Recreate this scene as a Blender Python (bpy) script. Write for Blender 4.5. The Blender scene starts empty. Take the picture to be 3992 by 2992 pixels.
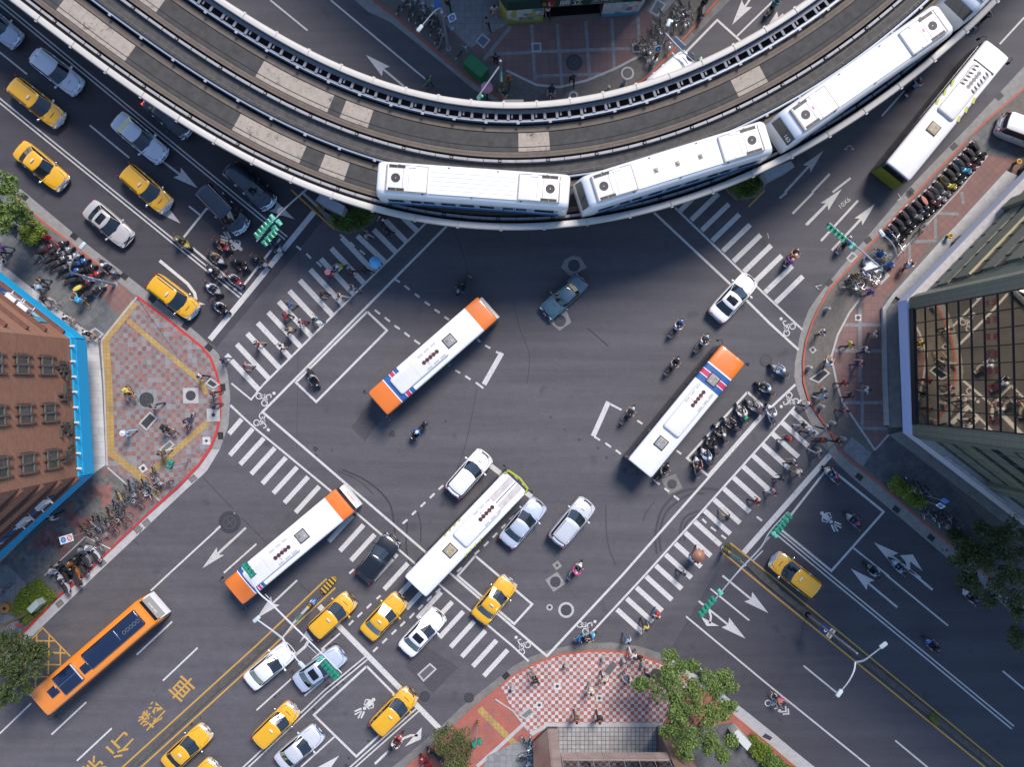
import bpy, math, random
from mathutils import Vector, Matrix
PI = math.pi
random.seed(7)
# ---- survey: plan coordinates (46 per metre, origin under the drone 66 m up) ----
S = 46.0; H = 66.0; CX = 1996.0; CY = 1496.0
COLS = (0, 1000, 2000, 2992); ROWS = (0, 750, 1500, 2242)
def t(cr, x, y):
    c, r = divmod(cr, 10)
    return (COLS[c] + x / 2.211, ROWS[r] + y / 2.211)
def T(cr, *pts): return [t(cr, x, y) for x, y in pts]
def D(*pts): return [(x * 1.8047, y * 1.8047) for x, y in pts]
def W(p, z=0.0):
    k = (H - z) / H / S
    return Vector(((p[0] - CX) * k, -(p[1] - CY) * k, z))
def WW(pts, z=0.0): return [W(p, z) for p in pts]
scene = bpy.context.scene
LINK = scene.collection.objects.link
# ---- materials ----
MATS = {}
def lin(h):
    h = h.lstrip('#'); o = []
    for i in (0, 2, 4):
        c = int(h[i:i + 2], 16) / 255
        o.append(c / 12.92 if c <= 0.04045 else ((c + 0.055) / 1.055) ** 2.4)
    return o
def col(c):
    if isinstance(c, str): return (*lin(c), 1)
    if isinstance(c, (int, float)): return (c, c, c, 1)
    return (*c, 1) if len(c) == 3 else tuple(c)
def mat(key, base=0.5, rough=0.5, metal=0.0, coat=0.0, var=0.0, vscale=3.0, emit=None, spec=0.5, bump=0.0, bscale=40.0):
    """Plain surface with an optional mottled tone (var), one material per key."""
    if key in MATS: return MATS[key]
    if metal < .5: base = [k * .84 for k in col(base)[:3]]
    m = bpy.data.materials.new(key); m.use_nodes = True
    nt = m.node_tree; b = nt.nodes['Principled BSDF']
    b.inputs['Base Color'].default_value = col(base)
    b.inputs['Roughness'].default_value = rough
    b.inputs['Metallic'].default_value = metal
    b.inputs['Specular IOR Level'].default_value = spec
    if coat:
        b.inputs['Coat Weight'].default_value = coat; b.inputs['Coat Roughness'].default_value = 0.05
    if emit:
        b.inputs['Emission Color'].default_value = col(emit[0]); b.inputs['Emission Strength'].default_value = emit[1]
    if var or bump:
        tc = nt.nodes.new('ShaderNodeTexCoord')
        if var:
            n = nt.nodes.new('ShaderNodeTexNoise'); n.inputs['Scale'].default_value = vscale; n.inputs['Detail'].default_value = 6; n.inputs['Roughness'].default_value = 0.65
            nt.links.new(tc.outputs['Object'], n.inputs['Vector'])
            mx = nt.nodes.new('ShaderNodeMixRGB'); mx.blend_type = 'MULTIPLY'; mx.inputs[0].default_value = 1
            r = nt.nodes.new('ShaderNodeMapRange'); r.inputs['From Min'].default_value = 0.3; r.inputs['From Max'].default_value = 0.7
            r.inputs['To Min'].default_value = 1 - var; r.inputs['To Max'].default_value = 1 + var * 0.6
            nt.links.new(n.outputs['Fac'], r.inputs['Value'])
            mx.inputs[1].default_value = col(base); nt.links.new(r.outputs['Result'], mx.inputs[2])
            nt.links.new(mx.outputs[0], b.inputs['Base Color'])
        if bump:
            n2 = nt.nodes.new('ShaderNodeTexNoise'); n2.inputs['Scale'].default_value = bscale; n2.inputs['Detail'].default_value = 4
            nt.links.new(tc.outputs['Object'], n2.inputs['Vector'])
            bp = nt.nodes.new('ShaderNodeBump'); bp.inputs['Strength'].default_value = bump; bp.inputs['Distance'].default_value = 0.02
            nt.links.new(n2.outputs['Fac'], bp.inputs['Height']); nt.links.new(bp.outputs['Normal'], b.inputs['Normal'])
    MATS[key] = m
    return m
class NT:
    """small node-tree writer"""
    def __init__(s, key):
        s.m = bpy.data.materials.new(key); s.m.use_nodes = True; s.nt = s.m.node_tree; s.b = s.nt.nodes['Principled BSDF']; MATS[key] = s.m
    def n(s, typ, **kw):
        o = s.nt.nodes.new('ShaderNode' + typ)
        for k, v in kw.items():
            if k in o.inputs: o.inputs[k].default_value = v
            else: setattr(o, k, v)
        return o
    def l(s, a, b): s.nt.links.new(a, b)
    def mix(s, fac, a, b, blend='MIX'):
        o = s.nt.nodes.new('ShaderNodeMixRGB'); o.blend_type = blend
        for i, v in ((0, fac), (1, a), (2, b)):
            if hasattr(v, 'is_output') or isinstance(v, bpy.types.NodeSocket): s.l(v, o.inputs[i])
            elif i == 0: o.inputs[0].default_value = v
            else: o.inputs[i].default_value = col(v)
        return o.outputs[0]
    def rng(s, v, a, b, c, d, clamp=True):
        o = s.n('MapRange'); o.clamp = clamp
        for k, x in zip(('From Min', 'From Max', 'To Min', 'To Max'), (a, b, c, d)): o.inputs[k].default_value = x
        s.l(v, o.inputs['Value']); return o.outputs['Result']
    def math(s, op, a, b=0.0):
        o = s.nt.nodes.new('ShaderNodeMath'); o.operation = op
        for i, v in ((0, a), (1, b)):
            if isinstance(v, bpy.types.NodeSocket): s.l(v, o.inputs[i])
            else: o.inputs[i].default_value = v
        return o.outputs[0]
    def noise(s, vec, scale, detail=5, rough=0.6):
        o = s.n('TexNoise', Scale=scale, Detail=detail, Roughness=rough); s.l(vec, o.inputs['Vector']); return o.outputs['Fac']
    def coord(s, rot=0.0, loc=(0, 0, 0), scale=(1, 1, 1)):
        tc = s.n('TexCoord'); mp = s.n('Mapping'); mp.inputs['Rotation'].default_value = (0, 0, rot); mp.inputs['Location'].default_value = loc; mp.inputs['Scale'].default_value = scale
        s.l(tc.outputs['Object'], mp.inputs['Vector']); return mp.outputs[0]
    def done(s, colr, rough=0.8, height=None, strength=0.3, dist=0.02, spec=0.5):
        s.l(s.mix(1, colr, (.84, .84, .84), 'MULTIPLY'), s.b.inputs['Base Color'])
        if isinstance(rough, bpy.types.NodeSocket): s.l(rough, s.b.inputs['Roughness'])
        else: s.b.inputs['Roughness'].default_value = rough
        s.b.inputs['Specular IOR Level'].default_value = spec
        if height is not None:
            bp = s.n('Bump', Strength=strength, Distance=dist); s.l(height, bp.inputs['Height']); s.l(bp.outputs[0], s.b.inputs['Normal'])
        return s.m
# ---- mesh builder ----
class MB:
    def __init__(s): s.v = []; s.f = []; s.mi = []; s.sm = []
    def add(s, vs, fs, m=0, smooth=False):
        o = len(s.v); s.v += [tuple(v) for v in vs]
        for f in fs: s.f.append(tuple(i + o for i in f)); s.mi.append(m); s.sm.append(smooth)
        return o
    def poly(s, pts, m=0):
        a = sum(pts[i][0] * pts[(i + 1) % len(pts)][1] - pts[(i + 1) % len(pts)][0] * pts[i][1] for i in range(len(pts)))
        pts = list(pts) if a >= 0 else list(pts)[::-1]
        s.add(pts, [tuple(range(len(pts)))], m); return s
    def prism(s, pts, z0, z1, m=0, mside=None, bottom=False):
        a = sum(pts[i][0] * pts[(i + 1) % len(pts)][1] - pts[(i + 1) % len(pts)][0] * pts[i][1] for i in range(len(pts)))
        pts = list(pts) if a >= 0 else list(pts)[::-1]; n = len(pts)
        vs = [(p[0], p[1], z0) for p in pts] + [(p[0], p[1], z1) for p in pts]
        s.add(vs, [tuple(range(n, 2 * n))], m)
        s.add(vs, [(i, (i + 1) % n, n + (i + 1) % n, n + i) for i in range(n)] + ([tuple(range(n))[::-1]] if bottom else []), m if mside is None else mside); return s
    def box(s, c, d, m=0, rot=0.0, M=None):
        x, y, z = (k / 2 for k in d); cs, sn = math.cos(rot), math.sin(rot); vs = []
        for sx, sy, sz in ((-1, -1, -1), (1, -1, -1), (1, 1, -1), (-1, 1, -1), (-1, -1, 1), (1, -1, 1), (1, 1, 1), (-1, 1, 1)):
            px, py = sx * x, sy * y
            v = Vector((px * cs - py * sn, px * sn + py * cs, sz * z))
            if M is not None: v = M @ v
            vs.append((v[0] + c[0], v[1] + c[1], v[2] + c[2]))
        s.add(vs, [(3, 2, 1, 0), (4, 5, 6, 7), (0, 1, 5, 4), (1, 2, 6, 5), (2, 3, 7, 6), (3, 0, 4, 7)], m); return s
    def rbox(s, c, d, r=0.05, m=0, rot=0.0, seg=3):
        """box with rounded vertical edges and a softened top edge"""
        x, y, z = (k / 2 for k in d); pl = []
        for ax, ay, a0 in ((1, 1, 0), (-1, 1, PI / 2), (-1, -1, PI), (1, -1, 1.5 * PI)):
            for k in range(seg + 1):
                a = a0 + PI / 2 * k / seg; pl.append((ax * (x - r) + r * math.cos(a), ay * (y - r) + r * math.sin(a)))
        rings = []
        for zz, sc in ((-z, 0), (z - r * .6, 0), (z - r * .18, r * .22), (z, r * .6)):
            ring = []
            for px, py in pl:
                qx = px * (1 - sc / max(x, 1e-6)); qy = py * (1 - sc / max(y, 1e-6))
                ring.append((c[0] + qx * math.cos(rot) - qy * math.sin(rot), c[1] + qx * math.sin(rot) + qy * math.cos(rot), c[2] + zz))
            rings.append(ring)
        s.loft(rings, True, True, m, True); return s
    def loft(s, rings, closed=True, caps=True, m=0, smooth=True, mfun=None):
        n = len(rings[0]); o = len(s.v)
        for r in rings: s.v += [tuple(p) for p in r]
        for i in range(len(rings) - 1):
            for j in range(n if closed else n - 1):
                a = o + i * n + j; b = o + i * n + (j + 1) % n
                s.f.append((a, b, b + n, a + n)); s.mi.append(mfun(i, j) if mfun else m); s.sm.append(smooth)
        if caps and closed:
            s.f.append(tuple(o + k for k in range(n))[::-1]); s.mi.append(mfun(0, 0) if mfun else m); s.sm.append(False)
            e = o + (len(rings) - 1) * n
            s.f.append(tuple(e + k for k in range(n))); s.mi.append(mfun(len(rings) - 2, 0) if mfun else m); s.sm.append(False)
        return s
    def tube(s, pts, r, n=6, m=0, caps=True):
        pts = [Vector(p) for p in pts]; rings = []
        rs = r if isinstance(r, (list, tuple)) else [r] * len(pts); up = None
        for i, p in enumerate(pts):
            d = (pts[min(i + 1, len(pts) - 1)] - pts[max(i - 1, 0)]).normalized()
            if up is None:
                up = Vector((0, 0, 1)) if abs(d.z) < 0.9 else Vector((1, 0, 0))
            a = d.cross(up); a = a.normalized() if a.length > 1e-5 else d.orthogonal().normalized()
            b = a.cross(d).normalized(); up = b
            rings.append([p + (a * math.cos(2 * PI * k / n) + b * math.sin(2 * PI * k / n)) * rs[i] for k in range(n)])
        s.loft(rings, True, caps, m, True); return s
    def cyl(s, c, r, h, n=16, m=0, r2=None):
        r2 = r if r2 is None else r2
        s.loft([[(c[0] + q * math.cos(2 * PI * k / n), c[1] + q * math.sin(2 * PI * k / n), c[2] + z) for k in range(n)] for q, z in ((r, 0), (r2, h))], True, True, m, True); return s
    def disc(s, c, r, n=24, m=0):
        s.add([(c[0] + r * math.cos(2 * PI * k / n), c[1] + r * math.sin(2 * PI * k / n), c[2]) for k in range(n)], [tuple(range(n))], m); return s
    def ring(s, c, r0, r1, n=28, m=0, a0=0.0, a1=2 * PI):
        vs = []
        for k in range(n + 1):
            a = a0 + (a1 - a0) * k / n
            vs += [(c[0] + r0 * math.cos(a), c[1] + r0 * math.sin(a), c[2]), (c[0] + r1 * math.cos(a), c[1] + r1 * math.sin(a), c[2])]
        s.add(vs, [(2 * k, 2 * k + 1, 2 * k + 3, 2 * k + 2) for k in range(n)], m); return s
    def ell(s, c, r, nu=12, nv=8, m=0, v0=-PI / 2, v1=PI / 2, M=None):
        rings = []
        for i in range(nv + 1):
            v = v0 + (v1 - v0) * i / nv; q = max(math.cos(v), 1e-3)
            ring = [Vector((r[0] * q * math.cos(2 * PI * k / nu), r[1] * q * math.sin(2 * PI * k / nu), r[2] * math.sin(v))) for k in range(nu)]
            if M is not None: ring = [M @ p for p in ring]
            rings.append([(p[0] + c[0], p[1] + c[1], p[2] + c[2]) for p in ring])
        s.loft(rings, True, True, m, True); return s
    def torus(s, c, R, r, axis='y', n=20, k=6, m=0):
        rings = []
        for i in range(n):
            a = 2 * PI * i / n; ring = []
            for j in range(k):
                b = 2 * PI * j / k; q = R + r * math.cos(b); h = r * math.sin(b)
                if axis == 'y': p = (q * math.cos(a), h, q * math.sin(a))
                elif axis == 'z': p = (q * math.cos(a), q * math.sin(a), h)
                else: p = (h, q * math.cos(a), q * math.sin(a))
                ring.append((p[0] + c[0], p[1] + c[1], p[2] + c[2]))
            rings.append(ring)
        rings.append(rings[0]); s.loft(rings, True, False, m, True); return s
    def line(s, a, b, w, z, m=0):
        a = Vector((a[0], a[1], 0)); b = Vector((b[0], b[1], 0)); d = b - a
        if d.length < 1e-6: return s
        n = Vector((-d.y, d.x, 0)).normalized() * w / 2
        s.poly([(*(a - n).xy, z), (*(b - n).xy, z), (*(b + n).xy, z), (*(a + n).xy, z)], m); return s
    def path(s, pts, w, z, m=0, closed=False):
        """mitred flat ribbon along pts"""
        P = [Vector((p[0], p[1])) for p in pts]; n = len(P); L = []; R = []
        for i in range(n):
            a = P[i - 1] if (i or closed) else None; b = P[(i + 1) % n] if (i < n - 1 or closed) else None
            d0 = (P[i] - a).normalized() if a is not None else None; d1 = (b - P[i]).normalized() if b is not None else None
            d0 = d0 or d1; d1 = d1 or d0
            n0 = Vector((-d0.y, d0.x)); n1 = Vector((-d1.y, d1.x)); mm = (n0 + n1)
            mm = mm.normalized() if mm.length > 1e-4 else n0
            k = w / 2 / max(mm.dot(n0), 0.35)
            L.append(P[i] + mm * k); R.append(P[i] - mm * k)
        for i in range(n if closed else n - 1):
            j = (i + 1) % n; s.add([(*R[i], z), (*R[j], z), (*L[j], z), (*L[i], z)], [(0, 1, 2, 3)], m)
        return s
    def xform(s, M, start=0):
        for i in range(start, len(s.v)): s.v[i] = tuple(M @ Vector(s.v[i]))
        return s
    def merge(s, o, M=None, m=None):
        k = len(s.v); s.v += [tuple(M @ Vector(p)) if M is not None else p for p in o.v]
        s.f += [tuple(i + k for i in f) for f in o.f]; s.mi += [m if m is not None else i for i in o.mi]; s.sm += list(o.sm); return s
    def mesh(s, name):
        me = bpy.data.meshes.new(name); me.from_pydata(s.v, [], s.f); me.polygons.foreach_set('material_index', s.mi)
        me.polygons.foreach_set('use_smooth', s.sm); me.update()
        if any(s.sm): me.set_sharp_from_angle(angle=math.radians(42))
        return me
    def build(s, name, mats, parent=None):
        return put(name, s.mesh(name), mats, parent)
CACHE = {}
def put(name, me, mats, parent=None, M=None):
    """one object on mesh data that copies may share; its materials sit on the object"""
    mats = mats if isinstance(mats, (list, tuple)) else [mats]
    while len(me.materials) < len(mats): me.materials.append(mats[len(me.materials)])
    o = bpy.data.objects.new(name, me); LINK(o)
    for i, m in enumerate(mats):
        if o.material_slots[i].material is not m:
            o.material_slots[i].link = 'OBJECT'; o.material_slots[i].material = m
    if parent is not None: o.parent = parent
    if M is not None: o.matrix_local = M
    return o
def cached(key, fn):
    if key not in CACHE:
        r = fn(); CACHE[key] = r.mesh(key) if isinstance(r, MB) else r
    return CACHE[key]
def tag(o, label, cat, group=None, kind=None):
    if label: o['label'] = label
    if cat: o['category'] = cat
    if group: o['group'] = group
    if kind: o['kind'] = kind
    return o
def empty(name, loc=(0, 0, 0), rz=0.0, label=None, cat=None, group=None):
    o = bpy.data.objects.new(name, None); o.empty_display_size = 0.3; LINK(o); o.location = loc; o.rotation_euler = (0, 0, rz)
    return tag(o, label, cat, group)
def struct(name, mb, mats): return tag(mb.build(name, mats), None, None, None, 'structure')
TXT = {}
def text_mb(s, size=1.0, m=0, z=0.0, bold=0.0):
    """flat glyph outlines, centred on the origin"""
    cu = bpy.data.curves.new('lettering', 'FONT'); cu.body = s; cu.size = size; cu.align_x = 'CENTER'; cu.align_y = 'CENTER'; cu.offset = bold; cu.resolution_u = 3
    o = bpy.data.objects.new('lettering', cu); LINK(o)
    bpy.context.view_layer.update()
    me = bpy.data.meshes.new_from_object(o.evaluated_get(bpy.context.evaluated_depsgraph_get()))
    mb = MB(); mb.add([(v.co.x, v.co.y, z) for v in me.vertices], [tuple(p.vertices) for p in me.polygons], m)
    bpy.data.objects.remove(o); bpy.data.curves.remove(cu); bpy.data.meshes.remove(me)
    if mb.v:
        xs = [v[0] for v in mb.v]; ys = [v[1] for v in mb.v]; cx = (min(xs) + max(xs)) / 2; cy = (min(ys) + max(ys)) / 2
        mb.v = [(v[0] - cx, v[1] - cy, v[2]) for v in mb.v]; mb.w = max(xs) - min(xs); mb.h = max(ys) - min(ys)
    return mb
ORD = 'first second third fourth fifth sixth seventh eighth ninth tenth eleventh twelfth thirteenth fourteenth fifteenth sixteenth seventeenth eighteenth nineteenth twentieth twenty-first twenty-second twenty-third twenty-fourth twenty-fifth twenty-sixth twenty-seventh'.split()
def spline(pts, n=8, closed=False):
    P = [Vector(p) for p in pts]; out = []; k = len(P)
    for i in range(k if closed else k - 1):
        a, b, c, d = (P[(i + j) % k] if closed else P[max(0, min(k - 1, i + j))] for j in (-1, 0, 1, 2))
        for q in range(n):
            u = q / n; out.append(0.5 * ((2 * b) + (c - a) * u + (2 * a - 5 * b + 4 * c - d) * u * u + (3 * b - a - 3 * c + d) * u ** 3))
    if not closed: out.append(P[-1])
    return out
# ================= ground, paving, painted markings =================
def m_asphalt(key='asphalt', k=1.0):
    g = NT(key); v = g.coord()
    big = g.noise(v, 0.09, 4); mid = g.noise(v, 1.3, 6, 0.7); fine = g.noise(v, 28, 3, 0.8); grit = g.noise(v, 9, 4, 0.75)
    c = g.mix(g.rng(big, .35, .65, 0, 1), (.082, .079, .090), (.098, .094, .106))
    c = g.mix(.55, c, g.mix(g.rng(mid, .3, .7, 0, 1), (.066, .064, .071), (.112, .106, .112)))
    c = g.mix(1.0, c, g.mix(1, (1, 1, 1), g.rng(grit, .3, .7, .80, 1.2), 'MULTIPLY'), 'MULTIPLY')
    c = g.mix(1.0, c, g.mix(1, (1, 1, 1), g.rng(fine, .3, .7, .72, 1.28), 'MULTIPLY'), 'MULTIPLY')
    for rt in (.72, -.78): c = g.mix(1, c, g.mix(1, (1, 1, 1), g.rng(g.noise(g.coord(rt, (0, 0, 0), (.045, .75, 1)), 1.0, 4, .6), .35, .65, .9, 1.08), 'MULTIPLY'), 'MULTIPLY')
    spots = g.noise(v, .55, 2, .5); c = g.mix(g.rng(spots, .66, .74, 0, .55), c, (.055, .053, .058))
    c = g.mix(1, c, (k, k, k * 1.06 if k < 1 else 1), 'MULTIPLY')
    return g.done(c, g.rng(mid, .3, .7, .72, .92), fine, .35, .012, .4)
def m_paint(key, c, wear=.5):
    g = NT(key); v = g.coord()
    a = g.noise(v, 5, 8, .8); b = g.noise(v, .8, 3)
    f = g.math('MULTIPLY', g.rng(a, .52, .72, 0, 1), g.rng(b, .35, .7, .25, wear * 1.6))
    cc = g.mix(f, c, (.12, .115, .11)); cc = g.mix(1, cc, g.mix(1, (1, 1, 1), g.rng(g.noise(v, 30, 3), .3, .7, .88, 1.1), 'MULTIPLY'), 'MULTIPLY')
    return g.done(cc, .7, None, spec=.35)
ASPH = m_asphalt(); WHITE = m_paint('white_road_paint', (.56, .55, .53), .85); WORN = m_paint('worn_road_paint', (.5, .49, .46), 1.2)
YEL = m_paint('yellow_road_paint', (.50, .29, .06), .5); REDP = m_paint('red_kerb_paint', (.50, .035, .03), .35); REDW = m_paint('faded_red_kerb_paint', (.42, .10, .06), 1.0)
def m_conc(key, a, b, sc=2.0, slabs=None, rot=0.0):
    g = NT(key); v = g.coord(rot)
    n = g.noise(v, sc, 7, .7); c = g.mix(g.rng(n, .3, .7, 0, 1), a, b)
    c = g.mix(1, c, g.mix(1, (1, 1, 1), g.rng(g.noise(v, 22, 4, .8), .3, .7, .8, 1.18), 'MULTIPLY'), 'MULTIPLY')
    h = None
    if slabs:
        br = g.n('TexBrick', Scale=1.0); br.offset = slabs[2] if len(slabs) > 2 else 0.5
        br.inputs['Brick Width'].default_value = slabs[0]; br.inputs['Row Height'].default_value = slabs[1]; br.inputs['Mortar Size'].default_value = .012; br.inputs['Mortar Smooth'].default_value = .2
        g.l(v, br.inputs['Vector']); br.inputs['Color1'].default_value = (1, 1, 1, 1); br.inputs['Color2'].default_value = (.84, .84, .84, 1); br.inputs['Mortar'].default_value = (.5, .5, .5, 1)
        c = g.mix(1, c, br.outputs['Color'], 'MULTIPLY')
    return g.done(c, .85, n, .2, .02, .35)
CONC = m_conc('gutter_concrete', (.20, .19, .18), (.30, .29, .275)); CONCL = m_conc('pale_concrete', (.36, .35, .345), (.48, .47, .46))
CONCD = m_conc('stained_concrete', (.13, .125, .115), (.22, .21, .2), 1.2); CONCW = m_conc('white_stone_slabs', (.50, .495, .49), (.60, .60, .595), 1, (1.25, .62), 0)
GREY = m_conc('grey_pavers', (.12, .125, .13), (.19, .19, .19), 1.5, (.62, .62), math.radians(-38))
ROUGHST = m_conc('exposed_aggregate', (.105, .095, .085), (.17, .155, .14), 4)
STRIP = m_conc('grey_paving_band', (.20, .21, .22), (.29, .29, .29), 3, (.5, .5, 0))
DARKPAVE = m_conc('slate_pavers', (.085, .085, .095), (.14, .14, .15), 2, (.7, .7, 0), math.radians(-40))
def m_check(key, size, rot, ca, cb, cmix=0.0, joint=.06, loc=(0, 0, 0)):
    """square two-tone tiles with joints, worn"""
    g = NT(key); v = g.coord(rot, loc, (1 / size, 1 / size, 1))
    ck = g.n('TexChecker', Scale=1.0); g.l(v, ck.inputs['Vector']); f = ck.outputs['Fac']
    n = g.noise(v, 1.2, 6, .7); fl = g.n('VectorMath', operation='FLOOR'); g.l(v, fl.inputs[0])
    wn = g.n('TexWhiteNoise'); g.l(fl.outputs[0], wn.inputs['Vector'])
    if cmix: f = g.mix(g.rng(wn.outputs['Value'], 1 - cmix - .01, 1 - cmix, 0, 1), f, g.math('SUBTRACT', 1.0, f))
    c = g.mix(f, ca, cb)
    c = g.mix(1, c, g.mix(1, (1, 1, 1), g.rng(wn.outputs['Value'], 0, 1, .78, 1.18), 'MULTIPLY'), 'MULTIPLY')
    c = g.mix(g.rng(n, .45, .72, 0, .5), c, (.30, .28, .28)); c = g.mix(g.rng(g.noise(v, .5, 5, .7), .55, .75, 0, .4), c, (.10, .09, .09))
    fr = g.n('VectorMath', operation='FRACTION'); g.l(v, fr.inputs[0]); sx = g.n('SeparateXYZ'); g.l(fr.outputs[0], sx.inputs[0])
    e = None
    for k in (0, 1):
        d = g.math('ABSOLUTE', g.math('SUBTRACT', sx.outputs[k], .5)); d = g.rng(d, .5 - joint, .5 - joint * .4, 0, 1)
        e = d if e is None else g.math('MAXIMUM', e, d)
    c = g.mix(g.math('MULTIPLY', e, .55), c, (.24, .22, .22))
    return g.done(c, .8, None, spec=.35)
CHECKA = m_check('red_grey_checker_tiles', .385, math.radians(-2), (.21, .20, .20), (.235, .115, .10), .12)
CHECKB = m_check('red_white_checker_tiles', .305, math.radians(0), (.47, .46, .45), (.36, .10, .075), 0, .03, (.1, .02, 0))
def m_blotch():
    g = NT('patterned_pavers'); v = g.coord(math.radians(45), (0, 0, 0), (2.6, 2.6, 1))
    fl = g.n('VectorMath', operation='FLOOR'); g.l(v, fl.inputs[0]); wn = g.n('TexWhiteNoise'); g.l(fl.outputs[0], wn.inputs['Vector'])
    sc = g.n('VectorMath', operation='MULTIPLY'); g.l(fl.outputs[0], sc.inputs[0]); sc.inputs[1].default_value = (.16, .16, 0)
    ln = g.noise(sc.outputs[0], 1.0, 1, .5)
    f = g.rng(g.math('ADD', ln, g.math('MULTIPLY', wn.outputs['Value'], .16)), .62, .63, 0, 1)
    c = g.mix(f, (.145, .14, .13), (.21, .095, .08)); c = g.mix(1, c, g.mix(1, (1, 1, 1), g.rng(wn.outputs['Value'], 0, 1, .7, 1.25), 'MULTIPLY'), 'MULTIPLY')
    c = g.mix(g.rng(g.noise(v, .8, 5), .5, .75, 0, .5), c, (.26, .245, .24))
    return g.done(c, .85, None, spec=.35)
BLOTCH = m_blotch()
def m_tile(key, w, h, ca, cb, rot=0.0, mortar=(.2, .18, .17), off=0.0, ms=.015):
    g = NT(key); v = g.coord(rot); br = g.n('TexBrick', Scale=1.0); br.offset = off
    for k, x in (('Brick Width', w), ('Row Height', h), ('Mortar Size', ms), ('Mortar Smooth', .3)): br.inputs[k].default_value = x
    br.inputs['Color1'].default_value = col(ca); br.inputs['Color2'].default_value = col(cb); br.inputs['Mortar'].default_value = col(mortar); g.l(v, br.inputs['Vector'])
    c = g.mix(g.rng(g.noise(v, .7, 6, .7), .4, .75, 0, .55), br.outputs['Color'], (.12, .10, .10))
    c = g.mix(1, c, g.mix(1, (1, 1, 1), g.rng(g.noise(v, 18, 4, .8), .3, .7, .82, 1.15), 'MULTIPLY'), 'MULTIPLY')
    return g.done(c, .8, None, spec=.35)
PINK = m_tile('pink_paving_tiles', .62, .62, (.225, .135, .122), (.195, .115, .105), 0, (.13, .08, .075))
PINKR = m_tile('slanted_pink_paving_tiles', .5, .5, (.25, .135, .115), (.215, .115, .10), math.radians(45), (.13, .08, .075))
REDT = m_tile('red_clay_tiles', .3, .3, (.40, .13, .095), (.36, .115, .085), 0, (.33, .09, .065), 0, .008)
TACT = m_tile('yellow_tactile_tiles', .33, .33, (.46, .31, .10), (.42, .28, .085), 0, (.30, .2, .08), 0, .02)

# ground sheet
struct('ground', MB().poly([(-260, -230, 0), (260, -230, 0), (260, 230, 0), (-260, 230, 0)]), ASPH)
KZ = .12
# red line / kerb runs (survey points), from the far end round each corner
RL = T(1, (-400, -370), (-100, -130), (160, 70), (380, 260), (640, 460), (850, 625), (960, 730), (1180, 895), (1480, 1120), (1750, 1340), (1820, 1430), (1870, 1560), (1892, 1658)) + T(2, (1905, 120), (1900, 270), (1870, 420), (1810, 560), (1720, 690), (1540, 880), (1280, 1110), (920, 1450), (740, 1635)) + T(3, (500, 190), (240, 460), (0, 700), (-300, 980))
GL = T(1, (-350, -470), (-50, -220), (250, 30), (740, 440), (1200, 800), (1480, 1030), (1720, 1230), (1880, 1390), (1960, 1540)) + T(2, (1985, 100), (1970, 350), (1895, 560), (1780, 750), (1600, 910), (850, 1620)) + T(3, (290, 520), (0, 800), (-300, 1080))
RR = T(30, (2600, 380), (2211, 760), (1870, 1050), (1320, 1620)) + T(31, (1150, 150), (980, 340), (750, 600), (530, 840), (440, 1000), (380, 1130), (330, 1280), (305, 1450), (310, 1640)) + T(32, (350, 120), (440, 270), (540, 410), (620, 560), (720, 660), (960, 850), (1300, 1150), (1650, 1440), (2211, 1900), (2600, 2210))
GR = T(30, (2500, 280), (2211, 570), (1760, 1060), (1200, 1640)) + T(31, (870, 370), (640, 640), (470, 850), (360, 1000), (290, 1180), (235, 1480), (230, 1640)) + T(32, (280, 100), (335, 260), (470, 510), (560, 640), (760, 830), (1050, 1070), (1530, 1480), (2100, 1960), (2500, 2290))
RB = T(13, (950, 1960), (1300, 1658), (1700, 1310), (1880, 1140), (2100, 960)) + T(23, (0, 865), (200, 755), (400, 685), (650, 652), (900, 655), (1100, 695), (1320, 780), (1560, 930), (1760, 1090), (1920, 1230), (2211, 1470), (2350, 1590), (2600, 1800))
GB = T(13, (850, 1900), (1250, 1600), (1590, 1310), (1780, 1130), (2100, 880)) + T(23, (0, 790), (150, 710), (300, 650), (600, 592), (850, 585), (1100, 620), (1300, 690), (1500, 810), (1960, 1140), (2211, 1340), (2400, 1500), (2700, 1740))
RT = T(10, (860, -140), (1010, 0), (1200, 140), (1650, 530), (1900, 720), (2200, 900)) + T(20, (150, 960), (400, 985), (700, 930), (950, 800), (1180, 650), (1350, 470), (1590, 200), (1740, 30), (1950, -210))
GT = T(10, (640, -140), (850, 0), (950, 90), (1150, 185), (1620, 560), (1860, 760), (2200, 970)) + T(20, (150, 1040), (420, 1060), (760, 990), (1010, 850), (1230, 640), (1430, 460), (1690, 180), (1870, 0), (2070, -210))
def ribbon(A, B, z, name, m, label=None):
    mb = MB(); n = 60
    def res(P):
        P = WW(P); L = [0]
        for i in range(len(P) - 1): L.append(L[-1] + (P[i + 1] - P[i]).length)
        out = []; j = 0
        for k in range(n + 1):
            d = L[-1] * k / n
            while j < len(P) - 2 and L[j + 1] < d: j += 1
            out.append(P[j].lerp(P[j + 1], (d - L[j]) / max(L[j + 1] - L[j], 1e-6)))
        return out
    a, b = res(A), res(B)
    for k in range(n): mb.add([(*a[k].xy, z), (*b[k].xy, z), (*b[k + 1].xy, z), (*a[k + 1].xy, z)], [(0, 1, 2, 3)])
    for i, f in enumerate(mb.f):
        p = [Vector(mb.v[q]) for q in f]
        if (p[1] - p[0]).cross(p[2] - p[0]).z < 0: mb.f[i] = f[::-1]
    return struct(name, mb, m)
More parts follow.
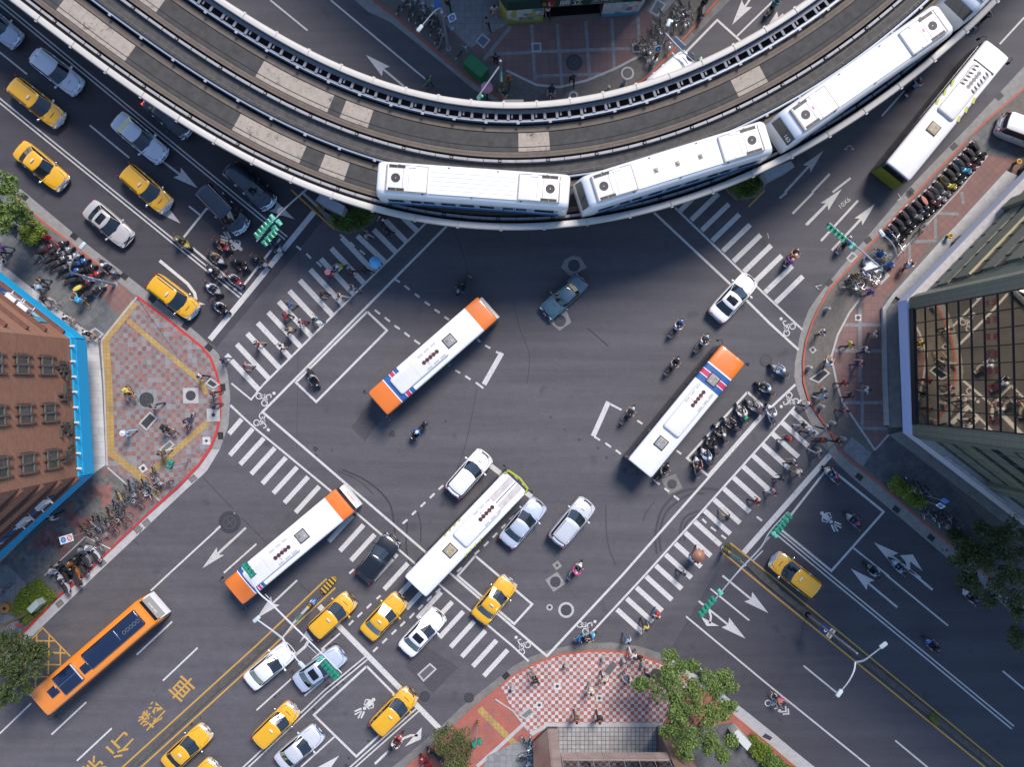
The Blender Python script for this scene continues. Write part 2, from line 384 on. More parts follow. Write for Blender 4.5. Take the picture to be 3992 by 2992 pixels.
ribbon(RL[:8], GL[:6] , .004, 'gutter', CONC); ribbon(RL[7:13], GL[5:9], .0045, 'gutter', CONC); ribbon(RL[12:17], GL[8:12], .004, 'gutter', CONC); ribbon(RL[16:], GL[11:], .0045, 'gutter', CONCL)
ribbon(RR, GR, .004, 'gutter', CONC); ribbon(RB[:12], GB[:12], .004, 'gutter', CONCD); ribbon(RB[11:], GB[11:], .0045, 'gutter', CONCL); ribbon(RT[:6], GT[:7], .004, 'gutter', CONC); ribbon(RT[5:], GT[6:], .0045, 'gutter', CONCD)
def pavement(name, run, close, m):
    struct(name, MB().prism([w.to_tuple() for w in WW(run + close)], -.05, KZ, 0), m)
pavement('pavement', RL, T(3, (-2500, 1000)) + T(1, (-2500, -400)), GREY)
pavement('pavement', RR, T(33, (4200, 300)) + T(30, (4200, 300)), ROUGHST)
pavement('pavement', RB, T(33, (300, 3500)) + T(13, (900, 3500)), REDT)
pavement('pavement', RT, T(20, (2000, -2200)) + T(10, (800, -2200)), ROUGHST)
def redline(run, m, w=.17, a=0, b=None):
    mb = MB(); P = WW(run[a:b]); mb.path(P, w, KZ + .004); struct('kerb_line_paint', mb, m)
redline(RL, REDW, .17, 0, 7); redline(RL, REDP, .2, 7); redline(RR, REDW, .16); redline(RB, REDW, .15); redline(RT, REDW, .17)
# paving fields on the pavements, each a sheet 4 mm up
LV = [KZ + .004 * k for k in range(1, 6)]
PJ = [0]
def pj():
    PJ[0] += 1; return .0006 * (PJ[0] % 6)
def field(pts, m, lv=1, name='paving'):
    z = KZ + .004 * lv + pj(); return struct(name, MB().poly([(*w.xy, z) for w in WW(pts)]), m)
def strip(pts, w, m, lv=2, name='paving_strip'): return struct(name, MB().path(WW(pts), w, KZ + .004 * lv + pj()), m)
# left plaza: checker corner, slabs along the shop front, patterned walk below
inset = lambda run, c, k: [(p[0] + (c[0] - p[0]) * k / max(1, math.dist(p, c)), p[1] + (c[1] - p[1]) * k / max(1, math.dist(p, c))) for p in run]
field(inset(RL[7:18], (560, 1560), 5) + T(2, (1380, 1005), (935, 715), (905, 0)) + T(1, (885, 1290), (1185, 905)), CHECKA)
field(T(1, (855, 870), (990, 740), (1170, 900), (1020, 1060)), PINKR)
field(T(1, (0, 605), (500, 1000), (850, 1270), (885, 1658)) + T(2, (917, 690), (640, 900), (320, 1220), (0, 1540), (-400, 1540)) + T(1, (-400, 300)), CONCW, 1)
field(T(2, (935, 720), (1380, 1005), (920, 1445), (740, 1630), (400, 1640), (70, 1540), (500, 1120)), BLOTCH, 2)
field(T(2, (1050, 1130), (1270, 900), (1500, 840), (930, 1410), (850, 1310)), PINKR, 3)
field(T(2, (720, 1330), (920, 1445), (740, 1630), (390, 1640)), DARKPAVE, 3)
field(T(2, (70, 1550), (180, 1658)) + T(3, (240, 90), (120, 260), (200, 500), (-300, 700), (-300, 0)), STRIP, 2)
strip(T(1, (1170, 950), (915, 1270)) + T(2, (945, 20), (965, 590), (1255, 820)), .62, TACT, 2)
strip(T(1, (1110, 1105), (1745, 1640)) + T(2, (1785, 80)), .42, TACT, 3)
strip(T(2, (1825, 300), (1300, 760)), .5, TACT, 3); strip(T(2, (1320, 890), (1370, 960)), .45, TACT, 4)
strip(T(1, (1185, 905), (880, 1280)) + T(2, (905, 0), (930, 700)), .14, CONCL, 4); strip(T(2, (935, 715), (1110, 870)), .14, CONCL, 4); strip(T(2, (1310, 930), (1380, 1000)), .12, CONCL, 4)
strip(T(2, (390, 1645), (745, 1310), (960, 1415)), .09, WHITE, 5, 'parking_line'); strip(T(1, (790, 880), (840, 905), (935, 790)), .1, WHITE, 5, 'parking_line')
# right plaza
field(T(31, (990, 900), (815, 890), (700, 1040), (600, 1230), (545, 1420), (590, 1640)) + T(32, (640, 150), (920, 560), (1030, 430), (1020, 200)), PINK)
field(T(30, (2211, 1000), (2600, 600)) + T(31, (2060, 0), (1450, 400), (1020, 900), (815, 890), (900, 790), (1170, 480), (1640, -10), (1890, -310)) + T(30, (2100, 1080)), PINKR, 2)
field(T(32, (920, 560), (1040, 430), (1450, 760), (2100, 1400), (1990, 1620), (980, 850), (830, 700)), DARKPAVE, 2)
field(T(32, (720, 450), (890, 590), (815, 710), (640, 560)), STRIP, 3)
for a, b in (((790, 890), (795, 1640)), ((640, 1145), (985, 1145)), ((575, 1365), (985, 1370))): strip(T(31, a, b), .28, STRIP, 3)
for a, b in (((810, 0), (810, 380)), ((640, 155), (985, 155)), ((800, 375), (1025, 380))): strip(T(32, a, b), .28, STRIP, 3)
strip(T(31, (815, 890), (700, 1040), (600, 1230), (545, 1420), (590, 1640)) + T(32, (640, 150), (920, 565)), .17, CONCL, 4); strip(T(32, (920, 565), (1040, 430)), .16, CONCL, 4)
strip(T(30, (1890, 1345)) + T(31, (1640, -10), (1170, 490), (900, 790)), .1, CONCL, 4)
for a, b in (((1450, 180), (1640, 190)), ((1665, 0), (1680, 100)), ((1230, 430), (1450, 420)), ((1440, 180), (1440, 400)), ((1215, 430), (1220, 640))): strip(T(31, a, b), .26, STRIP, 3)
field(T(30, (1900, 1060), (2300, 1400), (1890, 1340), (1720, 1200)), GREY, 3)
# bottom plaza
field(inset(RB[4:13], t(23, 700, 1100), 6) + T(23, (1290, 1275), (340, 1285), (150, 1370), (0, 1170), (-140, 890)), CHECKB)
strip(T(13, (2060, 1070), (2211, 1170)) + T(23, (130, 1340)), .12, CONCL, 3)
strip(T(13, (1920, 1150), (2211, 1440)) + T(23, (60, 1500)), .55, TACT, 2); strip(T(23, (90, 1285), (-120, 1480)) + T(13, (1900, 1650)), .3, CONCL, 3)
strip(T(23, (150, 1375), (300, 1290), (1290, 1290)), .34, CONCL, 4)
BASKET = m_tile('basket_weave_tiles', .36, .36, (.42, .42, .415), (.34, .34, .335), 0, (.13, .13, .13), 0, .035)
field(T(23, (300, 1312), (1290, 1300), (1420, 1560), (170, 1560)), BASKET, 2); field(T(13, (1990, 1560), (2211, 1450)) + T(23, (160, 1390), (180, 1800), (-300, 1800)), STRIP, 4)
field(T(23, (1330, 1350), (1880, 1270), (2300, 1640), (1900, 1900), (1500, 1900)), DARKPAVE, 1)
# top plaza
field(T(20, (-160, 560), (0, 640), (200, 740), (400, 760), (640, 700), (880, 600), (1110, 480), (1190, 250), (1200, 100), (1000, -200), (-500, -200), (-560, 300)), PINK)
field(T(10, (1300, -100), (1850, 420), (2000, 300), (2180, 200), (2211, 0), (2300, -300)), STRIP, 2)
for a, b in (((160, 215), (190, 700)), ((380, 210), (420, 740)), ((625, 190), (660, 690)), ((850, 165), (870, 600)), ((-200, 470), (1110, 415)), ((200, 660), (800, 640)), ((1075, 150), (1090, 480))): strip(T(20, a, b), .27, STRIP, 3)
strip(T(10, (1960, 520), (2190, 230)), .3, STRIP, 4); strip(T(20, (-60, 610), (200, 735), (400, 755), (640, 695), (880, 595), (1110, 475)), .2, CONCL, 4)
field(T(20, (1150, 100), (1240, -40), (1420, -20), (1250, 170)), STRIP, 4)
struct('patched_concrete', MB().poly([(*w.xy, .008) for w in WW(T(10, (860, 0), (1010, -40), (1190, 145), (1150, 185), (960, 100)))]), CONC)

ROADN = m_asphalt('fresh_asphalt', .74)
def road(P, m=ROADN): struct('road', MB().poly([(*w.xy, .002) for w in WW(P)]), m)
road(T(1, (-300, -420), (250, 30), (740, 440), (1200, 800), (1480, 1030), (1720, 1230), (1870, 1335)) + T(11, (240, 640), (480, 350), (700, 100), (500, -600)) + T(0, (1500, -400), (-500, -900)), m_asphalt('shade_darkened_asphalt', .6))  # newer asphalt, its colour darkened further to stand in for street shade
road([t(32, 530, 640), t(22, 2000, 1480), t(22, 1850, 1440), t(23, 1330, 690), t(23, 1500, 810), t(23, 2211, 1340), t(23, 2700, 1740), t(33, 2600, 2200), t(32, 2900, 2600), t(32, 1530, 1480), t(32, 1050, 1070), t(32, 760, 830)])
# ---- painted lines ----
MZ = .009
ZC = [0]
def zz():
    ZC[0] += 1; return .008 + .0009 * (ZC[0] % 45)
def lines(name, segs, w, m=None):
    mb = MB(); z = zz()
    for i, s in enumerate(segs): mb.path(WW(s), w, z + .0005 * (i % 7))
    return struct(name, mb, m or WHITE)
def bars(name, a0, b0, step, n, w, m=None, i0=0):
    mb = MB(); z = zz()
    for i in range(i0, i0 + n):
        pa = (a0[0] + step[0] * i, a0[1] + step[1] * i); pb = (b0[0] + step[0] * i, b0[1] + step[1] * i)
        mb.line(W(pa), W(pb), w, z)
    return struct(name, mb, m or WHITE)
q = 1 / 2.211
def tb(cr, a, b, step, n, w, i0=0, m=None): return bars('crosswalk_marking', t(cr, *a), t(cr, *b), (step[0] * q, step[1] * q), n, w, m, i0)
tb(11, (735, 390), (1015, 690), (-90.5, 92), 12, .44); tb(11, (870, 375), (1108, 602), (0, 0), 1, .44); tb(11, (1010, 322), (1198, 512), (0, 0), 1, .44); tb(11, (1110, 240), (1290, 424), (0, 0), 1, .44); tb(11, (1235, 190), (1382, 330), (0, 0), 1, .44)
tb(12, (255, 630), (50, 855), (95.5, 83), 23, .4, -2); tb(12, (-31, 381), (-230, 610), (0, 0), 1, .4); tb(12, (-127, 298), (-236, 425), (0, 0), 1, .4)
tb(22, (1985, 708), (2208, 910), (-83.8, 94.8), 19, .42, -5)
tb(21, (1535, 240), (1770, 12), (91, 89), 9, .42); tb(21, (1440, 160), (1660, -60), (0, 0), 1, .42)
lines('crosswalk_edge_line', [T(11, (1460, 265), (60, 1658)) + T(12, (-140, 210), (-45, 140))[:0], T(2, (1985, 180), (2211, 388)) + T(12, (640, 918), (1570, 1720)) + T(23, (-5, 615), (135, 748)), T(23, (680, 497), (1140, 0)) + T(22, (2211, 440)) + T(32, (290, 130)), T(21, (1395, 132), (2211, 920)) + T(31, (300, 1185))], .17)
lines('crosswalk_edge_line', [T(11, (60, 1658)) + T(2, (2165, 130), (1995, -10)), T(2, (1990, 178), (2100, 285))], .14)
lines('junction_edge_line', [T(11, (1640, 290)) + T(12, (52, 237), (1450, 1440)) + T(23, (292, 702), (945, 0)) + T(22, (2211, 208)) + T(32, (240, 0)), T(21, (1215, 175), (1870, 790), (2211, 1130)) + T(31, (268, 1360))], .2)
lines('stop_line', [[t(1, 1810, 1270), t(11, 497, 170)], T(13, (540, 270), (1575, 1325)), [t(32, 540, 605), t(22, 1985, 1455)]], .46)
def dbl(pts, off=.16):
    A = WW(pts); out = []
    for s in (-1, 1):
        L = []
        for i, p in enumerate(A):
            d = (A[min(i + 1, len(A) - 1)] - A[max(i - 1, 0)]).normalized(); L.append(p + Vector((-d.y, d.x, 0)) * off * s)
        out.append(L)
    return out
mb = MB()
for pts in ([t(0, -300, -225), t(0, 93, 98), t(11, 255, 395)], [t(0, -300, 600), t(0, 0, 868), t(1, 2075, 895)], [t(13, 945, 722), t(13, 590, 1015), t(13, -20, 1595), t(13, -200, 1760)], [t(13, 1390, 1165), t(13, 820, 1670), t(13, 600, 1870)], [t(32, 90, 1285), t(33, 515, 0), t(33, 2115, 1320)]):
    for L in dbl(pts, .15): mb.path(L, .12, .0065)
struct('double_lane_line', mb, WHITE)
lines('lane_line', [T(0, (0, 450), (235, 640)), T(0, (775, 1080), (1115, 1360)), T(1, (1630, 120), (1725, 195)), T(10, (120, 0), (440, 262)), T(10, (640, 0), (1455, 680)), T(30, (2211, 150), (2000, 380)), T(30, (985, 1000), (1180, 780)),
    T(2, (2025, 1110), (1430, 1658)) + T(3, (1300, 140)), [t(2, 2211, 1375), t(2, 1930, 1625)], T(3, (1485, 405), (1180, 690)), T(3, (745, 1100), (445, 1380)), T(3, (270, 1110), (0, 1370)), T(3, (1705, 630), (1405, 915)), T(3, (965, 1325), (665, 1605)),
    T(13, (720, 505), (560, 645)), T(13, (300, 900), (0, 1170)), T(13, (670, 1400), (385, 1658)), T(32, (740, 1410), (1050, 1658)), T(33, (1020, 0), (1555, 440)), T(33, (2025, 830), (2300, 1060)), [t(23, 1490, 360), t(23, 2211, 960), t(33, 880, 1658)], T(33, (310, 785), (610, 1030)), T(33, (1100, 1430), (1400, 1680)), T(23, (1700, 120), (2035, 395)), T(20, (1930, 310), (2300, -50)), T(13, (415, 1045), (580, 905)), T(13, (480, 735), (590, 640)), T(1, (1920, -160), (2050, -60))], .145)
lines('worn_lane_line', [T(30, (535, 1500), (385, 1658)), T(30, (715, 1535), (560, 1658)), T(31, (165, 0), (105, 50)), T(31, (395, 0), (215, 185)), T(31, (500, 110), (330, 280)), T(31, (780, 70), (460, 420)), T(2, (2120, 1235), (1945, 1400)), T(2, (1985, 1125), (1850, 1260))[:0] or T(2, (1910, 1215), (1860, 1258))], .19, WORN)
lines('turning_box', [T(11, (955, 1030), (1125, 1192), (515, 1808), (340, 1640), (955, 1030)), T(22, (2020, 65), (2185, 210), (1680, 785), (1500, 635), (2020, 65)), [t(12, 1885, 1478), t(23, 165, 255), t(23, 10, 425), t(12, 1735, 1650), t(12, 1885, 1478)],
    T(13, (950, 790), (495, 1210), (860, 1568), (1310, 1155), (950, 790)), T(32, (525, 712), (1000, 1098), (550, 1608), (108, 1245), (525, 712)), [t(1, 1585, 388), t(1, 1775, 150), t(1, 1900, 0)], [t(1, 1660, 480), t(1, 2078, 832), t(11, 205, 400)], T(20, (1970, 362), (1760, 172), (1440, 500))], .19)
lines('waiting_bracket', [T(11, (2115, 1385), (1960, 1658)) + T(12, (1945, 10))[:0], T(22, (822, 150), (690, 447)), [t(12, 2010, 695), t(22, 160, 970)]], .42)
lines('guide_dash', [T(11, *s) for s in (((345, 465), (385, 495)), ((430, 530), (470, 570)), ((520, 600), (560, 640)), ((720, 365), (760, 395)), ((805, 430), (845, 465)), ((890, 500), (935, 535)), ((1195, 750), (1235, 775)), ((1275, 805), (1320, 840)), ((1365, 875), (1405, 905)), ((1450, 945), (1495, 975)), ((1535, 1010), (1580, 1040)), ((1620, 1075), (1660, 1100)),
    ((1020, 1015), (1065, 1050)), ((1105, 1080), (1150, 1115)), ((1190, 1150), (1235, 1180)), ((1275, 1210), (1320, 1245)), ((1360, 1275), (1410, 1310)), ((1650, 1485), (1665, 1495)), ((1715, 1535), (1755, 1560)), ((1800, 1585), (1845, 1615)), ((1890, 1640), (1955, 1690)), ((1895, 1265), (1930, 1290)), ((1970, 1320), (2015, 1345)), ((2065, 1375), (2118, 1405)))]
    + [T(22, *s) for s in (((840, 170), (935, 220)), ((700, 450), (750, 480)), ((795, 505), (845, 540)), ((885, 565), (930, 600)), ((1070, 310), (1115, 340)), ((1410, 570), (1450, 600)), ((1220, 830), (1262, 862)), ((1305, 895), (1345, 925)), ((1385, 960), (1430, 995)), ((1630, 1160), (1665, 1195)), ((1705, 1230), (1750, 1265)), ((1795, 1300), (1835, 1330)), ((2100, 1140), (2145, 1175)))]
    + [T(12, *s) for s in (((1570, 905), (1610, 870)), ((1495, 980), (1535, 940)), ((1415, 1055), (1455, 1015)), ((1340, 1125), (1375, 1090)), ((1260, 1200), (1300, 1165)), ((2185, 1168), (2225, 1130)), ((2110, 1240), (2150, 1205)), ((2035, 1320), (2075, 1280)), ((1960, 1395), (2000, 1355)), ((1880, 1465), (1920, 1430)), ((800, 1630), (840, 1595)), ((1730, 1615), (1770, 1578)))]
    + [T(13, *s) for s in (((1545, 155), (1585, 120)), ((1470, 225), (1510, 185)), ((1395, 300), (1435, 260)), ((1320, 375), (1360, 330)), ((1240, 445), (1280, 405)), ((1165, 515), (1205, 475)), ((1085, 590), (1125, 550)), ((1005, 665), (1045, 625)), ((1035, 210), (1070, 180)), ((950, 290), (990, 250)), ((870, 365), (912, 325)), ((795, 435), (835, 395)))], .17)
lines('median_yellow_line', [[t(13, 605, 35), t(13, 0, 610), t(3, 1060, 1658), t(3, 800, 1900)], [t(13, 680, 112), t(13, 0, 752), t(3, 1220, 1658), t(3, 960, 1900)], [t(22, 1870, 1365), t(33, 20, 0), t(33, 2030, 1658), t(33, 2400, 1960)], [t(22, 1785, 1430), t(33, 0, 132), t(33, 1870, 1658), t(33, 2240, 1960)], T(11, (300, -20), (675, 322)), T(21, (2030, 125), (2170, -20))], .14, YEL)
lines('yellow_hatch_marking', [T(3, (250, 1000), (205, 960), (225, 760), (270, 560), (370, 458), (608, 705)), T(3, (250, 1000), (310, 1010))] + [T(3, *s) for s in (((318, 505), (318, 600)), ((425, 520), (418, 860)), ((522, 620), (522, 790)), ((310, 780), (308, 985)), ((320, 570), (470, 572)), ((385, 672), (575, 675)), ((370, 775), (530, 778)), ((250, 880), (420, 880)), ((225, 985), (310, 985)), ((318, 600), (312, 780)))], .13, YEL)
def arrow(mb, tail, tip, hl=2.2, hw=1.05, sw=.17, z=MZ):
    a, b = W(tail), W(tip); d = (b - a).normalized(); n = Vector((-d.y, d.x, 0)); c = b - d * hl
    P = [b, c + n * hw / 2, c + d * .28 + n * sw / 2, a + n * sw / 2, a - n * sw / 2, c + d * .28 - n * sw / 2, c - n * hw / 2]
    mb.poly([(*p.xy, z) for p in P])
mb = MB()
for a, b in ((t(0, 1395, 1385), t(0, 1705, 1622)), (t(1, 1250, 20), t(1, 1557, 268)), (t(10, 1270, 742), t(10, 943, 472)), (t(32, 1320, 1670), t(32, 918, 1362)), (t(33, 1118, 282), t(32, 718, 1588)), (t(23, 1805, 8), t(23, 2200, 332)), (t(23, 1600, 228), t(23, 2003, 552)), (t(13, 350, 48), t(13, 0, 378)), (t(13, 480, 1770), t(13, 712, 1562)), (t(20, 2120, -120), t(20, 1888, 212)), (t(20, 2330, 120), t(20, 2150, 290)), (t(11, 160, 130), t(11, 328, 232))): arrow(mb, a, b)
# turning arrows
MZ = .051
mb.path(WW(T(13, (1020, 1632), (1180, 1480), (1270, 1410), (1330, 1385), (1390, 1385))), .2, MZ); mb.poly([(*w.xy, MZ) for w in WW(T(13, (1425, 1315), (1418, 1418), (1278, 1482), (1350, 1400)))])
mb.path(WW(T(13, (340, 690), (420, 620), (455, 560))), .24, MZ); mb.poly([(*w.xy, MZ) for w in WW(T(13, (430, 480), (372, 585), (420, 540), (450, 570), (490, 570)))])
mb.poly([(*w.xy, MZ) for w in WW(T(32, (1138, 1472), (1250, 1466), (1335, 1608), (1228, 1528), (1228, 1590), (1290, 1658), (1205, 1600), (1188, 1530)))])
mb.path(WW(T(32, (1215, 1600), (1300, 1670), (1420, 1770))), .2, MZ)
mb.path(WW(T(23, (1690, 310), (1705, 360), (1695, 420))), .18, MZ); mb.poly([(*w.xy, MZ) for w in WW(T(23, (1588, 312), (1668, 442), (1776, 442), (1700, 405), (1640, 372)))])
mb.path(WW(T(1, (1378, 590), (1500, 690), (1620, 790), (1680, 870), (1692, 930))), .26, MZ); mb.poly([(*w.xy, MZ) for w in WW(T(1, (1700, 940), (1775, 968), (1690, 975)))])
struct('arrow_marking', mb, WHITE)
mb = MB()
for a, b in ((t(30, 150, 1658), t(30, 482, 1298)), (t(31, 555, 500), t(31, 928, 98)), (t(31, 340, 280), t(31, 640, -30)), (t(2, 2000, 1345), t(2, 1745, 1585))): arrow(mb, a, b, 2.1, .9, .2)
struct('worn_arrow_marking', mb, WORN)
MZ = .012
# cyclist symbols: two rings, a frame, a body, a head
def cyc(mb, c, up, s=1.0):
    o = MB(); o.ring((-.33, 0, 0), .17, .25, 20); o.ring((.33, 0, 0), .17, .25, 20)
    for a, b in (((-.3, .05), (-.05, .42)), ((-.05, .05), (.2, .42)), ((-.18, .4), (.25, .4)), ((.2, .42), (.33, .1)), ((-.02, .45), (.12, .8)), ((.1, .78), (.33, .62)), ((-.25, .28), (.1, .3))): o.line((*a, 0), (*b, 0), .085, 0)
    o.disc((.2, 1.0, 0), .12, 14)
    for i, v in enumerate(o.v): o.v[i] = (v[0], v[1], MZ + .004 * (i % 2 == 5))
    a = W(c); u = W((c[0] + up[0], c[1] + up[1])) - a; ang = math.atan2(u.y, u.x) - PI / 2
    mb.merge(o, Matrix.Translation((a.x, a.y, 0)) @ Matrix.Rotation(ang, 4, 'Z') @ Matrix.Diagonal((s, s, 1, 1)))
mb = MB()
for c, up in ((t(12, 45, 130), (.75, -.6)), (t(12, 25, 300), (.75, .6)), (t(31, 190, 1185), (-.75, -.65)), (t(32, 215, 120), (-.7, .75)), (t(23, 600, 460), (.75, -.6)), (t(23, 100, 635), (-.75, -.65)), (t(33, 30, 1080), (.75, .65))): cyc(mb, c, up, 1.15)
for k in (0, 1): mb.path(WW(T(33, (110 + 22 * k, 1185 + 20 * k), (160 + 22 * k, 1180 + 20 * k), (155 + 22 * k, 1135 + 20 * k))), .13, MZ)
struct('cycle_marking', mb, WHITE)
def moto(mb, c, up, s=1.0):
    """rider on a scooter seen from the front"""
    o = MB(); o.disc((0, 1.25, 0), .17, 16)
    for P in (((-.2, .45), (.2, .45), (.28, 1.0), (.1, 1.1), (-.1, 1.1), (-.28, 1.0)), ((-.36, .3), (.36, .3), (.36, .42), (-.36, .42)), ((-.32, 1.0), (-.55, .75), (-.47, .68), (-.26, .86)), ((.32, 1.0), (.26, .86), (.47, .68), (.55, .75)), ((-.55, .72), (-.4, .45), (-.32, .5), (-.46, .74)), ((.55, .72), (.46, .74), (.32, .5), (.4, .45)),
        ((-.1, -.14), (-.28, -.1), (-.5, -.75), (-.36, -.78)), ((.1, -.14), (.36, -.78), (.5, -.75), (.28, -.1)), ((-.04, -.2), (-.3, -.95), (-.16, -.98), (-.01, -.4)), ((.04, -.2), (.01, -.4), (.16, -.98), (.3, -.95))): o.poly([(x, y, 0) for x, y in P])
    o.disc((0, .1, 0), .16, 16); o.v = [(v[0], v[1], MZ) for v in o.v]
    a = W(c); u = W((c[0] + up[0], c[1] + up[1])) - a; ang = math.atan2(u.y, u.x) - PI / 2
    mb.merge(o, Matrix.Translation((a.x, a.y, 0)) @ Matrix.Rotation(ang, 4, 'Z') @ Matrix.Diagonal((s, s, 1, 1)))
mb = MB()
for c, up in ((t(1, 1985, 415), (.77, .63)), (t(13, 925, 1160), (.72, -.7)), (t(32, 555, 1190), (-.73, -.68))): moto(mb, c, up, .92)
struct('scooter_marking', mb, WHITE)
# yellow lane lettering, read by drivers heading down-left
mb = MB()
for ch, c in (('\u8eca', t(3, 1570, 980)), ('\u6a5f', t(3, 1305, 1222)), ('\u884c', t(3, 1035, 1470)), ('\u7981', t(3, 790, 1690))):
    g = text_mb(ch, 2.0, 0, MZ, .012); a = W(c)
    mb.merge(g, Matrix.Translation((a.x, a.y, 0)) @ Matrix.Rotation(math.radians(137), 4, 'Z') @ Matrix.Diagonal((1.05 * 2.0 / max(g.h, .1) * .5, 1.9 / max(g.h, .1), 1, 1)) if False else Matrix.Translation((a.x, a.y, 0)) @ Matrix.Rotation(math.radians(137), 4, 'Z') @ Matrix.Diagonal((1.62 / g.w, 2.3 / g.h, 1, 1)))
struct('lane_lettering', mb, YEL)
mb = MB()
for s, c, r in (('10X6', t(31, 665, 90), 40),):
    g = text_mb(s, .55, 0, MZ); a = W(c); mb.merge(g, Matrix.Translation((a.x, a.y, 0)) @ Matrix.Rotation(math.radians(r), 4, 'Z'))
for P in (T(30, (665, 1288), (705, 1250), (745, 1288)), T(30, (660, 1288), (690, 1288)), T(30, (720, 1288), (748, 1288)), T(31, (470, 800), (415, 810), (445, 838)), T(31, (1125, 10), (1150, 50), (1120, 70)), T(31, (0, 350), (12, 400))): mb.path(WW(P), .05, MZ)
struct('chalk_marking', mb, WORN)
# tyre marks and seams
SKID = mat('tyre_mark', (.055, .053, .058), .9)
mb = MB()
for P in (((1240, 1460), (1225, 1330), (1245, 1190), (1290, 1070), (1390, 960), (1520, 905), (1700, 900), (1830, 925)), ((1275, 1440), (1262, 1320), (1280, 1200), (1330, 1090), (1430, 1000), (1540, 945), (1650, 940)), ((1440, 1340), (1445, 1230), (1480, 1150), (1560, 1105), (1670, 1085)), ((1480, 1350), (1475, 1250), (1510, 1175), (1590, 1130), (1680, 1125)), ((800, 1040), (805, 1260), (830, 1420), (890, 1560)), ((1120, 1180), (1150, 1100), (1220, 1010))): mb.path(spline(WW(T(22, *P)), 6), .2 if P[0][0] > 1200 else .08, .013)
struct('tyre_mark', mb, SKID)
SEAM = mat('tar_seam', (.04, .039, .042), .9)
mb = MB()
for P, w in ((T(12, (740, 735), (930, 820), (1080, 940), (1160, 1060), (1195, 1280)), .16), (T(12, (700, 745), (880, 830), (1010, 950)), .08), (T(12, (1300, 1190), (1290, 1400), (1320, 1560)), .13), (T(12, (1390, 1100), (1415, 1210), (1415, 1360)), .1), (T(11, (1690, 300), (1790, 560), (1855, 880)), .05), (T(12, (1900, 30), (1850, 300), (1770, 620), (1590, 1060)), .05), (T(2, (1745, 795), (2010, 1075)), .06), (T(2, (2090, 1160), (2211, 1280)) + T(12, (90, 1370)), .06), (T(2, (1150, 1340), (1200, 1390)), .06), (T(11, (0, 910), (240, 640), (480, 350)), .05), (T(21, (0, 930), (60, 1180), (140, 1400), (120, 1650)), .05), (T(21, (640, 1170), (820, 1325)), .09), (T(11, (360, 290), (365, 760), (355, 1640)), .03), (T(12, (355, 0), (345, 560)), .03), (T(13, (370, 80), (480, 170)), .06), (T(2, (1230, 1230), (1200, 1290)), .04)): mb.path(spline(WW(P), 6), w, .006)
struct('tar_seam', mb, SEAM)
OIL = mat('oil_stain', (.040, .038, .040), .6, var=.3, vscale=9); mb = MB(); ro = random.Random(5)
for cr, a, b, n in ((13, (700, 560), (120, 1080), 16), (13, (880, 760), (300, 1300), 12), (13, (1150, 1300), (700, 1658), 10), (3, (1750, 1200), (1500, 1500), 8), (1, (1550, 420), (700, -150), 14), (1, (1700, 900), (1000, 500), 8), (0, (1100, 1300), (100, 500), 10), (32, (1250, 1300), (1800, 1640), 8), (33, (500, 100), (1500, 900), 12), (33, (1100, 200), (1900, 800), 12), (3, (300, 1200), (1300, 300), 8), (12, (1700, 300), (400, 600), 8), (22, (200, 200), (1200, 900), 8)):
    for k in range(n):
        u = ro.random(); c = W(t(cr, a[0] + (b[0] - a[0]) * u + ro.uniform(-40, 40), a[1] + (b[1] - a[1]) * u + ro.uniform(-40, 40))); r_ = ro.uniform(.04, .16) * (1 if ro.random() < .85 else 2); ph = ro.uniform(0, 6)
        mb.poly([(c.x + r_ * (1 + .3 * math.sin(3 * q + ph)) * math.cos(q * .7), c.y + r_ * (1 + .3 * math.sin(2 * q + ph)) * math.sin(q * .7), .0052 + .00002 * k) for q in range(9)])
tag(mb.build('oil_stain', OIL), None, None, None, 'structure')
PATCH = mat('newer_asphalt', (.068, .065, .072), .9, var=.3, vscale=6)
struct('asphalt_patch', MB().poly([(*w.xy, .003) for w in WW(T(13, (1280, 790), (1440, 600), (1740, 800), (1520, 1025)))]).poly([(*w.xy, .003) for w in WW(T(12, (815, 370), (960, 180), (1080, 300), (935, 490)))]), PATCH)
# ================= elevated railway =================
PC = [(0, -43.2), (200, 109.8), (400, 259.1), (600, 398.9), (800, 524.9), (1000, 634.1), (1200, 724.4), (1400, 794.8), (1600, 844.9), (1800, 874.7), (2000, 884.4), (2200, 874.6), (2400, 845.7), (2600, 797.8), (2800, 731.1), (3000, 645.1), (3200, 538.8), (3400, 410.8), (3600, 258.7), (3800, 79.8), (4000, -129.7)]
PC = [(-1200, -990), (-800, -665), (-400, -345), (-200, -193)] + PC + [(4200, -350), (4400, -575), (4800, -1030), (5200, -1490)]
_c = [Vector(p) for p in spline([(*p, 0) for p in PC], 10)]
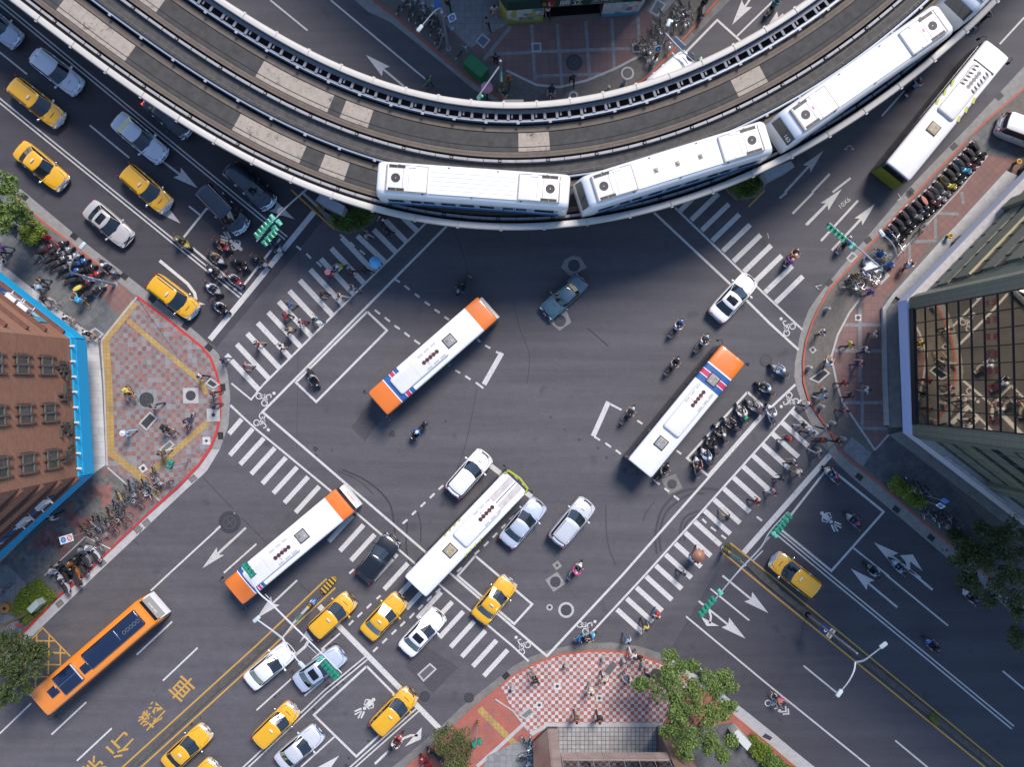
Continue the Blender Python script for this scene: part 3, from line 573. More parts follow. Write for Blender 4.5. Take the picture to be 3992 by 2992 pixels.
# even arc steps of 10 survey units
def resample(P, step):
    out = [P[0].copy()]; acc = 0.0
    for i in range(len(P) - 1):
        a, b = P[i], P[i + 1]; L = (b - a).length; d = step - acc
        while d <= L:
            out.append(a.lerp(b, d / L)); d += step
        acc = L - (d - step)
    return out
VC = resample(_c, 12.0)
VN = []
for i in range(len(VC)):
    d = (VC[min(i + 1, len(VC) - 1)] - VC[max(i - 1, 0)]).normalized(); VN.append(Vector((d.y, -d.x, 0)))
def vp(i, o, z):
    p = VC[i] + VN[i] * o; return W((p.x, p.y), z)
NV = len(VC)
def band(mb, o0, o1, z0, z1=None, m=0, a=0, b=NV, thick=0.0, mfun=None):
    """strip from offset o0 to o1 along the line, z0 to z1 across; thick closes it downward as a box"""
    z1 = z0 if z1 is None else z1; rings = []
    for i in range(a, b):
        p, q = vp(i, o0, z0), vp(i, o1, z1)
        rings.append([q, p] if not thick else [q, p, p - Vector((0, 0, thick)), q - Vector((0, 0, thick))])
    mb.loft(rings, bool(thick), bool(thick), m, False, (lambda i, j: mfun(i + a)) if mfun else None); return mb
IVORY = mat('ivory_parapet', (.50, .475, .43), .55, var=.07, vscale=1.2); IVORYS = mat('rust_brown_fascia', (.22, .10, .07), .8, var=.3)
DECK = mat('dark_track_slab', (.055, .053, .05), .9, var=.35, vscale=1.5, bump=.2); TAN = mat('tan_running_strip', (.135, .108, .085), .85, var=.22, vscale=2.5)
def m_patch():
    g = NT('pale_worn_slab'); v = g.coord(); vo = g.n('TexVoronoi', Scale=3.2); g.l(v, vo.inputs['Vector'])
    c = g.mix(g.rng(g.noise(v, 2.5, 6, .75), .3, .7, 0, 1), (.28, .235, .185), (.40, .35, .29)); c = g.mix(g.rng(vo.outputs['Distance'], .10, .2, .8, 0), c, (.13, .115, .10))
    c = g.mix(g.rng(g.noise(v, 1.1, 7, .8), .56, .64, 0, .85), c, (.075, .07, .065))
    return g.done(c, .9)
PALE = m_patch()
STEEL = mat('blue_grey_rail_steel', (.19, .23, .29), .4, .3, var=.2, vscale=6); CAB = mat('grey_white_conduit', (.31, .31, .32), .6, var=.2, vscale=3); BLK = mat('dark_trough', (.012, .012, .014), .9)
GALV = mat('galvanised_grey', (.15, .165, .19), .6, 0, var=.2); REDD = mat('dark_red_brown', (.05, .022, .018), .9); OIL = mat('oily_walkway', (.055, .052, .046), .8, var=.35, vscale=4)
def m_mesh():
    g = NT('walkway_grating'); v = g.coord(math.radians(20), (0, 0, 0), (9, 9, 1)); fr = g.n('VectorMath', operation='FRACTION'); g.l(v, fr.inputs[0]); s = g.n('SeparateXYZ'); g.l(fr.outputs[0], s.inputs[0])
    e = g.math('MAXIMUM', g.rng(s.outputs[0], .0, .25, 1, 0), g.rng(s.outputs[1], .0, .3, 1, 0))
    c = g.mix(g.math('MULTIPLY', e, .8), (.05, .047, .043), (.12, .11, .098)); c = g.mix(1, c, g.mix(1, (1, 1, 1), g.rng(g.noise(v, .25, 4), .3, .7, .6, 1.25), 'MULTIPLY'), 'MULTIPLY')
    return g.done(c, .8)
GRATE = m_mesh()
ZD = 7.4
def xs(i): return VC[i].x
def pale_fun(o, ranges, dm, pm):
    return lambda i: pm if any(a <= (VC[i] + VN[i] * o).x < b for a, b in ranges) else dm
P1 = [(330, 624), (1010, 1285), (1335, 1440), (2015, 2137), (2858, 2972)]; P2 = [(236, 505), (915, 1175), (1255, 1352), (3100, 3190)]
via = empty('railway_viaduct', W((2000, 700)), 0, 'curved double-track elevated railway viaduct with ivory tubular parapets sweeping over the top of the junction', 'railway viaduct')
def vpart(name, mb, mats):
    o = mb.build(name, mats, via); o.matrix_parent_inverse = Matrix.Translation(-via.location); return o
g = MB(); g.loft([[vp(i, -4, 6.6), vp(i, 20, 5.4), vp(i, 440, 5.4), vp(i, 486, 6.6), vp(i, 486, 6.85), vp(i, -4, 6.85)] for i in range(NV)], True, True, 0, False)
vpart('girder', g, mat('girder_concrete', (.10, .10, .10), .85, var=.2))
for o in (0, 473):
    mb = MB(); rings = []
    for i in range(NV):
        ring = []
        for a, dz in ((-13.5, -1.15), (-13.5, -.14), (-12.6, -.03), (-9.5, .05), (0, .08), (9.5, .05), (12.6, -.03), (13.5, -.14), (13.5, -1.15)): ring.append(vp(i, o + a, 8.4 + dz))
        rings.append(ring)
    mb.loft(rings, False, False, 0, True)
    sd = -1 if o == 0 else 1
    for k in (-1.2, -.75): band(mb, o + sd * 13.8, o + sd * 14.4, 8.4 + k, 8.4 + k - .3, 1)
    p = vpart('parapet', mb, [IVORY, IVORYS])
    for i in range(3, NV, 14):
        bk = MB(); q = vp(i, o + sd * 14.2, 8.3); d = (vp(min(i + 1, NV - 1), o, 8) - vp(i - 1, o, 8)); bk.box(q, (.2, .1, .1), 0, math.atan2(d.y, d.x)); bk.box(vp(i, o, 8.49), (.03, .5, .03), 1, math.atan2(d.y, d.x))
        bk.build('parapet_bracket', [IVORY, CAB], p)
mb = MB(); band(mb, -9, 484, 6.86, None, 0); vpart('trough_floor', mb, BLK)
for o, pr in ((0, P2), (225, P1)):
    mb = MB(); band(mb, o + 66, o + 143, ZD, None, 0, thick=.3, mfun=pale_fun(o + 105, pr, 0, 1)); band(mb, o + 66, o + 68.5, ZD + .012, None, 2); band(mb, o + 84, o + 86.5, ZD + .012, None, 2); band(mb, o + 141, o + 144, ZD + .012, None, 2)
    vpart('track_slab', mb, [DECK, PALE, BLK])
    for a, b in ((45, 66), (144, 168)):
        mb = MB(); band(mb, o + a, o + b, ZD + .06, None, 0, thick=.35); band(mb, o + (a + b) / 2 - 1, o + (a + b) / 2 + 1, ZD + .066, None, 1)
        vpart('running_strip', mb, [TAN, mat('worn_tan', (.09, .075, .062), .9)])
    mb = MB(); band(mb, o + 180, o + 189, ZD + .45, None, 0, thick=.25); band(mb, o + 183, o + 185, ZD + .53, None, 1, thick=.07)
    for i in range(5, NV, 13):
        q = vp(i, o + 179, ZD + .5); d = vp(min(i + 1, NV - 1), o, 8) - vp(i - 1, o, 8); mb.box(q, (.22, .16, .1), 2, math.atan2(d.y, d.x))
    vpart('power_rail', mb, [STEEL, mat('bright_rail', (.4, .44, .5), .35, 0), CAB])
    mb = MB(); band(mb, o + 24, o + 36, ZD + .42, None, 0, thick=.2); band(mb, o + 24, o + 26, ZD + .45, None, 1)
    for i in range(4, NV, 6):
        q = vp(i, o + 30, ZD + .43); d = vp(min(i + 1, NV - 1), o, 8) - vp(i - 1, o, 8); a = math.atan2(d.y, d.x)
        mb.box(q, (.035, .24, .05), 1, a)
        if i % 18 == 4: mb.box(q, (.26, .2, .12), 1, a); mb.box(q + Vector((0, 0, .03)), (.14, .1, .12), 0, a)
    vpart('cable_conduit', mb, [CAB, BLK])
mb = MB(); band(mb, 194, 246, ZD + .1, None, 0, thick=.1); band(mb, 205, 206.2, ZD + .13, None, 1); band(mb, 236, 237.2, ZD + .13, None, 1); band(mb, 193, 196, ZD + .15, None, 2)
rr = random.Random(4)
for i in range(4, NV, 2):
    if rr.random() < .7:
        q = vp(i, 200 + 42 * (rr.random() < .5) + rr.random(), ZD + .15); mb.box(q, (.06, .06, .03), 1)
vpart('walkway', mb, [GRATE, mat('cable_grey', (.2, .19, .18), .7), OIL])
mb = MB(); band(mb, 441, 456, 7.95, None, 0, thick=.12); band(mb, 414, 417, 7.85, None, 0, thick=.1)
for i in range(3, NV, 5):
    d = vp(min(i + 1, NV - 1), 420, 8) - vp(i - 1, 420, 8); a = math.atan2(d.y, d.x); p, q = vp(i, 416, 7.9), vp(i, 442, 7.9)
    mb.box((p + q) / 2, (.2, (p - q).length, .06), 0, a)
    if i % 10 == 3: mb.box(vp(i, 432, 7.86) + d * .75, (.12, .3, .06), 0, a)
ob = vpart('side_catwalk', mb, GALV)
mb = MB(); band(mb, 420, 440, 6.95, None, 0); vpart('catwalk_tray', mb, REDD)
mb = MB()
for x in (760, 2000, 3150):
    i = min(range(NV), key=lambda k: abs(VC[k].x - x)); c = vp(i, 240, 0); d = vp(i + 1, 240, 0) - vp(i - 1, 240, 0); a = math.atan2(d.y, d.x)
    mb = MB(); mb.rbox((c.x, c.y, 2.3), (1.7, 2.0, 4.6), .3, 0, a); mb.loft([[(c.x + u * math.cos(a) - v * math.sin(a), c.y + u * math.sin(a) + v * math.cos(a), z) for u, v in ((-.8, -w), (.8, -w), (.8, w), (-.8, w))] for z, w in ((4.5, 1.0), (5.42, 3.6))], True, True, 0, False); vpart('pier', mb, mat('pier_concrete', (.24, .235, .225), .85, var=.15))

# ================= train =================
TW = mat('train_white', (.78, .79, .80), .35, coat=.4, var=.03, vscale=2); TBLUE = mat('train_blue', (.03, .19, .45), .35, coat=.4); TGREY = mat('train_grey_blue', (.36, .42, .5), .4, coat=.3)
GLASSD = mat('dark_glass', (.010, .013, .017), .06, 0, coat=.5, spec=.8); BLACKP = mat('black_plastic', (.012, .012, .013), .5); RUST = mat('rusty_white', (.36, .29, .23), .6, var=.25, vscale=5); PINKL = mat('pink_tape', (.55, .2, .25), .6)
FAN = mat('fan_dark', (.035, .03, .028), .6); SILV = mat('brushed_silver', (.5, .5, .52), .35, .8); TROOF = mat('train_roof_white', (.76, .765, .77), .45, var=.07, vscale=.8)
def train_car(label, roof_a, roof_b, cab, number=None):
    zr = 10.8; a, b = W(roof_a, zr), W(roof_b, zr); d = b - a; L = 13.78; ang = math.atan2(d.y, d.x); c = (a + b) / 2
    root = empty('metro_train_car', (c.x, c.y, ZD + .07), ang, label, 'train car', 'metro train on the viaduct')
    hl = L / 2; prof = [(-1.22, .35), (-1.28, .9), (-1.28, 2.55), (-1.24, 2.85), (-1.10, 3.1), (-.9, 3.22), (-.85, 3.24), (.85, 3.24), (.9, 3.22), (1.10, 3.1), (1.24, 2.85), (1.28, 2.55), (1.28, .9), (1.22, .35)]
    def ring(x, sy=1.0, dz=0.0): return [(x, y * sy, z + (dz if z > 2 else 0)) for y, z in prof]
    st = [(-hl, .9, -.35), (-hl + .06, .95, -.16), (-hl + .25, .99, -.03), (-hl + .5, 1, 0), (hl - .5, 1, 0), (hl - .25, .99, -.03), (hl - .06, .95, -.16), (hl, .9, -.35)]
    if cab: st = [(-hl - .32, .9, -1.3), (-hl - .3, .93, -1.2), (-hl + .1, .97, -.36), (-hl + .35, .99, -.08), (-hl + .7, 1, 0)] + st[4:]
    mb = MB(); mb.loft([ring(*s) for s in st], True, True, 0, True); body = mb.build('car_body', [TW], root)
    for sy in (-1, 1):
        s = MB(); s.box((0, sy * 1.287, 1.02), (L - 1.2, .012, .5), 0); s.build('blue_stripe', TBLUE, body)
        s = MB(); s.box((0, sy * 1.2865, 1.85), (L - 1.4, .009, .95), 0); wb = s.build('window_band', TGREY, body)
        for x0, x1 in ((-6.1, -5.0), (-4.5, -3.75), (-3.55, -2.8), (-2.3, -1.25), (-.95, .1), (.5, 1.55), (2.2, 2.95), (3.15, 3.9), (4.5, 5.9)): w = MB(); w.box(((x0 + x1) / 2, sy * 1.293, 1.9), (x1 - x0, .012, .66), 0); w.build('window', GLASSD, wb)
        for x in (-3.65, 3.05):
            dr = MB(); dr.box((x, sy * 1.294, 1.35), (.03, .012, 1.9), 0); dr.box((x - .82, sy * 1.294, 1.35), (.03, .012, 1.9), 0); dr.box((x + .82, sy * 1.294, 1.35), (.03, .012, 1.9), 0); dr.build('door', BLACKP, body)
    rf = MB(); rf.prism([(-hl + 3.75, -.93), (hl - 3.75, -.93), (hl - 3.75, .93), (-hl + 3.75, .93)], 3.2, 3.27, 0)
    for y in (-.62, -.31, 0, .31, .62): rf.box((0, y, 3.275), (L - 7.6, .025, .015), 1)
    for k in range(7): rf.box((-hl + 1.6 + k * 1.75, (-1) ** k * 1.0, 3.235), (.14, .06, .05), 2)
    rf.build('roof_panel', [TROOF, mat('roof_seam', (.5, .49, .48), .6), BLACKP], root)
    for s in (-1, 1):
        x0 = s * (hl - 2.22)
        ac = MB(); ac.rbox((x0, 0, 3.3), (2.95, 1.9, .2), .08, 0); ac.box((x0 + s * 1.5, 0, 3.32), (.05, 1.86, .17), 1); ac.box((x0 - s * .1, 0, 3.402), (.03, 1.8, .01), 2); ac.box((x0 - s * 1.42, 0, 3.402), (.05, 1.9, .012), 2)
        for y in (-.94, .94): ac.box((x0, y, 3.36), (2.7, .025, .08), 2)
        ac.path([(x0 - 1.44, -.9, 0), (x0 + 1.44, -.9, 0), (x0 + 1.44, .9, 0), (x0 - 1.44, .9, 0)], .035, 3.4045, 2, True); ac.box((x0 + s * .3, 0, 3.4), (.04, 1.8, .016), 2)
        au = ac.build('roof_ac_unit', [TROOF, RUST, RUST], root)
        f = MB(); f.disc((x0 + s * .82, 0, 3.407), .30, 24, 0); f.ring((x0 + s * .82, 0, 3.409), .30, .33, 24, 1); f.disc((x0 + s * .82, 0, 3.411), .035, 10, 2)
        for k in range(8): f.box((x0 + s * .82 + .16 * math.cos(k * PI / 4), .16 * math.sin(k * PI / 4), 3.409), (.26, .012, .004), 1, k * PI / 4)
        f.build('fan', [FAN, BLACKP, TROOF], au)
        for y in (-.82, .82):
            gr = MB(); gr.box((x0 + s * .75, y, 3.405), (1.15, .2, .012), 0); gr.box((x0 + s * .75, y, 3.412), (.03, .22, .01), 1); gr.box((x0 + s * .75, y + .11, 3.412), (1.18, .02, .01), 1); gr.box((x0 + s * .75, y - .11, 3.412), (1.18, .02, .01), 1); gr.build('grille', [BLACKP, RUST], au)
            gr = MB(); gr.box((x0 - s * .35, y * 1.02, 3.42), (.55, .13, .05), 0); gr.build('vent_box', TROOF, au)
        if '162' in label: tp = MB(); tp.box((x0 + s * .1, .1, 3.405), (.14, .26, .01), 0); tp.build('pink_sticker', PINKL, au)
    if number == 'domes':
        for x in (-1.6, 0, 1.7):
            dm = MB(); dm.box((x, 0, 3.29), (.3, .34, .05), 0); dm.ell((x, 0, 3.31), (.11, .13, .09), 10, 6, 0); dm.build('roof_antenna', RUST, root)
    if cab:
        n = Vector((.36, 0, 1)).normalized()
        w = MB(); pts = []
        P = [Vector((-hl - .315, y, 2.07)) for y in (-1.0, 1.0)] + [Vector((-hl + .06, y, 2.86)) for y in (.96, -.96)]
        c0 = sum(P, Vector()) / 4; nr = Vector((-.9, 0, .42)).normalized()
        w.add([p + nr * .03 for p in P], [(0, 3, 2, 1)], 0); ws = w.build('windscreen', GLASSD, root)
        wp = MB(); wp.tube([P[0].lerp(P[1], .3) + nr * .04, P[3].lerp(P[2], .45) + nr * .05], .015, 4, 0); wp.build('wiper', BLACKP, ws)
        if number and number.isdigit():
            g = text_mb(number, .42, 0, 0, .006); X = (P[0] - P[1]).normalized(); Y = (P[3] - P[0]).normalized(); Z = X.cross(Y); pc = c0 + X * .6 + nr * .04 - Y * .05
            M = Matrix(((X.x, Y.x, nr.x, pc.x), (X.y, Y.y, nr.y, pc.y), (X.z, Y.z, nr.z, pc.z), (0, 0, 0, 1)))
            g.xform(M); g.build('car_number', TW, ws)
    for x in (-hl + 2.6, hl - 2.6):
        bg = MB(); bg.box((x, 0, .28), (2.2, 2.0, .34), 0)
        for sx in (-.8, .8):
            for sy in (-.9, .9): bg.torus((x + sx, sy, .36), .27, .1, 'y', 14, 6, 0)
        bg.build('bogie', BLACKP, root)
    return root
train_car('white metro car at the lower end of the train, open track beyond it', (1462, 688), (2226, 743), False)
train_car('white metro car with three small roof domes between two plain ones', (2272, 752), (3012, 522), True, 'domes')
train_car('white metro car with 162 on its dark windscreen', (3062, 502), (3711, 47), True, '162')
train_car('white metro car of which only the dark windscreen end shows', (3760, 8), (4300, -560), True)
# ================= cars and buses =================
def paint(key, base, metal=0.0, rough=.32): return mat(key, base, rough, metal, coat=.8)
PT = dict(taxi=paint('taxi_yellow', (.70, .37, .006)), white=paint('car_white', (.76, .765, .77)), silver=paint('car_silver', (.56, .58, .61), .15, .35), beige=paint('car_silver_beige', (.50, .475, .45), .25, .35),
    black=paint('car_black', (.006, .007, .009)), navy=paint('car_navy', (.006, .013, .028)), teal=paint('car_faded_teal', (.055, .125, .165), .1, .45), blue=paint('car_silver_blue', (.47, .53, .63), .15), pearl=paint('car_pearl_white', (.66, .70, .76), .05))
CHROME = mat('chrome', (.62, .63, .65), .16, 1.0); TYRE = mat('tyre_rubber', (.018, .018, .018), .85); LAMP = mat('headlamp_glass', (.55, .57, .6), .1, .2, coat=.8); REDL = mat('tail_lamp_red', (.32, .012, .012), .2, coat=.6); REDON = mat('brake_lamp_lit', (.5, .01, .01), .3, emit=((1, .05, .04), 2.5))
WGLASS = mat('windscreen_glass', (.010, .016, .022), .03, 0, coat=.6, spec=.6); SGLASS = mat('tinted_side_glass', (.008, .009, .011), .08, spec=.6); PLATE = mat('number_plate_white', (.65, .65, .65), .5); SEAMB = mat('panel_gap', (.01, .01, .01), .8); SIGNW = mat('roof_sign_white', (.68, .62, .55), .5)
DASH = mat('dashboard_tan', (.22, .2, .17), .8)
# kind: L, W, z of hood/belt/trunk, windscreen base, roof front, roof rear, rear glass base (fractions of L from the middle, + = front), roof z, roof half-width factor
KIND = dict(sedan=(4.65, 1.84, .80, .94, .98, .262, .045, -.205, -.375, 1.44, .75), old=(4.5, 1.68, .84, .93, .92, .20, .07, -.19, -.30, 1.38, .76), van=(4.6, 1.8, .90, 1.02, 1.03, .30, .085, -.425, -.475, 1.66, .79),
    suv=(4.6, 1.86, .95, 1.06, 1.05, .262, .055, -.40, -.465, 1.66, .77), hatch=(4.6, 1.86, .86, .98, 1.0, .262, .045, -.385, -.465, 1.52, .76), bigvan=(5.1, 1.9, .98, 1.08, 1.08, .32, .19, -.45, -.485, 1.9, .78))
def car_meshes(kind, box=False):
    L, Wd, zh, zb, zt, xw, xrf, xrr, xg, zr, rw = KIND[kind]; hw = Wd / 2; out = {}
    sq = kind == 'old'
    # plan outline stations (x fraction, half-width factor, top z, nose lift)
    F = [(-.5, .62 if not sq else .86, zt - .30, .44), (-.492, .78 if not sq else .93, zt - .10, .36), (-.47, .89 if not sq else .97, zt - .02, .28), (-.42, .965, zt, .22), (-.34, .99, zt, .2), (-.2, 1, zb, .19), (0, 1, zb - .01, .19), (xw - .06, 1, zb - .01, .19), (xw + .03, .99, zh + (zb - zh) * .7, .19),
        (.34 if xw < .3 else .36, .985, zh + .03, .2), (.42, .95 if not sq else .97, zh - .03, .22), (.465, .87 if not sq else .95, zh - .1, .28), (.488, .74 if not sq else .92, zh - .2, .36), (.5, .56 if not sq else .86, zh - .32, .44)]
    rings = []
    for f, k, zt_, zl in F:
        x = f * L; h = hw * k; P = [(h * .90, zl), (h, zl + .10), (h * 1.0, (zl + zt_) / 2 + .02), (h * .985, zt_ - .14), (h * .945, zt_ - .045), (h * .80, zt_ + .0), (h * .4, zt_ + .035)]
        rings.append([(x, -y, z) for y, z in P] + [(x, 0, zt_ + .045)] + [(x, y, z) for y, z in P[::-1]])
    mb = MB(); mb.loft(rings, True, True, 0, True)
    def outline(xr, xf, h, bf, br, z, sag=0.0, front_in=.97, rear_in=.94):
        P = []
        for u in (-1, -.6, 0, .6, 1): P.append((xf - bf * u * u, u * h * front_in, z - sag * u * u))
        for s in (.5, 0.0, -.5): P.append(((xf - bf) * (.5 + s / 1.2) + (xr + br) * (.5 - s / 1.2), h, z - sag * .6))
        for u in (1, .6, 0, -.6, -1): P.append((xr + br * u * u, u * h * rear_in, z - sag * u * u))
        for s in (-.5, 0.0, .5): P.append(((xf - bf) * (.5 + s / 1.2) + (xr + br) * (.5 - s / 1.2), -h, z - sag * .6))
        return P
    base = outline(xg * L, xw * L, hw * .90, .34, .14, zb + .015); base = [(x, y, (zh + .06 if x > xw * L - .5 and abs(y) < hw * .85 else zb)) for x, y, z in base]
    top = outline(xrr * L, xrf * L, hw * rw, .13, .07, zr - .05, .02); t2 = outline(xrr * L + .07, xrf * L - .07, hw * rw * .93, .11, .06, zr - .015, .02); t3 = outline(xrr * L + .35, xrf * L - .35, hw * rw * .5, .05, .03, zr + .012, .01)
    mb.loft([base, top, t2, t3], True, True, 0, True); out['body'] = mb
    n = len(base); B = [Vector(p) for p in base]; Tp = [Vector(p) for p in top]
    def pane(idx, lo, hi, trim0=0.0, trim1=0.0, off=.012):
        g = MB(); b = [B[i % n] for i in idx]; tt = [Tp[i % n] for i in idx]
        b[0] = b[0].lerp(b[1], trim0); tt[0] = tt[0].lerp(tt[1], trim0); b[-1] = b[-1].lerp(b[-2], trim1); tt[-1] = tt[-1].lerp(tt[-2], trim1)
        r0 = [p.lerp(q, lo) for p, q in zip(b, tt)]; r1 = [p.lerp(q, hi) for p, q in zip(b, tt)]; nn = []
        for k in range(len(b)):
            e = (b[min(k + 1, len(b) - 1)] - b[max(k - 1, 0)]); nrm = e.cross(tt[k] - b[k]).normalized(); nn.append(nrm)
        g.loft([[p + q * off for p, q in zip(r0, nn)], [p + q * off for p, q in zip(r1, nn)]], False, False, 0, False); return g
    out['windshield'] = pane(range(0, 5), .04, .97, .07, .07); out['rear_window'] = pane(range(8, 13), .12 if kind not in ('van', 'suv', 'bigvan') else .3, .92, .1, .1)
    out['side_window_l'] = pane(range(4, 9), .08, .93, .12, .12); out['side_window_r'] = pane(range(12, 17), .08, .93, .12, .12)
    sl = MB()
    yq = hw * .9
    for i, x in enumerate((xw * L + .26,)):
        sl.path(spline([(x - .42, -hw * .78, 0), (x - .1, -hw * .45, 0), (x, 0, 0), (x - .1, hw * .45, 0), (x - .42, hw * .78, 0)], 3), .05, 0, 0)
    sl.v = [(v[0], v[1], zh + .105 - .05 * (abs(v[1]) / hw)) for v in sl.v]; out['cowl'] = sl
    hp = MB()
    for s in (-1, 1): hp.path([(xw * L + .1, s * hw * .80, 0), (.4 * L, s * hw * .70, 0), (.455 * L, s * hw * .52, 0)], .022, 0, 0)
    hp.path([(.462 * L - .05, hw * .6, 0), (.475 * L, 0, 0), (.462 * L - .05, -hw * .6, 0)], .03, 0, 0)
    def ztop(x, y):
        f = x / L
        for a, b in zip(F, F[1:]):
            if a[0] <= f <= b[0]:
                u = (f - a[0]) / (b[0] - a[0]); z = a[2] + (b[2] - a[2]) * u; h = hw * (a[1] + (b[1] - a[1]) * u); q = abs(y) / h
                return z + (.045 if q < .1 else .035 if q < .4 else .035 * (1 - (q - .4) / .4) if q < .8 else -.045 * (q - .8) / .145)
        return zh
    hp.v = [(v[0], v[1], ztop(v[0], v[1]) + .012) for v in hp.v]; out['panel_gap'] = hp
    for s, nm in ((1, 'l'), (-1, 'r')):
        m_ = MB(); m_.ell((xw * L - .28, s * (hw + .13), zb + .08), (.10, .13, .085), 10, 6, 0); m_.box((xw * L - .24, s * (hw + .02), zb + .05), (.06, .12, .05), 0); out['mirror_' + nm] = m_
        hl = MB(); hx, hy = .452 * L, s * hw * .72; P = [(hx + .10, hy - s * .30), (hx - .02, hy + s * .10), (hx - .22, hy + s * .16), (hx - .04, hy - s * .26)]
        if sq: P = [(.489 * L, s * hw * .45), (.489 * L, s * hw * .86), (.478 * L, s * hw * .86), (.478 * L, s * hw * .45)]
        hl.poly([(x, y, ztop(min(x, .49 * L), y) + .018) for x, y in P]); hl.box((.478 * L, s * hw * .62, zh - .22), (.14, .34, .13), 0, -s * .35); out['headlight_' + nm] = hl
        tl = MB(); P = [(-.496 * L, s * hw * .36), (-.485 * L, s * hw * .80), (-.455 * L, s * hw * .9), (-.475 * L, s * hw * .5)]
        tl.poly([(x, y, ztop(max(x, -.49 * L), y) + .014) for x, y in P]); tl.box((-.486 * L, s * hw * .66, zt - .2), (.1, .34, .17), 0, s * .3)
        if kind in ('van', 'suv', 'bigvan'): tl.box((-.468 * L, s * hw * .80, zt + .2), (.1, .1, .4), 0)
        out['taillight_' + nm] = tl
        for fx, nf in ((.30, 'f'), (-.30, 'b')):
            w = MB(); w.torus((0, 0, 0), .235, .095, 'y', 18, 8, 0); out['tyre'] = w
            r = MB(); r.xform(Matrix.Identity(4)); r.loft([[(.2 * math.cos(2 * PI * k / 14), yy, .2 * math.sin(2 * PI * k / 14)) for k in range(14)] for yy in (-.07, .07)], True, True, 0, True); out['rim'] = r
    gr = MB(); gr.path([(.478 * L - .06, -hw * .42, 0), (.489 * L, 0, 0), (.478 * L - .06, hw * .42, 0)], .10, 0, 0); gr.v = [(v[0], v[1], ztop(min(v[0], .49 * L), v[1]) + .02) for v in gr.v]; gr.box((.492 * L, 0, zh - .24), (.06, hw * .9, .14), 0); out['grille'] = gr
    bp = MB(); bp.path(spline([(.44 * L, -hw * .90, 0), (.485 * L, -hw * .64, 0), (.503 * L, 0, 0), (.485 * L, hw * .64, 0), (.44 * L, hw * .90, 0)], 4), .17, 0, 0); bp.v = [(v[0], v[1], zh - .30) for v in bp.v]; out['front_bumper'] = bp
    pl = MB(); pl.box((.513 * L, 0, .52), (.03, .34, .15), 0); out['number_plate'] = pl
    pr = MB(); pr.box((-.505 * L, 0, .72), (.03, .34, .15), 0); out['rear_number_plate'] = pr
    ts = MB(); ts.rbox((xrf * L - .55, 0, zr + .09), (.13, .38, .14), .05, 0); out['roof_sign'] = ts
    rl = []
    for s, nm in ((1, 'l'), (-1, 'r')):
        q = MB(); q.tube([(xrf * L - .35, s * hw * rw * .86, zr + .0), (xrf * L - .5, s * hw * rw * .87, zr + .045), (xrr * L + .4, s * hw * rw * .87, zr + .045), (xrr * L + .25, s * hw * rw * .86, zr)], .022, 5, 0); out['roof_rail_' + nm] = q
    sr = MB(); sr.rbox((xrf * L - .62, 0, zr + .012), (.62, hw * 1.0, .05), .08, 0); out['sunroof'] = sr
    sp = MB(); sp.path(spline([(xrr * L - .1, -hw * rw * .8, 0), (xrr * L - .17, 0, 0), (xrr * L - .1, hw * rw * .8, 0)], 3), .16, 0, 0); sp.v = [(v[0], v[1], zr - .03) for v in sp.v]; out['spoiler'] = sp
    an = MB(); an.box((xrr * L + .18, 0, zr + .05), (.16, .05, .07), 0); out['roof_antenna'] = an
    db = MB()
    for s in (-1, 1):
        for x in (.02 * L, -.19 * L): db.box((x, s * hw * .97, zb - .1), (.22, .05, .035), 0)
    out['door_handle'] = db
    wp = MB(); a, b = B[1].lerp(Tp[1], .08), B[3].lerp(Tp[3], .06)
    for s in (1, -1): wp.tube([Vector((a.x + .06, s * .5, a.z + .03)), Vector((a.x + .02, s * .5 - .55, a.z + .07))], .012, 4, 0)
    out['wiper'] = wp
    return out
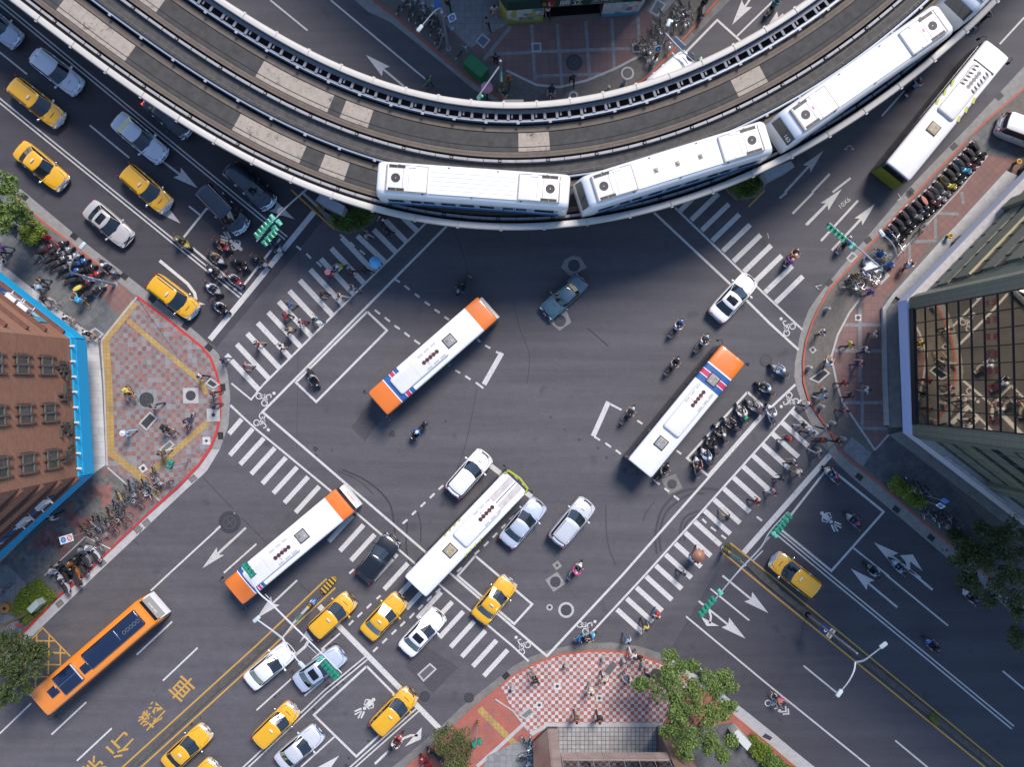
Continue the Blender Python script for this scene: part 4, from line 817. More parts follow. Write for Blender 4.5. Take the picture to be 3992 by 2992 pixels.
def car(kind, front, rear, body, label, extras='', L=None, group=None, name=None, brake=False, roof=None, trim='chrome'):
    """front, rear: survey points of its two ends"""
    ms = CACHE.setdefault('car_' + kind, car_meshes(kind)); K = KIND[kind]
    far_rear = math.dist(rear, (CX, CY)) > math.dist(front, (CX, CY))
    zf, zr_ = (.45, 1.0 if kind in ('sedan', 'old') else 1.25) if far_rear else (.6, .55)
    a, b = W(front, zf), W(rear, zr_); d = a - b; ang = math.atan2(d.y, d.x); k = (d.length if L is None else L) / K[0]; k = min(max(k, .93), 1.1)
    c = (a + b) / 2 if L is None else a - d.normalized() * (L / 2)
    cat = 'taxi' if body == 'taxi' else 'van' if 'van' in kind and body != 'taxi' else 'car'
    root = empty(name or ('taxi' if body == 'taxi' else {'sedan': 'sedan_car', 'old': 'sedan_car', 'van': 'passenger_van', 'suv': 'suv_car', 'hatch': 'hatchback_car', 'bigvan': 'passenger_van'}[kind]), (c.x, c.y, .009), ang, label, cat, group or ('yellow taxis in the traffic' if body == 'taxi' else 'cars in the traffic'))
    root.scale = (k, 1, 1)
    def p(nm, key, m, par=root, M=None):
        me = cached('car_%s_%s' % (kind, key), lambda: ms[key]); return put(nm, me, m, par, M)
    bo = p('car_body', 'body', PT[body]); p('panel_gap', 'panel_gap', SEAMB, bo); p('cowl', 'cowl', BLACKP, bo); p('door_handle', 'door_handle', CHROME if kind != 'old' else BLACKP, bo)
    if roof:
        pass
    w = p('windshield', 'windshield', WGLASS); p('wiper', 'wiper', BLACKP, w); p('rear_window', 'rear_window', WGLASS); p('side_window', 'side_window_l', SGLASS); p('side_window', 'side_window_r', SGLASS)
    for s in 'lr':
        p('mirror', 'mirror_' + s, PT[body] if body not in ('taxi',) or trim == 'black' else CHROME); p('headlight', 'headlight_' + s, LAMP); p('taillight', 'taillight_' + s, REDON if brake else REDL)
    p('grille', 'grille', CHROME if trim == 'chrome' else BLACKP); p('front_bumper', 'front_bumper', CHROME if trim == 'chrome' else BLACKP if trim == 'black' else PT[body]); p('number_plate', 'number_plate', PLATE); p('number_plate', 'rear_number_plate', PLATE)
    for fx in (.305, -.295):
        for s in (-1, 1):
            wh = p('wheel', 'tyre', TYRE, root, Matrix.Translation((fx * K[0], s * (K[1] / 2 - .11), .33))); p('rim', 'rim', CHROME, wh)
    if body == 'taxi': p('roof_sign', 'roof_sign', SIGNW)
    if 'r' in extras:
        for s in 'lr': p('roof_rail', 'roof_rail_' + s, BLACKP if body == 'taxi' else CHROME)
    if 's' in extras: p('sunroof', 'sunroof', SGLASS)
    if 'p' in extras: p('spoiler', 'spoiler', PT[body])
    if 'a' in extras: p('roof_antenna', 'roof_antenna', BLACKP)
    return root
C = car
C('sedan', t(0, 168, 372), t(0, -212, 62), 'blue', 'silver-blue car cut off by the frame above the pearl hatchback', 'a')
C('hatch', t(0, 692, 775), t(0, 275, 450), 'pearl', 'pearl white hatchback beside the double line, ahead of the silver-blue car', 'pa')
C('van', t(0, 545, 1062), t(0, 78, 700), 'taxi', 'yellow van taxi with black roof rails below the pearl hatchback', 'r')
C('sedan', t(0, 562, 1600), t(0, 145, 1262), 'taxi', 'yellow sedan taxi alone in the kerb lane near the leafy tree')
C('sedan', t(0, 1420, 1370), t(0, 985, 1005), 'pearl', 'pearl silver sedan on the lane arrow under the viaduct parapet', '')
C('sedan', t(0, 1640, 1150), t(0, 1262, 832), 'black', 'black sedan half hidden under the viaduct parapet with lit tail lamp', '', brake=True)
C('van', t(1, 1455, 135), t(0, 1060, 1455), 'taxi', 'yellow van taxi between the pearl sedan and the navy van', 'r')
C('bigvan', t(1, 2105, 322), t(0, 1745, 1625), 'navy', 'long dark navy van ahead of the scooter waiting box', 'r', trim='chrome')
C('van', t(11, 130, 115), t(0, 1975, 1425), 'navy', 'dark blue people carrier next to the signal gantry arm', 'p')
C('sedan', t(1, 1118, 425), t(1, 748, 115), 'beige', 'silver-beige sedan with sunroof in the kerb lane', 's', trim='body')
C('van', t(1, 1690, 1045), t(1, 1290, 752), 'taxi', 'yellow van taxi stopped by the kerb at the checkered corner', 'r')
C('old', t(21, 278, 1050), t(21, 602, 745), 'teal', 'old boxy teal sedan crossing the middle of the junction', '', trim='black')
C('sedan', t(21, 2055, 735), t(21, 1735, 1085), 'white', 'white sedan with sunroof about to cross the upper zebra', 's', trim='body')
C('suv', t(12, 1978, 600), t(12, 1680, 945), 'white', 'white estate car with dark roof edges beside the green-striped bus', 'p', trim='body')
C('sedan', t(22, 232, 1015), (1970, 2122), 'blue', 'silver-blue sedan squeezed against the side of the green-striped bus', '', trim='body')
C('suv', t(22, 645, 1010), t(22, 368, 1370), 'silver', 'silver estate car in open road clear of the silver-blue sedan', 'rp', trim='body')
C('suv', t(12, 1185, 1320), t(13, 905, 35), 'black', 'glossy black car on the zebra between two buses', '', trim='body')
C('sedan', t(13, 2185, 45), t(13, 1915, 388), 'taxi', 'yellow sedan taxi inside the painted turning box')
C('van', t(13, 825, 190), t(13, 478, 520), 'taxi', 'yellow van taxi by the median nose at the stop line', '', trim='black')
C('sedan', t(13, 1255, 190), t(13, 940, 530), 'taxi', 'yellow sedan taxi on the zebra with black bumper', '', trim='black')
C('sedan', t(13, 1585, 325), t(13, 1272, 670), 'white', 'white sedan with sunroof on the lower zebra', 's', trim='body')
C('sedan', t(13, 300, 630), (966, 2672), 'white', 'white sedan below the gantry lamp arm beside the median', '', trim='body')
C('sedan', t(13, 742, 665), t(13, 342, 962), 'blue', 'silver-blue sedan with sunroof under the green signal heads', 's')
C('van', t(13, 1345, 1005), t(13, 1015, 1360), 'taxi', 'yellow van taxi over the front edge of the scooter box', '', trim='black')
C('van', t(13, 322, 1140), (1003, 2902), 'taxi', 'yellow van taxi on the double line behind the silver-blue sedan', '')
C('sedan', t(13, 545, 1340), t(13, 190, 1650), 'silver', 'silver sedan beside the double line near the frame edge', '')
C('sedan', t(3, 1795, 1325), t(3, 1425, 1670), 'taxi', 'yellow sedan taxi alongside the median line with grey rear pillar')
C('sedan', t(3, 1865, 1620), t(3, 1530, 1965), 'taxi', 'yellow taxi showing only its bonnet at the frame edge')
C('van', (3012, 2175), t(33, 440, 160), 'taxi', 'yellow van taxi coming up beside the far median', '')
C('bigvan', t(30, 2440, 1235), t(30, 1975, 1065), 'white', 'white van parked on the pavement past the scooter row', '', brake=False)
C('bigvan', t(20, 1495, 520), t(20, 1180, 790), 'pearl', 'white van mostly hidden under the upper viaduct parapet', '')

# ---- buses ----
ORANGE = paint('bus_orange', (.72, .175, .014), 0, .4); ORANGE2 = paint('bus_amber_orange', (.76, .235, .018), 0, .4); BWHITE = mat('bus_roof_white', (.79, .79, .80), .4, coat=.3, var=.03, vscale=1.5); BBLUE = mat('bus_blue', (.025, .10, .30), .4, coat=.3); BRED = mat('bus_red', (.52, .035, .09), .4, coat=.3); BGREEN = mat('bus_lime', (.40, .44, .02), .45, coat=.2); BSIDE = mat('bus_side_navy', (.025, .035, .06), .3, coat=.4)
ACW = mat('bus_unit_white', (.72, .715, .72), .5, var=.05); HATCH = mat('bus_hatch_grey', (.28, .275, .26), .6); TANH = mat('bus_hatch_tan', (.36, .30, .20), .6); SOLAR = mat('bus_panel_dark_blue', (.008, .016, .045), .12, coat=1); FANR = mat('bus_fan_brown', (.09, .03, .025), .6); REDDECAL = mat('red_decal', (.55, .05, .06), .6)
OLIVE = mat('bus_rear_green', (.20, .22, .015), .45, coat=.3)
def bus(front, rear, label, zones, zr=3.08, ac=None, hatch=(), roofm=None, face='white', L=None, panels=None, grime=False, fairing=None):
    """zones: [(fraction from the front, material index)] over the roof"""
    a, b = W(front, zr), W(rear, zr); d = a - b; ang = math.atan2(d.y, d.x); c = (a + b) / 2; L = d.length
    root = empty('city_bus', (c.x, c.y, .009), ang, label, 'bus', 'city buses'); h = L / 2; hw = 1.24
    prof = [(-1.0, .28), (-1.02, .45), (-1.02, 2.5), (-.99, 2.9), (-.955, 3.02), (-.90, zr - .01), (-.6, zr + .03), (0, zr + .05)]; prof = [(y * hw, z) for y, z in prof]; prof = prof + [(-y, z) for y, z in prof[-2::-1]]
    xs_ = sorted(set([-h, -h + .06, -h + .25, h - .25, h - .06, h] + [h - f * L for f, *_ in zones if 0 < f < 1])); mb = MB(); rings = []
    for x in xs_:
        e = min(x + h, h - x); k = 1 if e >= .2 else .975 if e > .03 else .94; dz = 0 if e >= .2 else -.05 if e > .03 else -.16
        rings.append([(x, y * k, z + (dz if z > 2.7 else 0)) for y, z in prof])
    def zone(x):
        f = (h - x) / L; m = zones[0][1]
        for q, k, *_ in zones:
            if f >= q - 1e-6: m = k
        return m
    sd = zones[0][2] if len(zones[0]) > 2 else 5
    mb.loft(rings, True, True, 0, True, lambda i, j: (zone((xs_[i] + xs_[i + 1]) / 2) if 2 < j < 11 else sd)); MM = [ORANGE, BWHITE, BBLUE, BRED, BGREEN, BSIDE, ORANGE2, OLIVE]
    bo = mb.build('bus_body', MM, root)
    for s in (-1, 1):
        g = MB(); g.box((.1, s * (hw * 1.02 + .008), 1.95), (L - 1.0, .014, .95), 0); w = g.build('side_window', SGLASS, root); q = MB()
        for k in range(7): q.box((-h + 1.4 + k * (L - 2.4) / 6, s * (hw * 1.02 + .018), 1.95), (.07, .012, .95), 0)
        q.build('window_pillar', BLACKP, w)
        m = MB(); y = s * hw; m.tube([(h - .1, y * .93, 2.85), (h + .2, y * 1.05, 2.95), (h + .3, y * 1.22, 2.7), (h + .22, y * 1.26, 2.4)], .025, 5, 0); m.rbox((h + .2, y * 1.27, 2.2), (.09, .2, .42), .04, 0); m.build('mirror', BLACKP, root)
        dl = MB(); dl.box((h - 1.1, s * (hw * 1.02 + .01), 1.5), (1.1, .012, 2.0), 0); dl.build('door', SGLASS, root) if s < 0 else None
        for x in (-h + 2.6, h - 2.6):
            t_ = MB(); t_.torus((0, 0, 0), .34, .13, 'y', 18, 8, 0); wh = put('wheel', cached('bus_tyre', lambda: t_), TYRE, root, Matrix.Translation((x, s * 1.1, .47)))
            r_ = MB(); r_.loft([[(.28 * math.cos(2 * PI * k / 14), yy, .28 * math.sin(2 * PI * k / 14)) for k in range(14)] for yy in (-.1, .1)], True, True, 0, True); put('rim', cached('bus_rim', lambda: r_), SILV, wh)
        hl = MB(); hl.rbox((h + .0, s * .85, .75), (.1, .4, .2), .05, 0); hl.build('headlight', LAMP, root)
        tl = MB(); tl.rbox((-h - .0, s * 1.0, 1.25), (.08, .26, .5), .03, 0); tl.build('taillight', REDL, root)
    w = MB(); w.add([(h + .02, -1.12, 1.1), (h + .02, 1.12, 1.1), (h - .02 * 1, 1.1, 2.72), (h - .02, -1.1, 2.72)], [(0, 1, 2, 3)], 0); w.v = [(x + .012, y, z) for x, y, z in w.v]; w.build('windshield', WGLASS, root)
    p = MB(); p.box((h + .03, 0, .55), (.03, .38, .17), 0); p.build('number_plate', PLATE, root)
    if face == 'white':      # engine hood and glass at the back
        f = MB(); f.loft([[(-h - .02, y * .93, .35), (-h - .30, y * .93, .45), (-h - .32, y * .93, 1.4), (-h - .2, y * .92, 1.75), (-h - .03, y * .9, 2.0)] for y in (-1.2, -1.1, 0, 1.1, 1.2)], False, False, 0, True); fb = f.build('rear_panel', BWHITE, root)
    elif face == 'green':
        f = MB(); f.box((-h - .03, 0, 1.2), (.06, 2.35, 1.75), 0); fb = f.build('rear_panel', OLIVE, root); dr = MB()
        for y, z in ((-.6, 1.3), (.05, 1.05), (.55, 1.45)): dr.ell((-h - .065, y, z), (.012, .18, .12), 10, 6, 0)
        dr.build('flower_decal', mat('decal_pink', (.30, .08, .09), .6), fb)
    else: fb = None
    if face != 'none':
        rg = MB(); rg.add([(-h - .05, 1.0, 2.1), (-h - .05, -1.0, 2.1), (-h + .0, -1.0, 2.75), (-h + .0, 1.0, 2.75)], [(0, 1, 2, 3)], 0); rg.build('rear_window', SGLASS, root)
    if ac:
        f0, f1, style = ac; x1, x0 = h - f0 * L, h - f1 * L; xm = (x0 + x1) / 2; ln = x1 - x0
        u = MB(); u.rbox((xm, 0, zr + .15), (ln, 1.62, .28), .22, 0, 0, 5); u.box((xm + ln * .08, 0, zr + .292), (.02, 1.5, .006), 1)
        for k in range(8): u.disc((xm - ln * .42 + k % 4 * ln * .1, -.6 + 1.2 * (k // 4), zr + .293), .022, 6, 1)
        un = u.build('roof_ac_unit', [ACW, mat('unit_joint', (.4, .4, .41), .6)], root)
        sgn = 1 if style != 'rev' else -1
        for k in range(5):
            fx = xm + sgn * (ln * .10 + k * .34) if style != 'mid' else xm + (k - 2) * .42
            f = MB(); f.disc((fx, 0, zr + .296), .155, 18, 0); f.ring((fx, 0, zr + .298), .15, .175, 18, 1); f.disc((fx, 0, zr + .30), .05, 8, 1)
            f.build('fan', [FANR if style != 'grey' else HATCH, BLACKP], un)
        for s in (-1, 1):
            v = MB()
            for k in range(24):
                if k % 8 < 6: v.box((xm + sgn * (ln * .08 + k * .085), s * .62, zr + .296), (.035, .16, .008), 0)
            v.build('vent_grille', HATCH, un)
            if style == 'grey':
                v = MB()
                for k in range(6): v.ell((xm + sgn * (ln * .08 + k * .36), s * .52, zr + .292), (.09, .22, .012), 10, 4, 0, M=Matrix.Rotation(.35 * s, 3, 'Z'))
                v.build('air_intake', BLACKP, un)
        if style != 'grey':
            v = MB()
            for px, py in ((.9, .3), (1.6, -.12), (1.75, -.18)): v.path([(xm + sgn * px * .8, py - .12, 0), (xm + sgn * (px * .8 + .1), py + .05, 0), (xm + sgn * (px * .8 + .05), py + .14, 0)], .035, zr + .303, 0)
            v.build('red_lettering', REDDECAL, un)
    for f, m_ in hatch:
        x = h - f * L; q = MB(); q.rbox((x, 0, zr + .09), (.82, .78, .1), .05, 0); q.box((x, 0, zr + .055), (.95, .92, .06), 1); q.ring((x + .18, -.1, zr + .142), .07, .1, 12, 1); q.disc((x - .2, .1, zr + .142), .05, 10, 2); q.build('roof_hatch', [m_, BLACKP, PLATE], root)
    return root, h, hw, zr, fb
Zs = lambda *z: list(z)
WOB = Zs((0, 0), (.135, 1), (.142, 2), (.19, 1), (.195, 3), (.225, 1), (.23, 2), (.262, 1), (.88, 0))
b1 = bus(t(12, 1040, 170), t(11, 1992, 995), 'orange-ended white bus with red roof lettering turning through the junction centre', WOB, 3.08, (.17, .60, 'rev'), [(.655, HATCH)])
b2 = bus((907, 2317), t(12, 760, 1000), 'orange-ended white bus crossing the bus-covered zebra with green signals over its roof', Zs((0, 0), (.12, 1), (.127, 2), (.16, 1), (.165, 3), (.185, 1), (.19, 2), (.215, 1), (.905, 0)), 3.08, (.14, .56, 'rev'), [(.62, HATCH)])
b3 = bus(t(21, 1905, 1395), t(22, 1092, 728), 'orange-fronted white bus with blue and red chevrons near the scooter box', Zs((0, 0), (.145, 1), (.155, 2), (.195, 1), (.2, 3), (.235, 1), (.24, 2), (.285, 1)), 3.08, (.29, .68, 'fwd'), [(.225, HATCH), (.775, HATCH)], face='none')
b4 = bus((2012, 1880), t(13, 1365, 110), 'white bus with lime front fairing crossing the lower zebra', Zs((0, 1)), 3.08, (.21, .56, 'fwd'), [(.65, TANH)], face='none')
b5 = bus(t(3, 325, 1130), t(3, 1250, 330), 'amber orange bus with dark blue roof panels beside the yellow hatched box', Zs((0, 6, 6)), 3.1, None, [], face='white')
b6 = bus(t(30, 1992, 415), t(30, 1128, 1478), 'white roofed bus with olive green rear by the parked scooter row', Zs((0, 1)), 3.1, (.17, .55, 'grey'), [(.655, TANH)], face='green')
# extras of single buses
root, h, hw, zr, fb = b4
q = MB(); q.tube([(h - .1, -1.15, 3.12), (h + .25, -1.05, 3.2), (h + .42, 0, 3.22), (h + .25, 1.05, 3.2), (h - .1, 1.15, 3.12)], .09, 6, 0); q.build('front_fairing', BGREEN, root)
q = MB(); q.box((h - 1.2, .45, zr + .06), (2.3, .5, .06), 0); q.box((h - 1.2, -.45, zr + .06), (2.3, .5, .06), 0); q.box((h - 1.2, 0, zr + .065), (2.3, .06, .03), 1); q.build('roof_duct', [mat('grimy_white', (.55, .5, .48), .6, var=.2), BLACKP], root)
for s in (-1, 1):
    q = MB()
    for k in range(4): q.box((h - 5.4 - k * .55, s * hw * .93, zr - .015), (.28, .12, .05), 0, .3)
    q.build('lime_stripe', BGREEN, root)
root, h, hw, zr, fb = b6
for s in (-1, 1):
    q = MB()
    for k in range(3): q.box((h - 4.55 - k * .95, s * hw * .89, zr + .0), (.5, .2, .05), 0, .35)
    q.build('lime_stripe', BGREEN, root)
q = MB(); q.box((h - 1.95, 0, zr + .07), (.09, 2.0, .04), 0); q.rbox((h - 2.6, 0, zr + .08), (1.1, 1.7, .12), .08, 1); q.build('roof_duct', [BLACKP, ACW], root)
root, h, hw, zr, fb = b5
q = MB(); q.rbox((h - 3.35, 0, zr + .12), (1.95, 1.75, .22), .08, 0); q.tube([(h - 4.3, -.8, zr + .2), (h - 4.3, .8, zr + .2)], .07, 8, 1); q.box((h - 3.35, 0, zr + .235), (1.8, .02, .01), 1); q.build('front_roof_panel', [SOLAR, SILV], root)
q = MB(); q.rbox((h - 8.2, -.05, zr + .14), (5.6, 1.5, .26), .1, 0); q.box((h - 8.7, -.1, zr + .275), (.06, .95, .02), 1); rp = q.build('rear_roof_panel', [SOLAR, CHROME], root)
for k in range(5): q = MB(); q.ring((h - 9.3 - k * .36, .12, zr + .278), .12, .15, 16, 1); q.disc((h - 9.3 - k * .36, .12, zr + .276), .12, 14, 0); q.build('fan', [BLACKP, SILV], rp)
q = MB(); q.rbox((h - 4.95, .25, zr + .08), (.75, .72, .12), .05, 0); q.build('roof_hatch', SOLAR, root); q = MB(); q.rbox((h - 1.75, .0, zr + .08), (.8, .75, .12), .05, 0); q.build('roof_hatch', SOLAR, root)
q = MB(); q.add([(-h - .36, 1.0, 1.5), (-h - .36, -1.0, 1.5), (-h - .06, -1.0, 2.35), (-h - .06, 1.0, 2.35)], [(0, 1, 2, 3)], 0); q.build('engine_grille', HATCH, root)
g = text_mb('EAL-0015', .26, 0, 0, .004); nrm = Vector((-.94, 0, .33)).normalized(); X = Vector((0, -1, 0)); Y = nrm.cross(X)
pc = Vector((-h - .19, 0, 2.08)); g.xform(Matrix(((X.x, Y.x, nrm.x, pc.x), (X.y, Y.y, nrm.y, pc.y), (X.z, Y.z, nrm.z, pc.z), (0, 0, 0, 1)))); g.build('plate_lettering', BWHITE, root)
root, h, hw, zr, fb = b2
g = text_mb('300-FZ', .34, 0, 0, .004); nrm = Vector((-.5, 0, .87)).normalized(); X = Vector((0, -1, 0)); Y = nrm.cross(X); pc = Vector((-h - .22, 0, 1.78)); g.xform(Matrix(((X.x, Y.x, nrm.x, pc.x), (X.y, Y.y, nrm.y, pc.y), (X.z, Y.z, nrm.z, pc.z), (0, 0, 0, 1)))); g.build('rear_lettering', ORANGE, root)
# ================= buildings =================
def wallmap(a, b):
    """frame on a vertical wall from a to b (plan points): x along, y up, z outward (right of a->b)"""
    d = (b - a); d.z = 0; L = d.length; d.normalize(); n = Vector((d.y, -d.x, 0))
    return Matrix(((d.x, 0, n.x, a.x), (d.y, 0, n.y, a.y), (0, 1, 0, 0), (0, 0, 0, 1))), L
def wbox(mb, M, x0, x1, z0, z1, d0, d1, m=0):
    """box on the wall: along x0..x1, height z0..z1, depth d0..d1 outward"""
    o = len(mb.v); mb.box(((x0 + x1) / 2, (z0 + z1) / 2, (d0 + d1) / 2), (abs(x1 - x0), abs(z1 - z0), abs(d1 - d0)), m); mb.xform(M, o); return mb
def m_brick():
    g = NT('red_brick'); tc = g.n('TexCoord'); gm = g.n('NewGeometry'); sx = g.n('SeparateXYZ'); g.l(tc.outputs['Object'], sx.inputs[0])
    cb = g.n('CombineXYZ'); g.l(g.math('ADD', sx.outputs[0], g.math('MULTIPLY', sx.outputs[1], .8)), cb.inputs[0]); g.l(sx.outputs[2], cb.inputs[1])
    br = g.n('TexBrick', Scale=1.0); g.l(cb.outputs[0], br.inputs['Vector'])
    for k, x in (('Brick Width', .26), ('Row Height', .085), ('Mortar Size', .012), ('Mortar Smooth', .2), ('Bias', -.1)): br.inputs[k].default_value = x
    br.inputs['Color1'].default_value = col((.34, .135, .065)); br.inputs['Color2'].default_value = col((.20, .075, .045)); br.inputs['Mortar'].default_value = col((.24, .17, .14))
    n = g.noise(cb.outputs[0], .6, 6, .7); c = g.mix(g.rng(n, .4, .7, 0, .6), br.outputs['Color'], (.26, .12, .06)); c = g.mix(g.rng(g.noise(cb.outputs[0], .35, 4), .6, .8, 0, .5), c, (.07, .035, .03))
    pl = g.rng(g.noise(cb.outputs[0], .9, 3), .62, .7, 0, .35); c = g.mix(pl, c, (.36, .25, .22))
    return g.done(c, .85, br.outputs['Fac'], .3, .01)
BRICK = m_brick(); BRK2 = mat('dark_brick_ledge', (.15, .065, .045), .85, var=.25); FBLUE = mat('fascia_blue', (.004, .33, .62), .5); FBLUE2 = mat('fascia_light_blue', (.01, .40, .70), .5, var=.08); FRAME = mat('window_frame_grey', (.10, .10, .095), .6); WINB = mat('window_dim_glass', (.05, .055, .045), .12, coat=.6); RUSTY = mat('rusty_sign_frame', (.075, .06, .048), .8, var=.4, vscale=8)
# --- brick shop corner on the left ---
ZB = 3.3
kp = [W(p, ZB) for p in ((-560, 640), (319, 1326), (349, 1848), (-600, 2710))]
bb = empty('brick_shop_building', (kp[1].x - 6, kp[1].y, 0), 0, 'brown-red brick corner building with a bright blue fascia band over its pale forecourt', 'building')
IB = Matrix.Translation(-bb.location)
def bpart(name, mb, mats, par=None):
    o = mb.build(name, mats, par or bb)
    if par is None: o.matrix_parent_inverse = IB
    return o
walls = [wallmap(kp[1], kp[0]), wallmap(kp[2], kp[1]), wallmap(kp[3], kp[2])]
walls = [(M, L) for M, L in walls]
far = [Vector((-75, 25, 0)), Vector((-75, -35, 0))]
body = [kp[0], kp[1], kp[2], kp[3], Vector((-80, kp[3].y, 0)), Vector((-80, kp[0].y, 0))]
mb = MB(); mb.prism([(p.x, p.y, 0) for p in body], 3.2, 20, 0); w1 = bpart('brick_wall', mb, BRICK)
mb = MB(); inn = [kp[0] + Vector((-1.4, -1.4, 0)), kp[1] + Vector((-1.6, -.6, 0)), kp[2] + Vector((-1.6, .6, 0)), kp[3] + Vector((-1.4, 1.4, 0)), Vector((-79, kp[3].y, 0)), Vector((-79, kp[0].y, 0))]
mb.prism([(p.x, p.y, 0) for p in inn], 0, 3.2, 0); bpart('shopfront', mb, mat('shopfront_glass', (.03, .035, .04), .1, coat=.6))
mb = MB()
ins = []
for i, (M, L) in enumerate(walls):
    s = 1 if i == 0 else 1
    wbox(mb, M, -.02, L, 2.9, 4.42, .0 + .004, .16, 0); wbox(mb, M, -.02, L, 4.42, 5.0, .003, .11, 1)
fb_ = bpart('fascia', mb, [FBLUE, FBLUE2])
M, L = walls[1]
for k in range(9):
    q = MB(); x = .6 + k * (L - 1.2) / 8; q.tube([M @ Vector((x, 5.1, .05)), M @ Vector((x, 5.22, .42))], .09, 8, 0); bpart('spot_lamp', q, mat('lamp_white', (.7, .7, .7), .5))
def window(M, xc, zc, w=.95, h=1.25, par=None):
    f = MB(); wbox(f, M, xc - w / 2 - .14, xc + w / 2 + .14, zc - h / 2 - .14, zc + h / 2 + .14, .01, .035, 1)
    for a in (-1, 1):
        wbox(f, M, xc + a * (w / 2 + .05) - .045, xc + a * (w / 2 + .05) + .045, zc - h / 2 - .1, zc + h / 2 + .1, .03, .16, 0); wbox(f, M, xc - w / 2, xc + w / 2, zc + a * (h / 2 + .05) - .045, zc + a * (h / 2 + .05) + .045, .03, .16, 0)
    fr = bpart('window', f, [FRAME, BLACKP]); p = MB(); wbox(p, M, xc - w / 2, xc + w / 2, zc - h / 2, zc + h / 2, .036, .06); p.build('pane', WINB, fr)
M, L = walls[1]
def along(cr, x, y, z):
    p = W(t(cr, x, y), z); return (M.inverted() @ p).x
for zf in (8.3, 11.2, 14.1):
    for yy in ((1, 325, 1460), (1, 325, 1535), (2, 355, 210), (2, 362, 285), (2, 385, 610), (2, 390, 690)):
        xa = along(*yy, 8.3); window(M, xa, zf, .62, 1.15)
    for a, b in (((1, 325, 1425), (1, 325, 1575)), ((2, 350, 175), (2, 365, 320)), ((2, 380, 575), (2, 392, 725))):
        x0, x1 = along(*a, 8.3), along(*b, 8.3); q = MB()
        for xx in (x0, (x0 + x1) / 2, x1): wbox(q, M, xx - .07, xx + .07, zf - 1.2, zf + 1.1, .005, .14)
        bpart('window_ledge', q, BRK2)
rr = random.Random(9)
for cr, x, y in ((1, 480, 1500), (1, 575, 1540), (2, 490, 100), (2, 570, 60), (2, 520, 370), (2, 590, 400), (2, 530, 620), (2, 595, 560)):
    xa = along(cr, x, y, 6.2); z0 = 5.9 if x > 560 else 6.6; q = MB(); hgt = .5 if x > 560 else .9
    for k in range(6): 
        u, v = rr.uniform(-.6, .6), rr.uniform(-hgt, hgt) * .6; wbox(q, M, xa + u - .3 * rr.random() - .05, xa + u + .3 * rr.random() + .05, z0 + v - .07, z0 + v + .07, .01 + k * .012, .22 + k * .01)
        wbox(q, M, xa + v * .7 - .05, xa + v * .7 + .05, z0 - hgt * .6, z0 + hgt * .6 * rr.random(), .012 + k * .011, .2 + k * .012)
    bpart('rusty_letter', q, RUSTY)
for i in (0, 2):
    Mi, Li = walls[i]; q = MB()
    for z0 in (5.02, 7.4, 9.6, 12): wbox(q, Mi, .6, Li, z0, z0 + .22, .006, .3)
    bpart('wall_ledge', q, BRK2)
    for k in range(6):
        x0 = (1.9 + k * 2.3) if i == 0 else Li - 4.2 - k * 2.3
        q = MB(); wbox(q, Mi, x0, x0 + 2.1, 5.5, 6.5, .02, .1, 0); s = bpart('shop_sign', q, mat('shop_sign_blue', (.012, .07, .20), .5) if not (i == 0 and k == 0) else mat('shop_sign_cyan', (.06, .30, .40), .5))
        g = text_mb('\u9435\u677f\u71d2\u5e97\u5bb6\u98ef'[k], .9, 0, 0, .01); g.v = [(x + x0 + 1.05, 6 + y, .105) for x, y, z in g.v]; g.xform(Mi); g.build('sign_lettering', mat('sign_white', (.55, .58, .6), .6), s)
for (cr, x, y), Mi in ((((1, 45, 985)), walls[0][0]), ((1, 145, 1065), walls[0][0]), ((2, 70, 1050), walls[2][0]), ((2, 290, 965), walls[2][0])):
    p = Mi.inverted() @ W(t(cr, x, y), 7.3); q = MB(); wbox(q, Mi, p.x - .45, p.x + .45, 6.9, 7.5, .3, .62); wbox(q, Mi, p.x - .5, p.x - .44, 6.8, 6.9, .02, .8); wbox(q, Mi, p.x + .44, p.x + .5, 6.8, 6.9, .02, .8)
    a = bpart('air_conditioner', q, [ACW]); q = MB(); wbox(q, Mi, p.x - .35, p.x + .25, 6.98, 7.5, .62, .635); q.build('fan_grille', HATCH, a)

# --- tiled office building with mirrored glass on the right ---
def m_gtile():
    g = NT('green_wall_tiles'); tc = g.n('TexCoord'); sx = g.n('SeparateXYZ'); g.l(tc.outputs['Object'], sx.inputs[0]); cb = g.n('CombineXYZ'); g.l(g.math('ADD', sx.outputs[0], g.math('MULTIPLY', sx.outputs[1], .9)), cb.inputs[0]); g.l(sx.outputs[2], cb.inputs[1])
    br = g.n('TexBrick', Scale=1.0); br.offset = 0; g.l(cb.outputs[0], br.inputs['Vector'])
    for k, x in (('Brick Width', .34), ('Row Height', .17), ('Mortar Size', .012)): br.inputs[k].default_value = x
    br.inputs['Color1'].default_value = col((.20, .215, .165)); br.inputs['Color2'].default_value = col((.165, .18, .135)); br.inputs['Mortar'].default_value = col((.05, .052, .045))
    c = g.mix(g.rng(g.noise(cb.outputs[0], .4, 6, .7), .45, .75, 0, .45), br.outputs['Color'], (.17, .165, .12)); return g.done(c, .35)
GT_ = m_gtile(); LAV = mat('lavender_fascia', (.46, .56, .88), .55); LAVP = mat('pale_lavender_fascia', (.55, .57, .66), .5, var=.06); PLEDGE = m_conc('weathered_ledge', (.36, .33, .31), (.5, .48, .47), 3); MUL = mat('dark_mullion', (.022, .026, .034), .4, .3); BRZ = NT('bronze_mirror_glass')
BRZ.b.inputs['Base Color'].default_value = (.62, .53, .38, 1); BRZ.b.inputs['Metallic'].default_value = 1; BRZ.b.inputs['Roughness'].default_value = .025; BRZ = BRZ.m
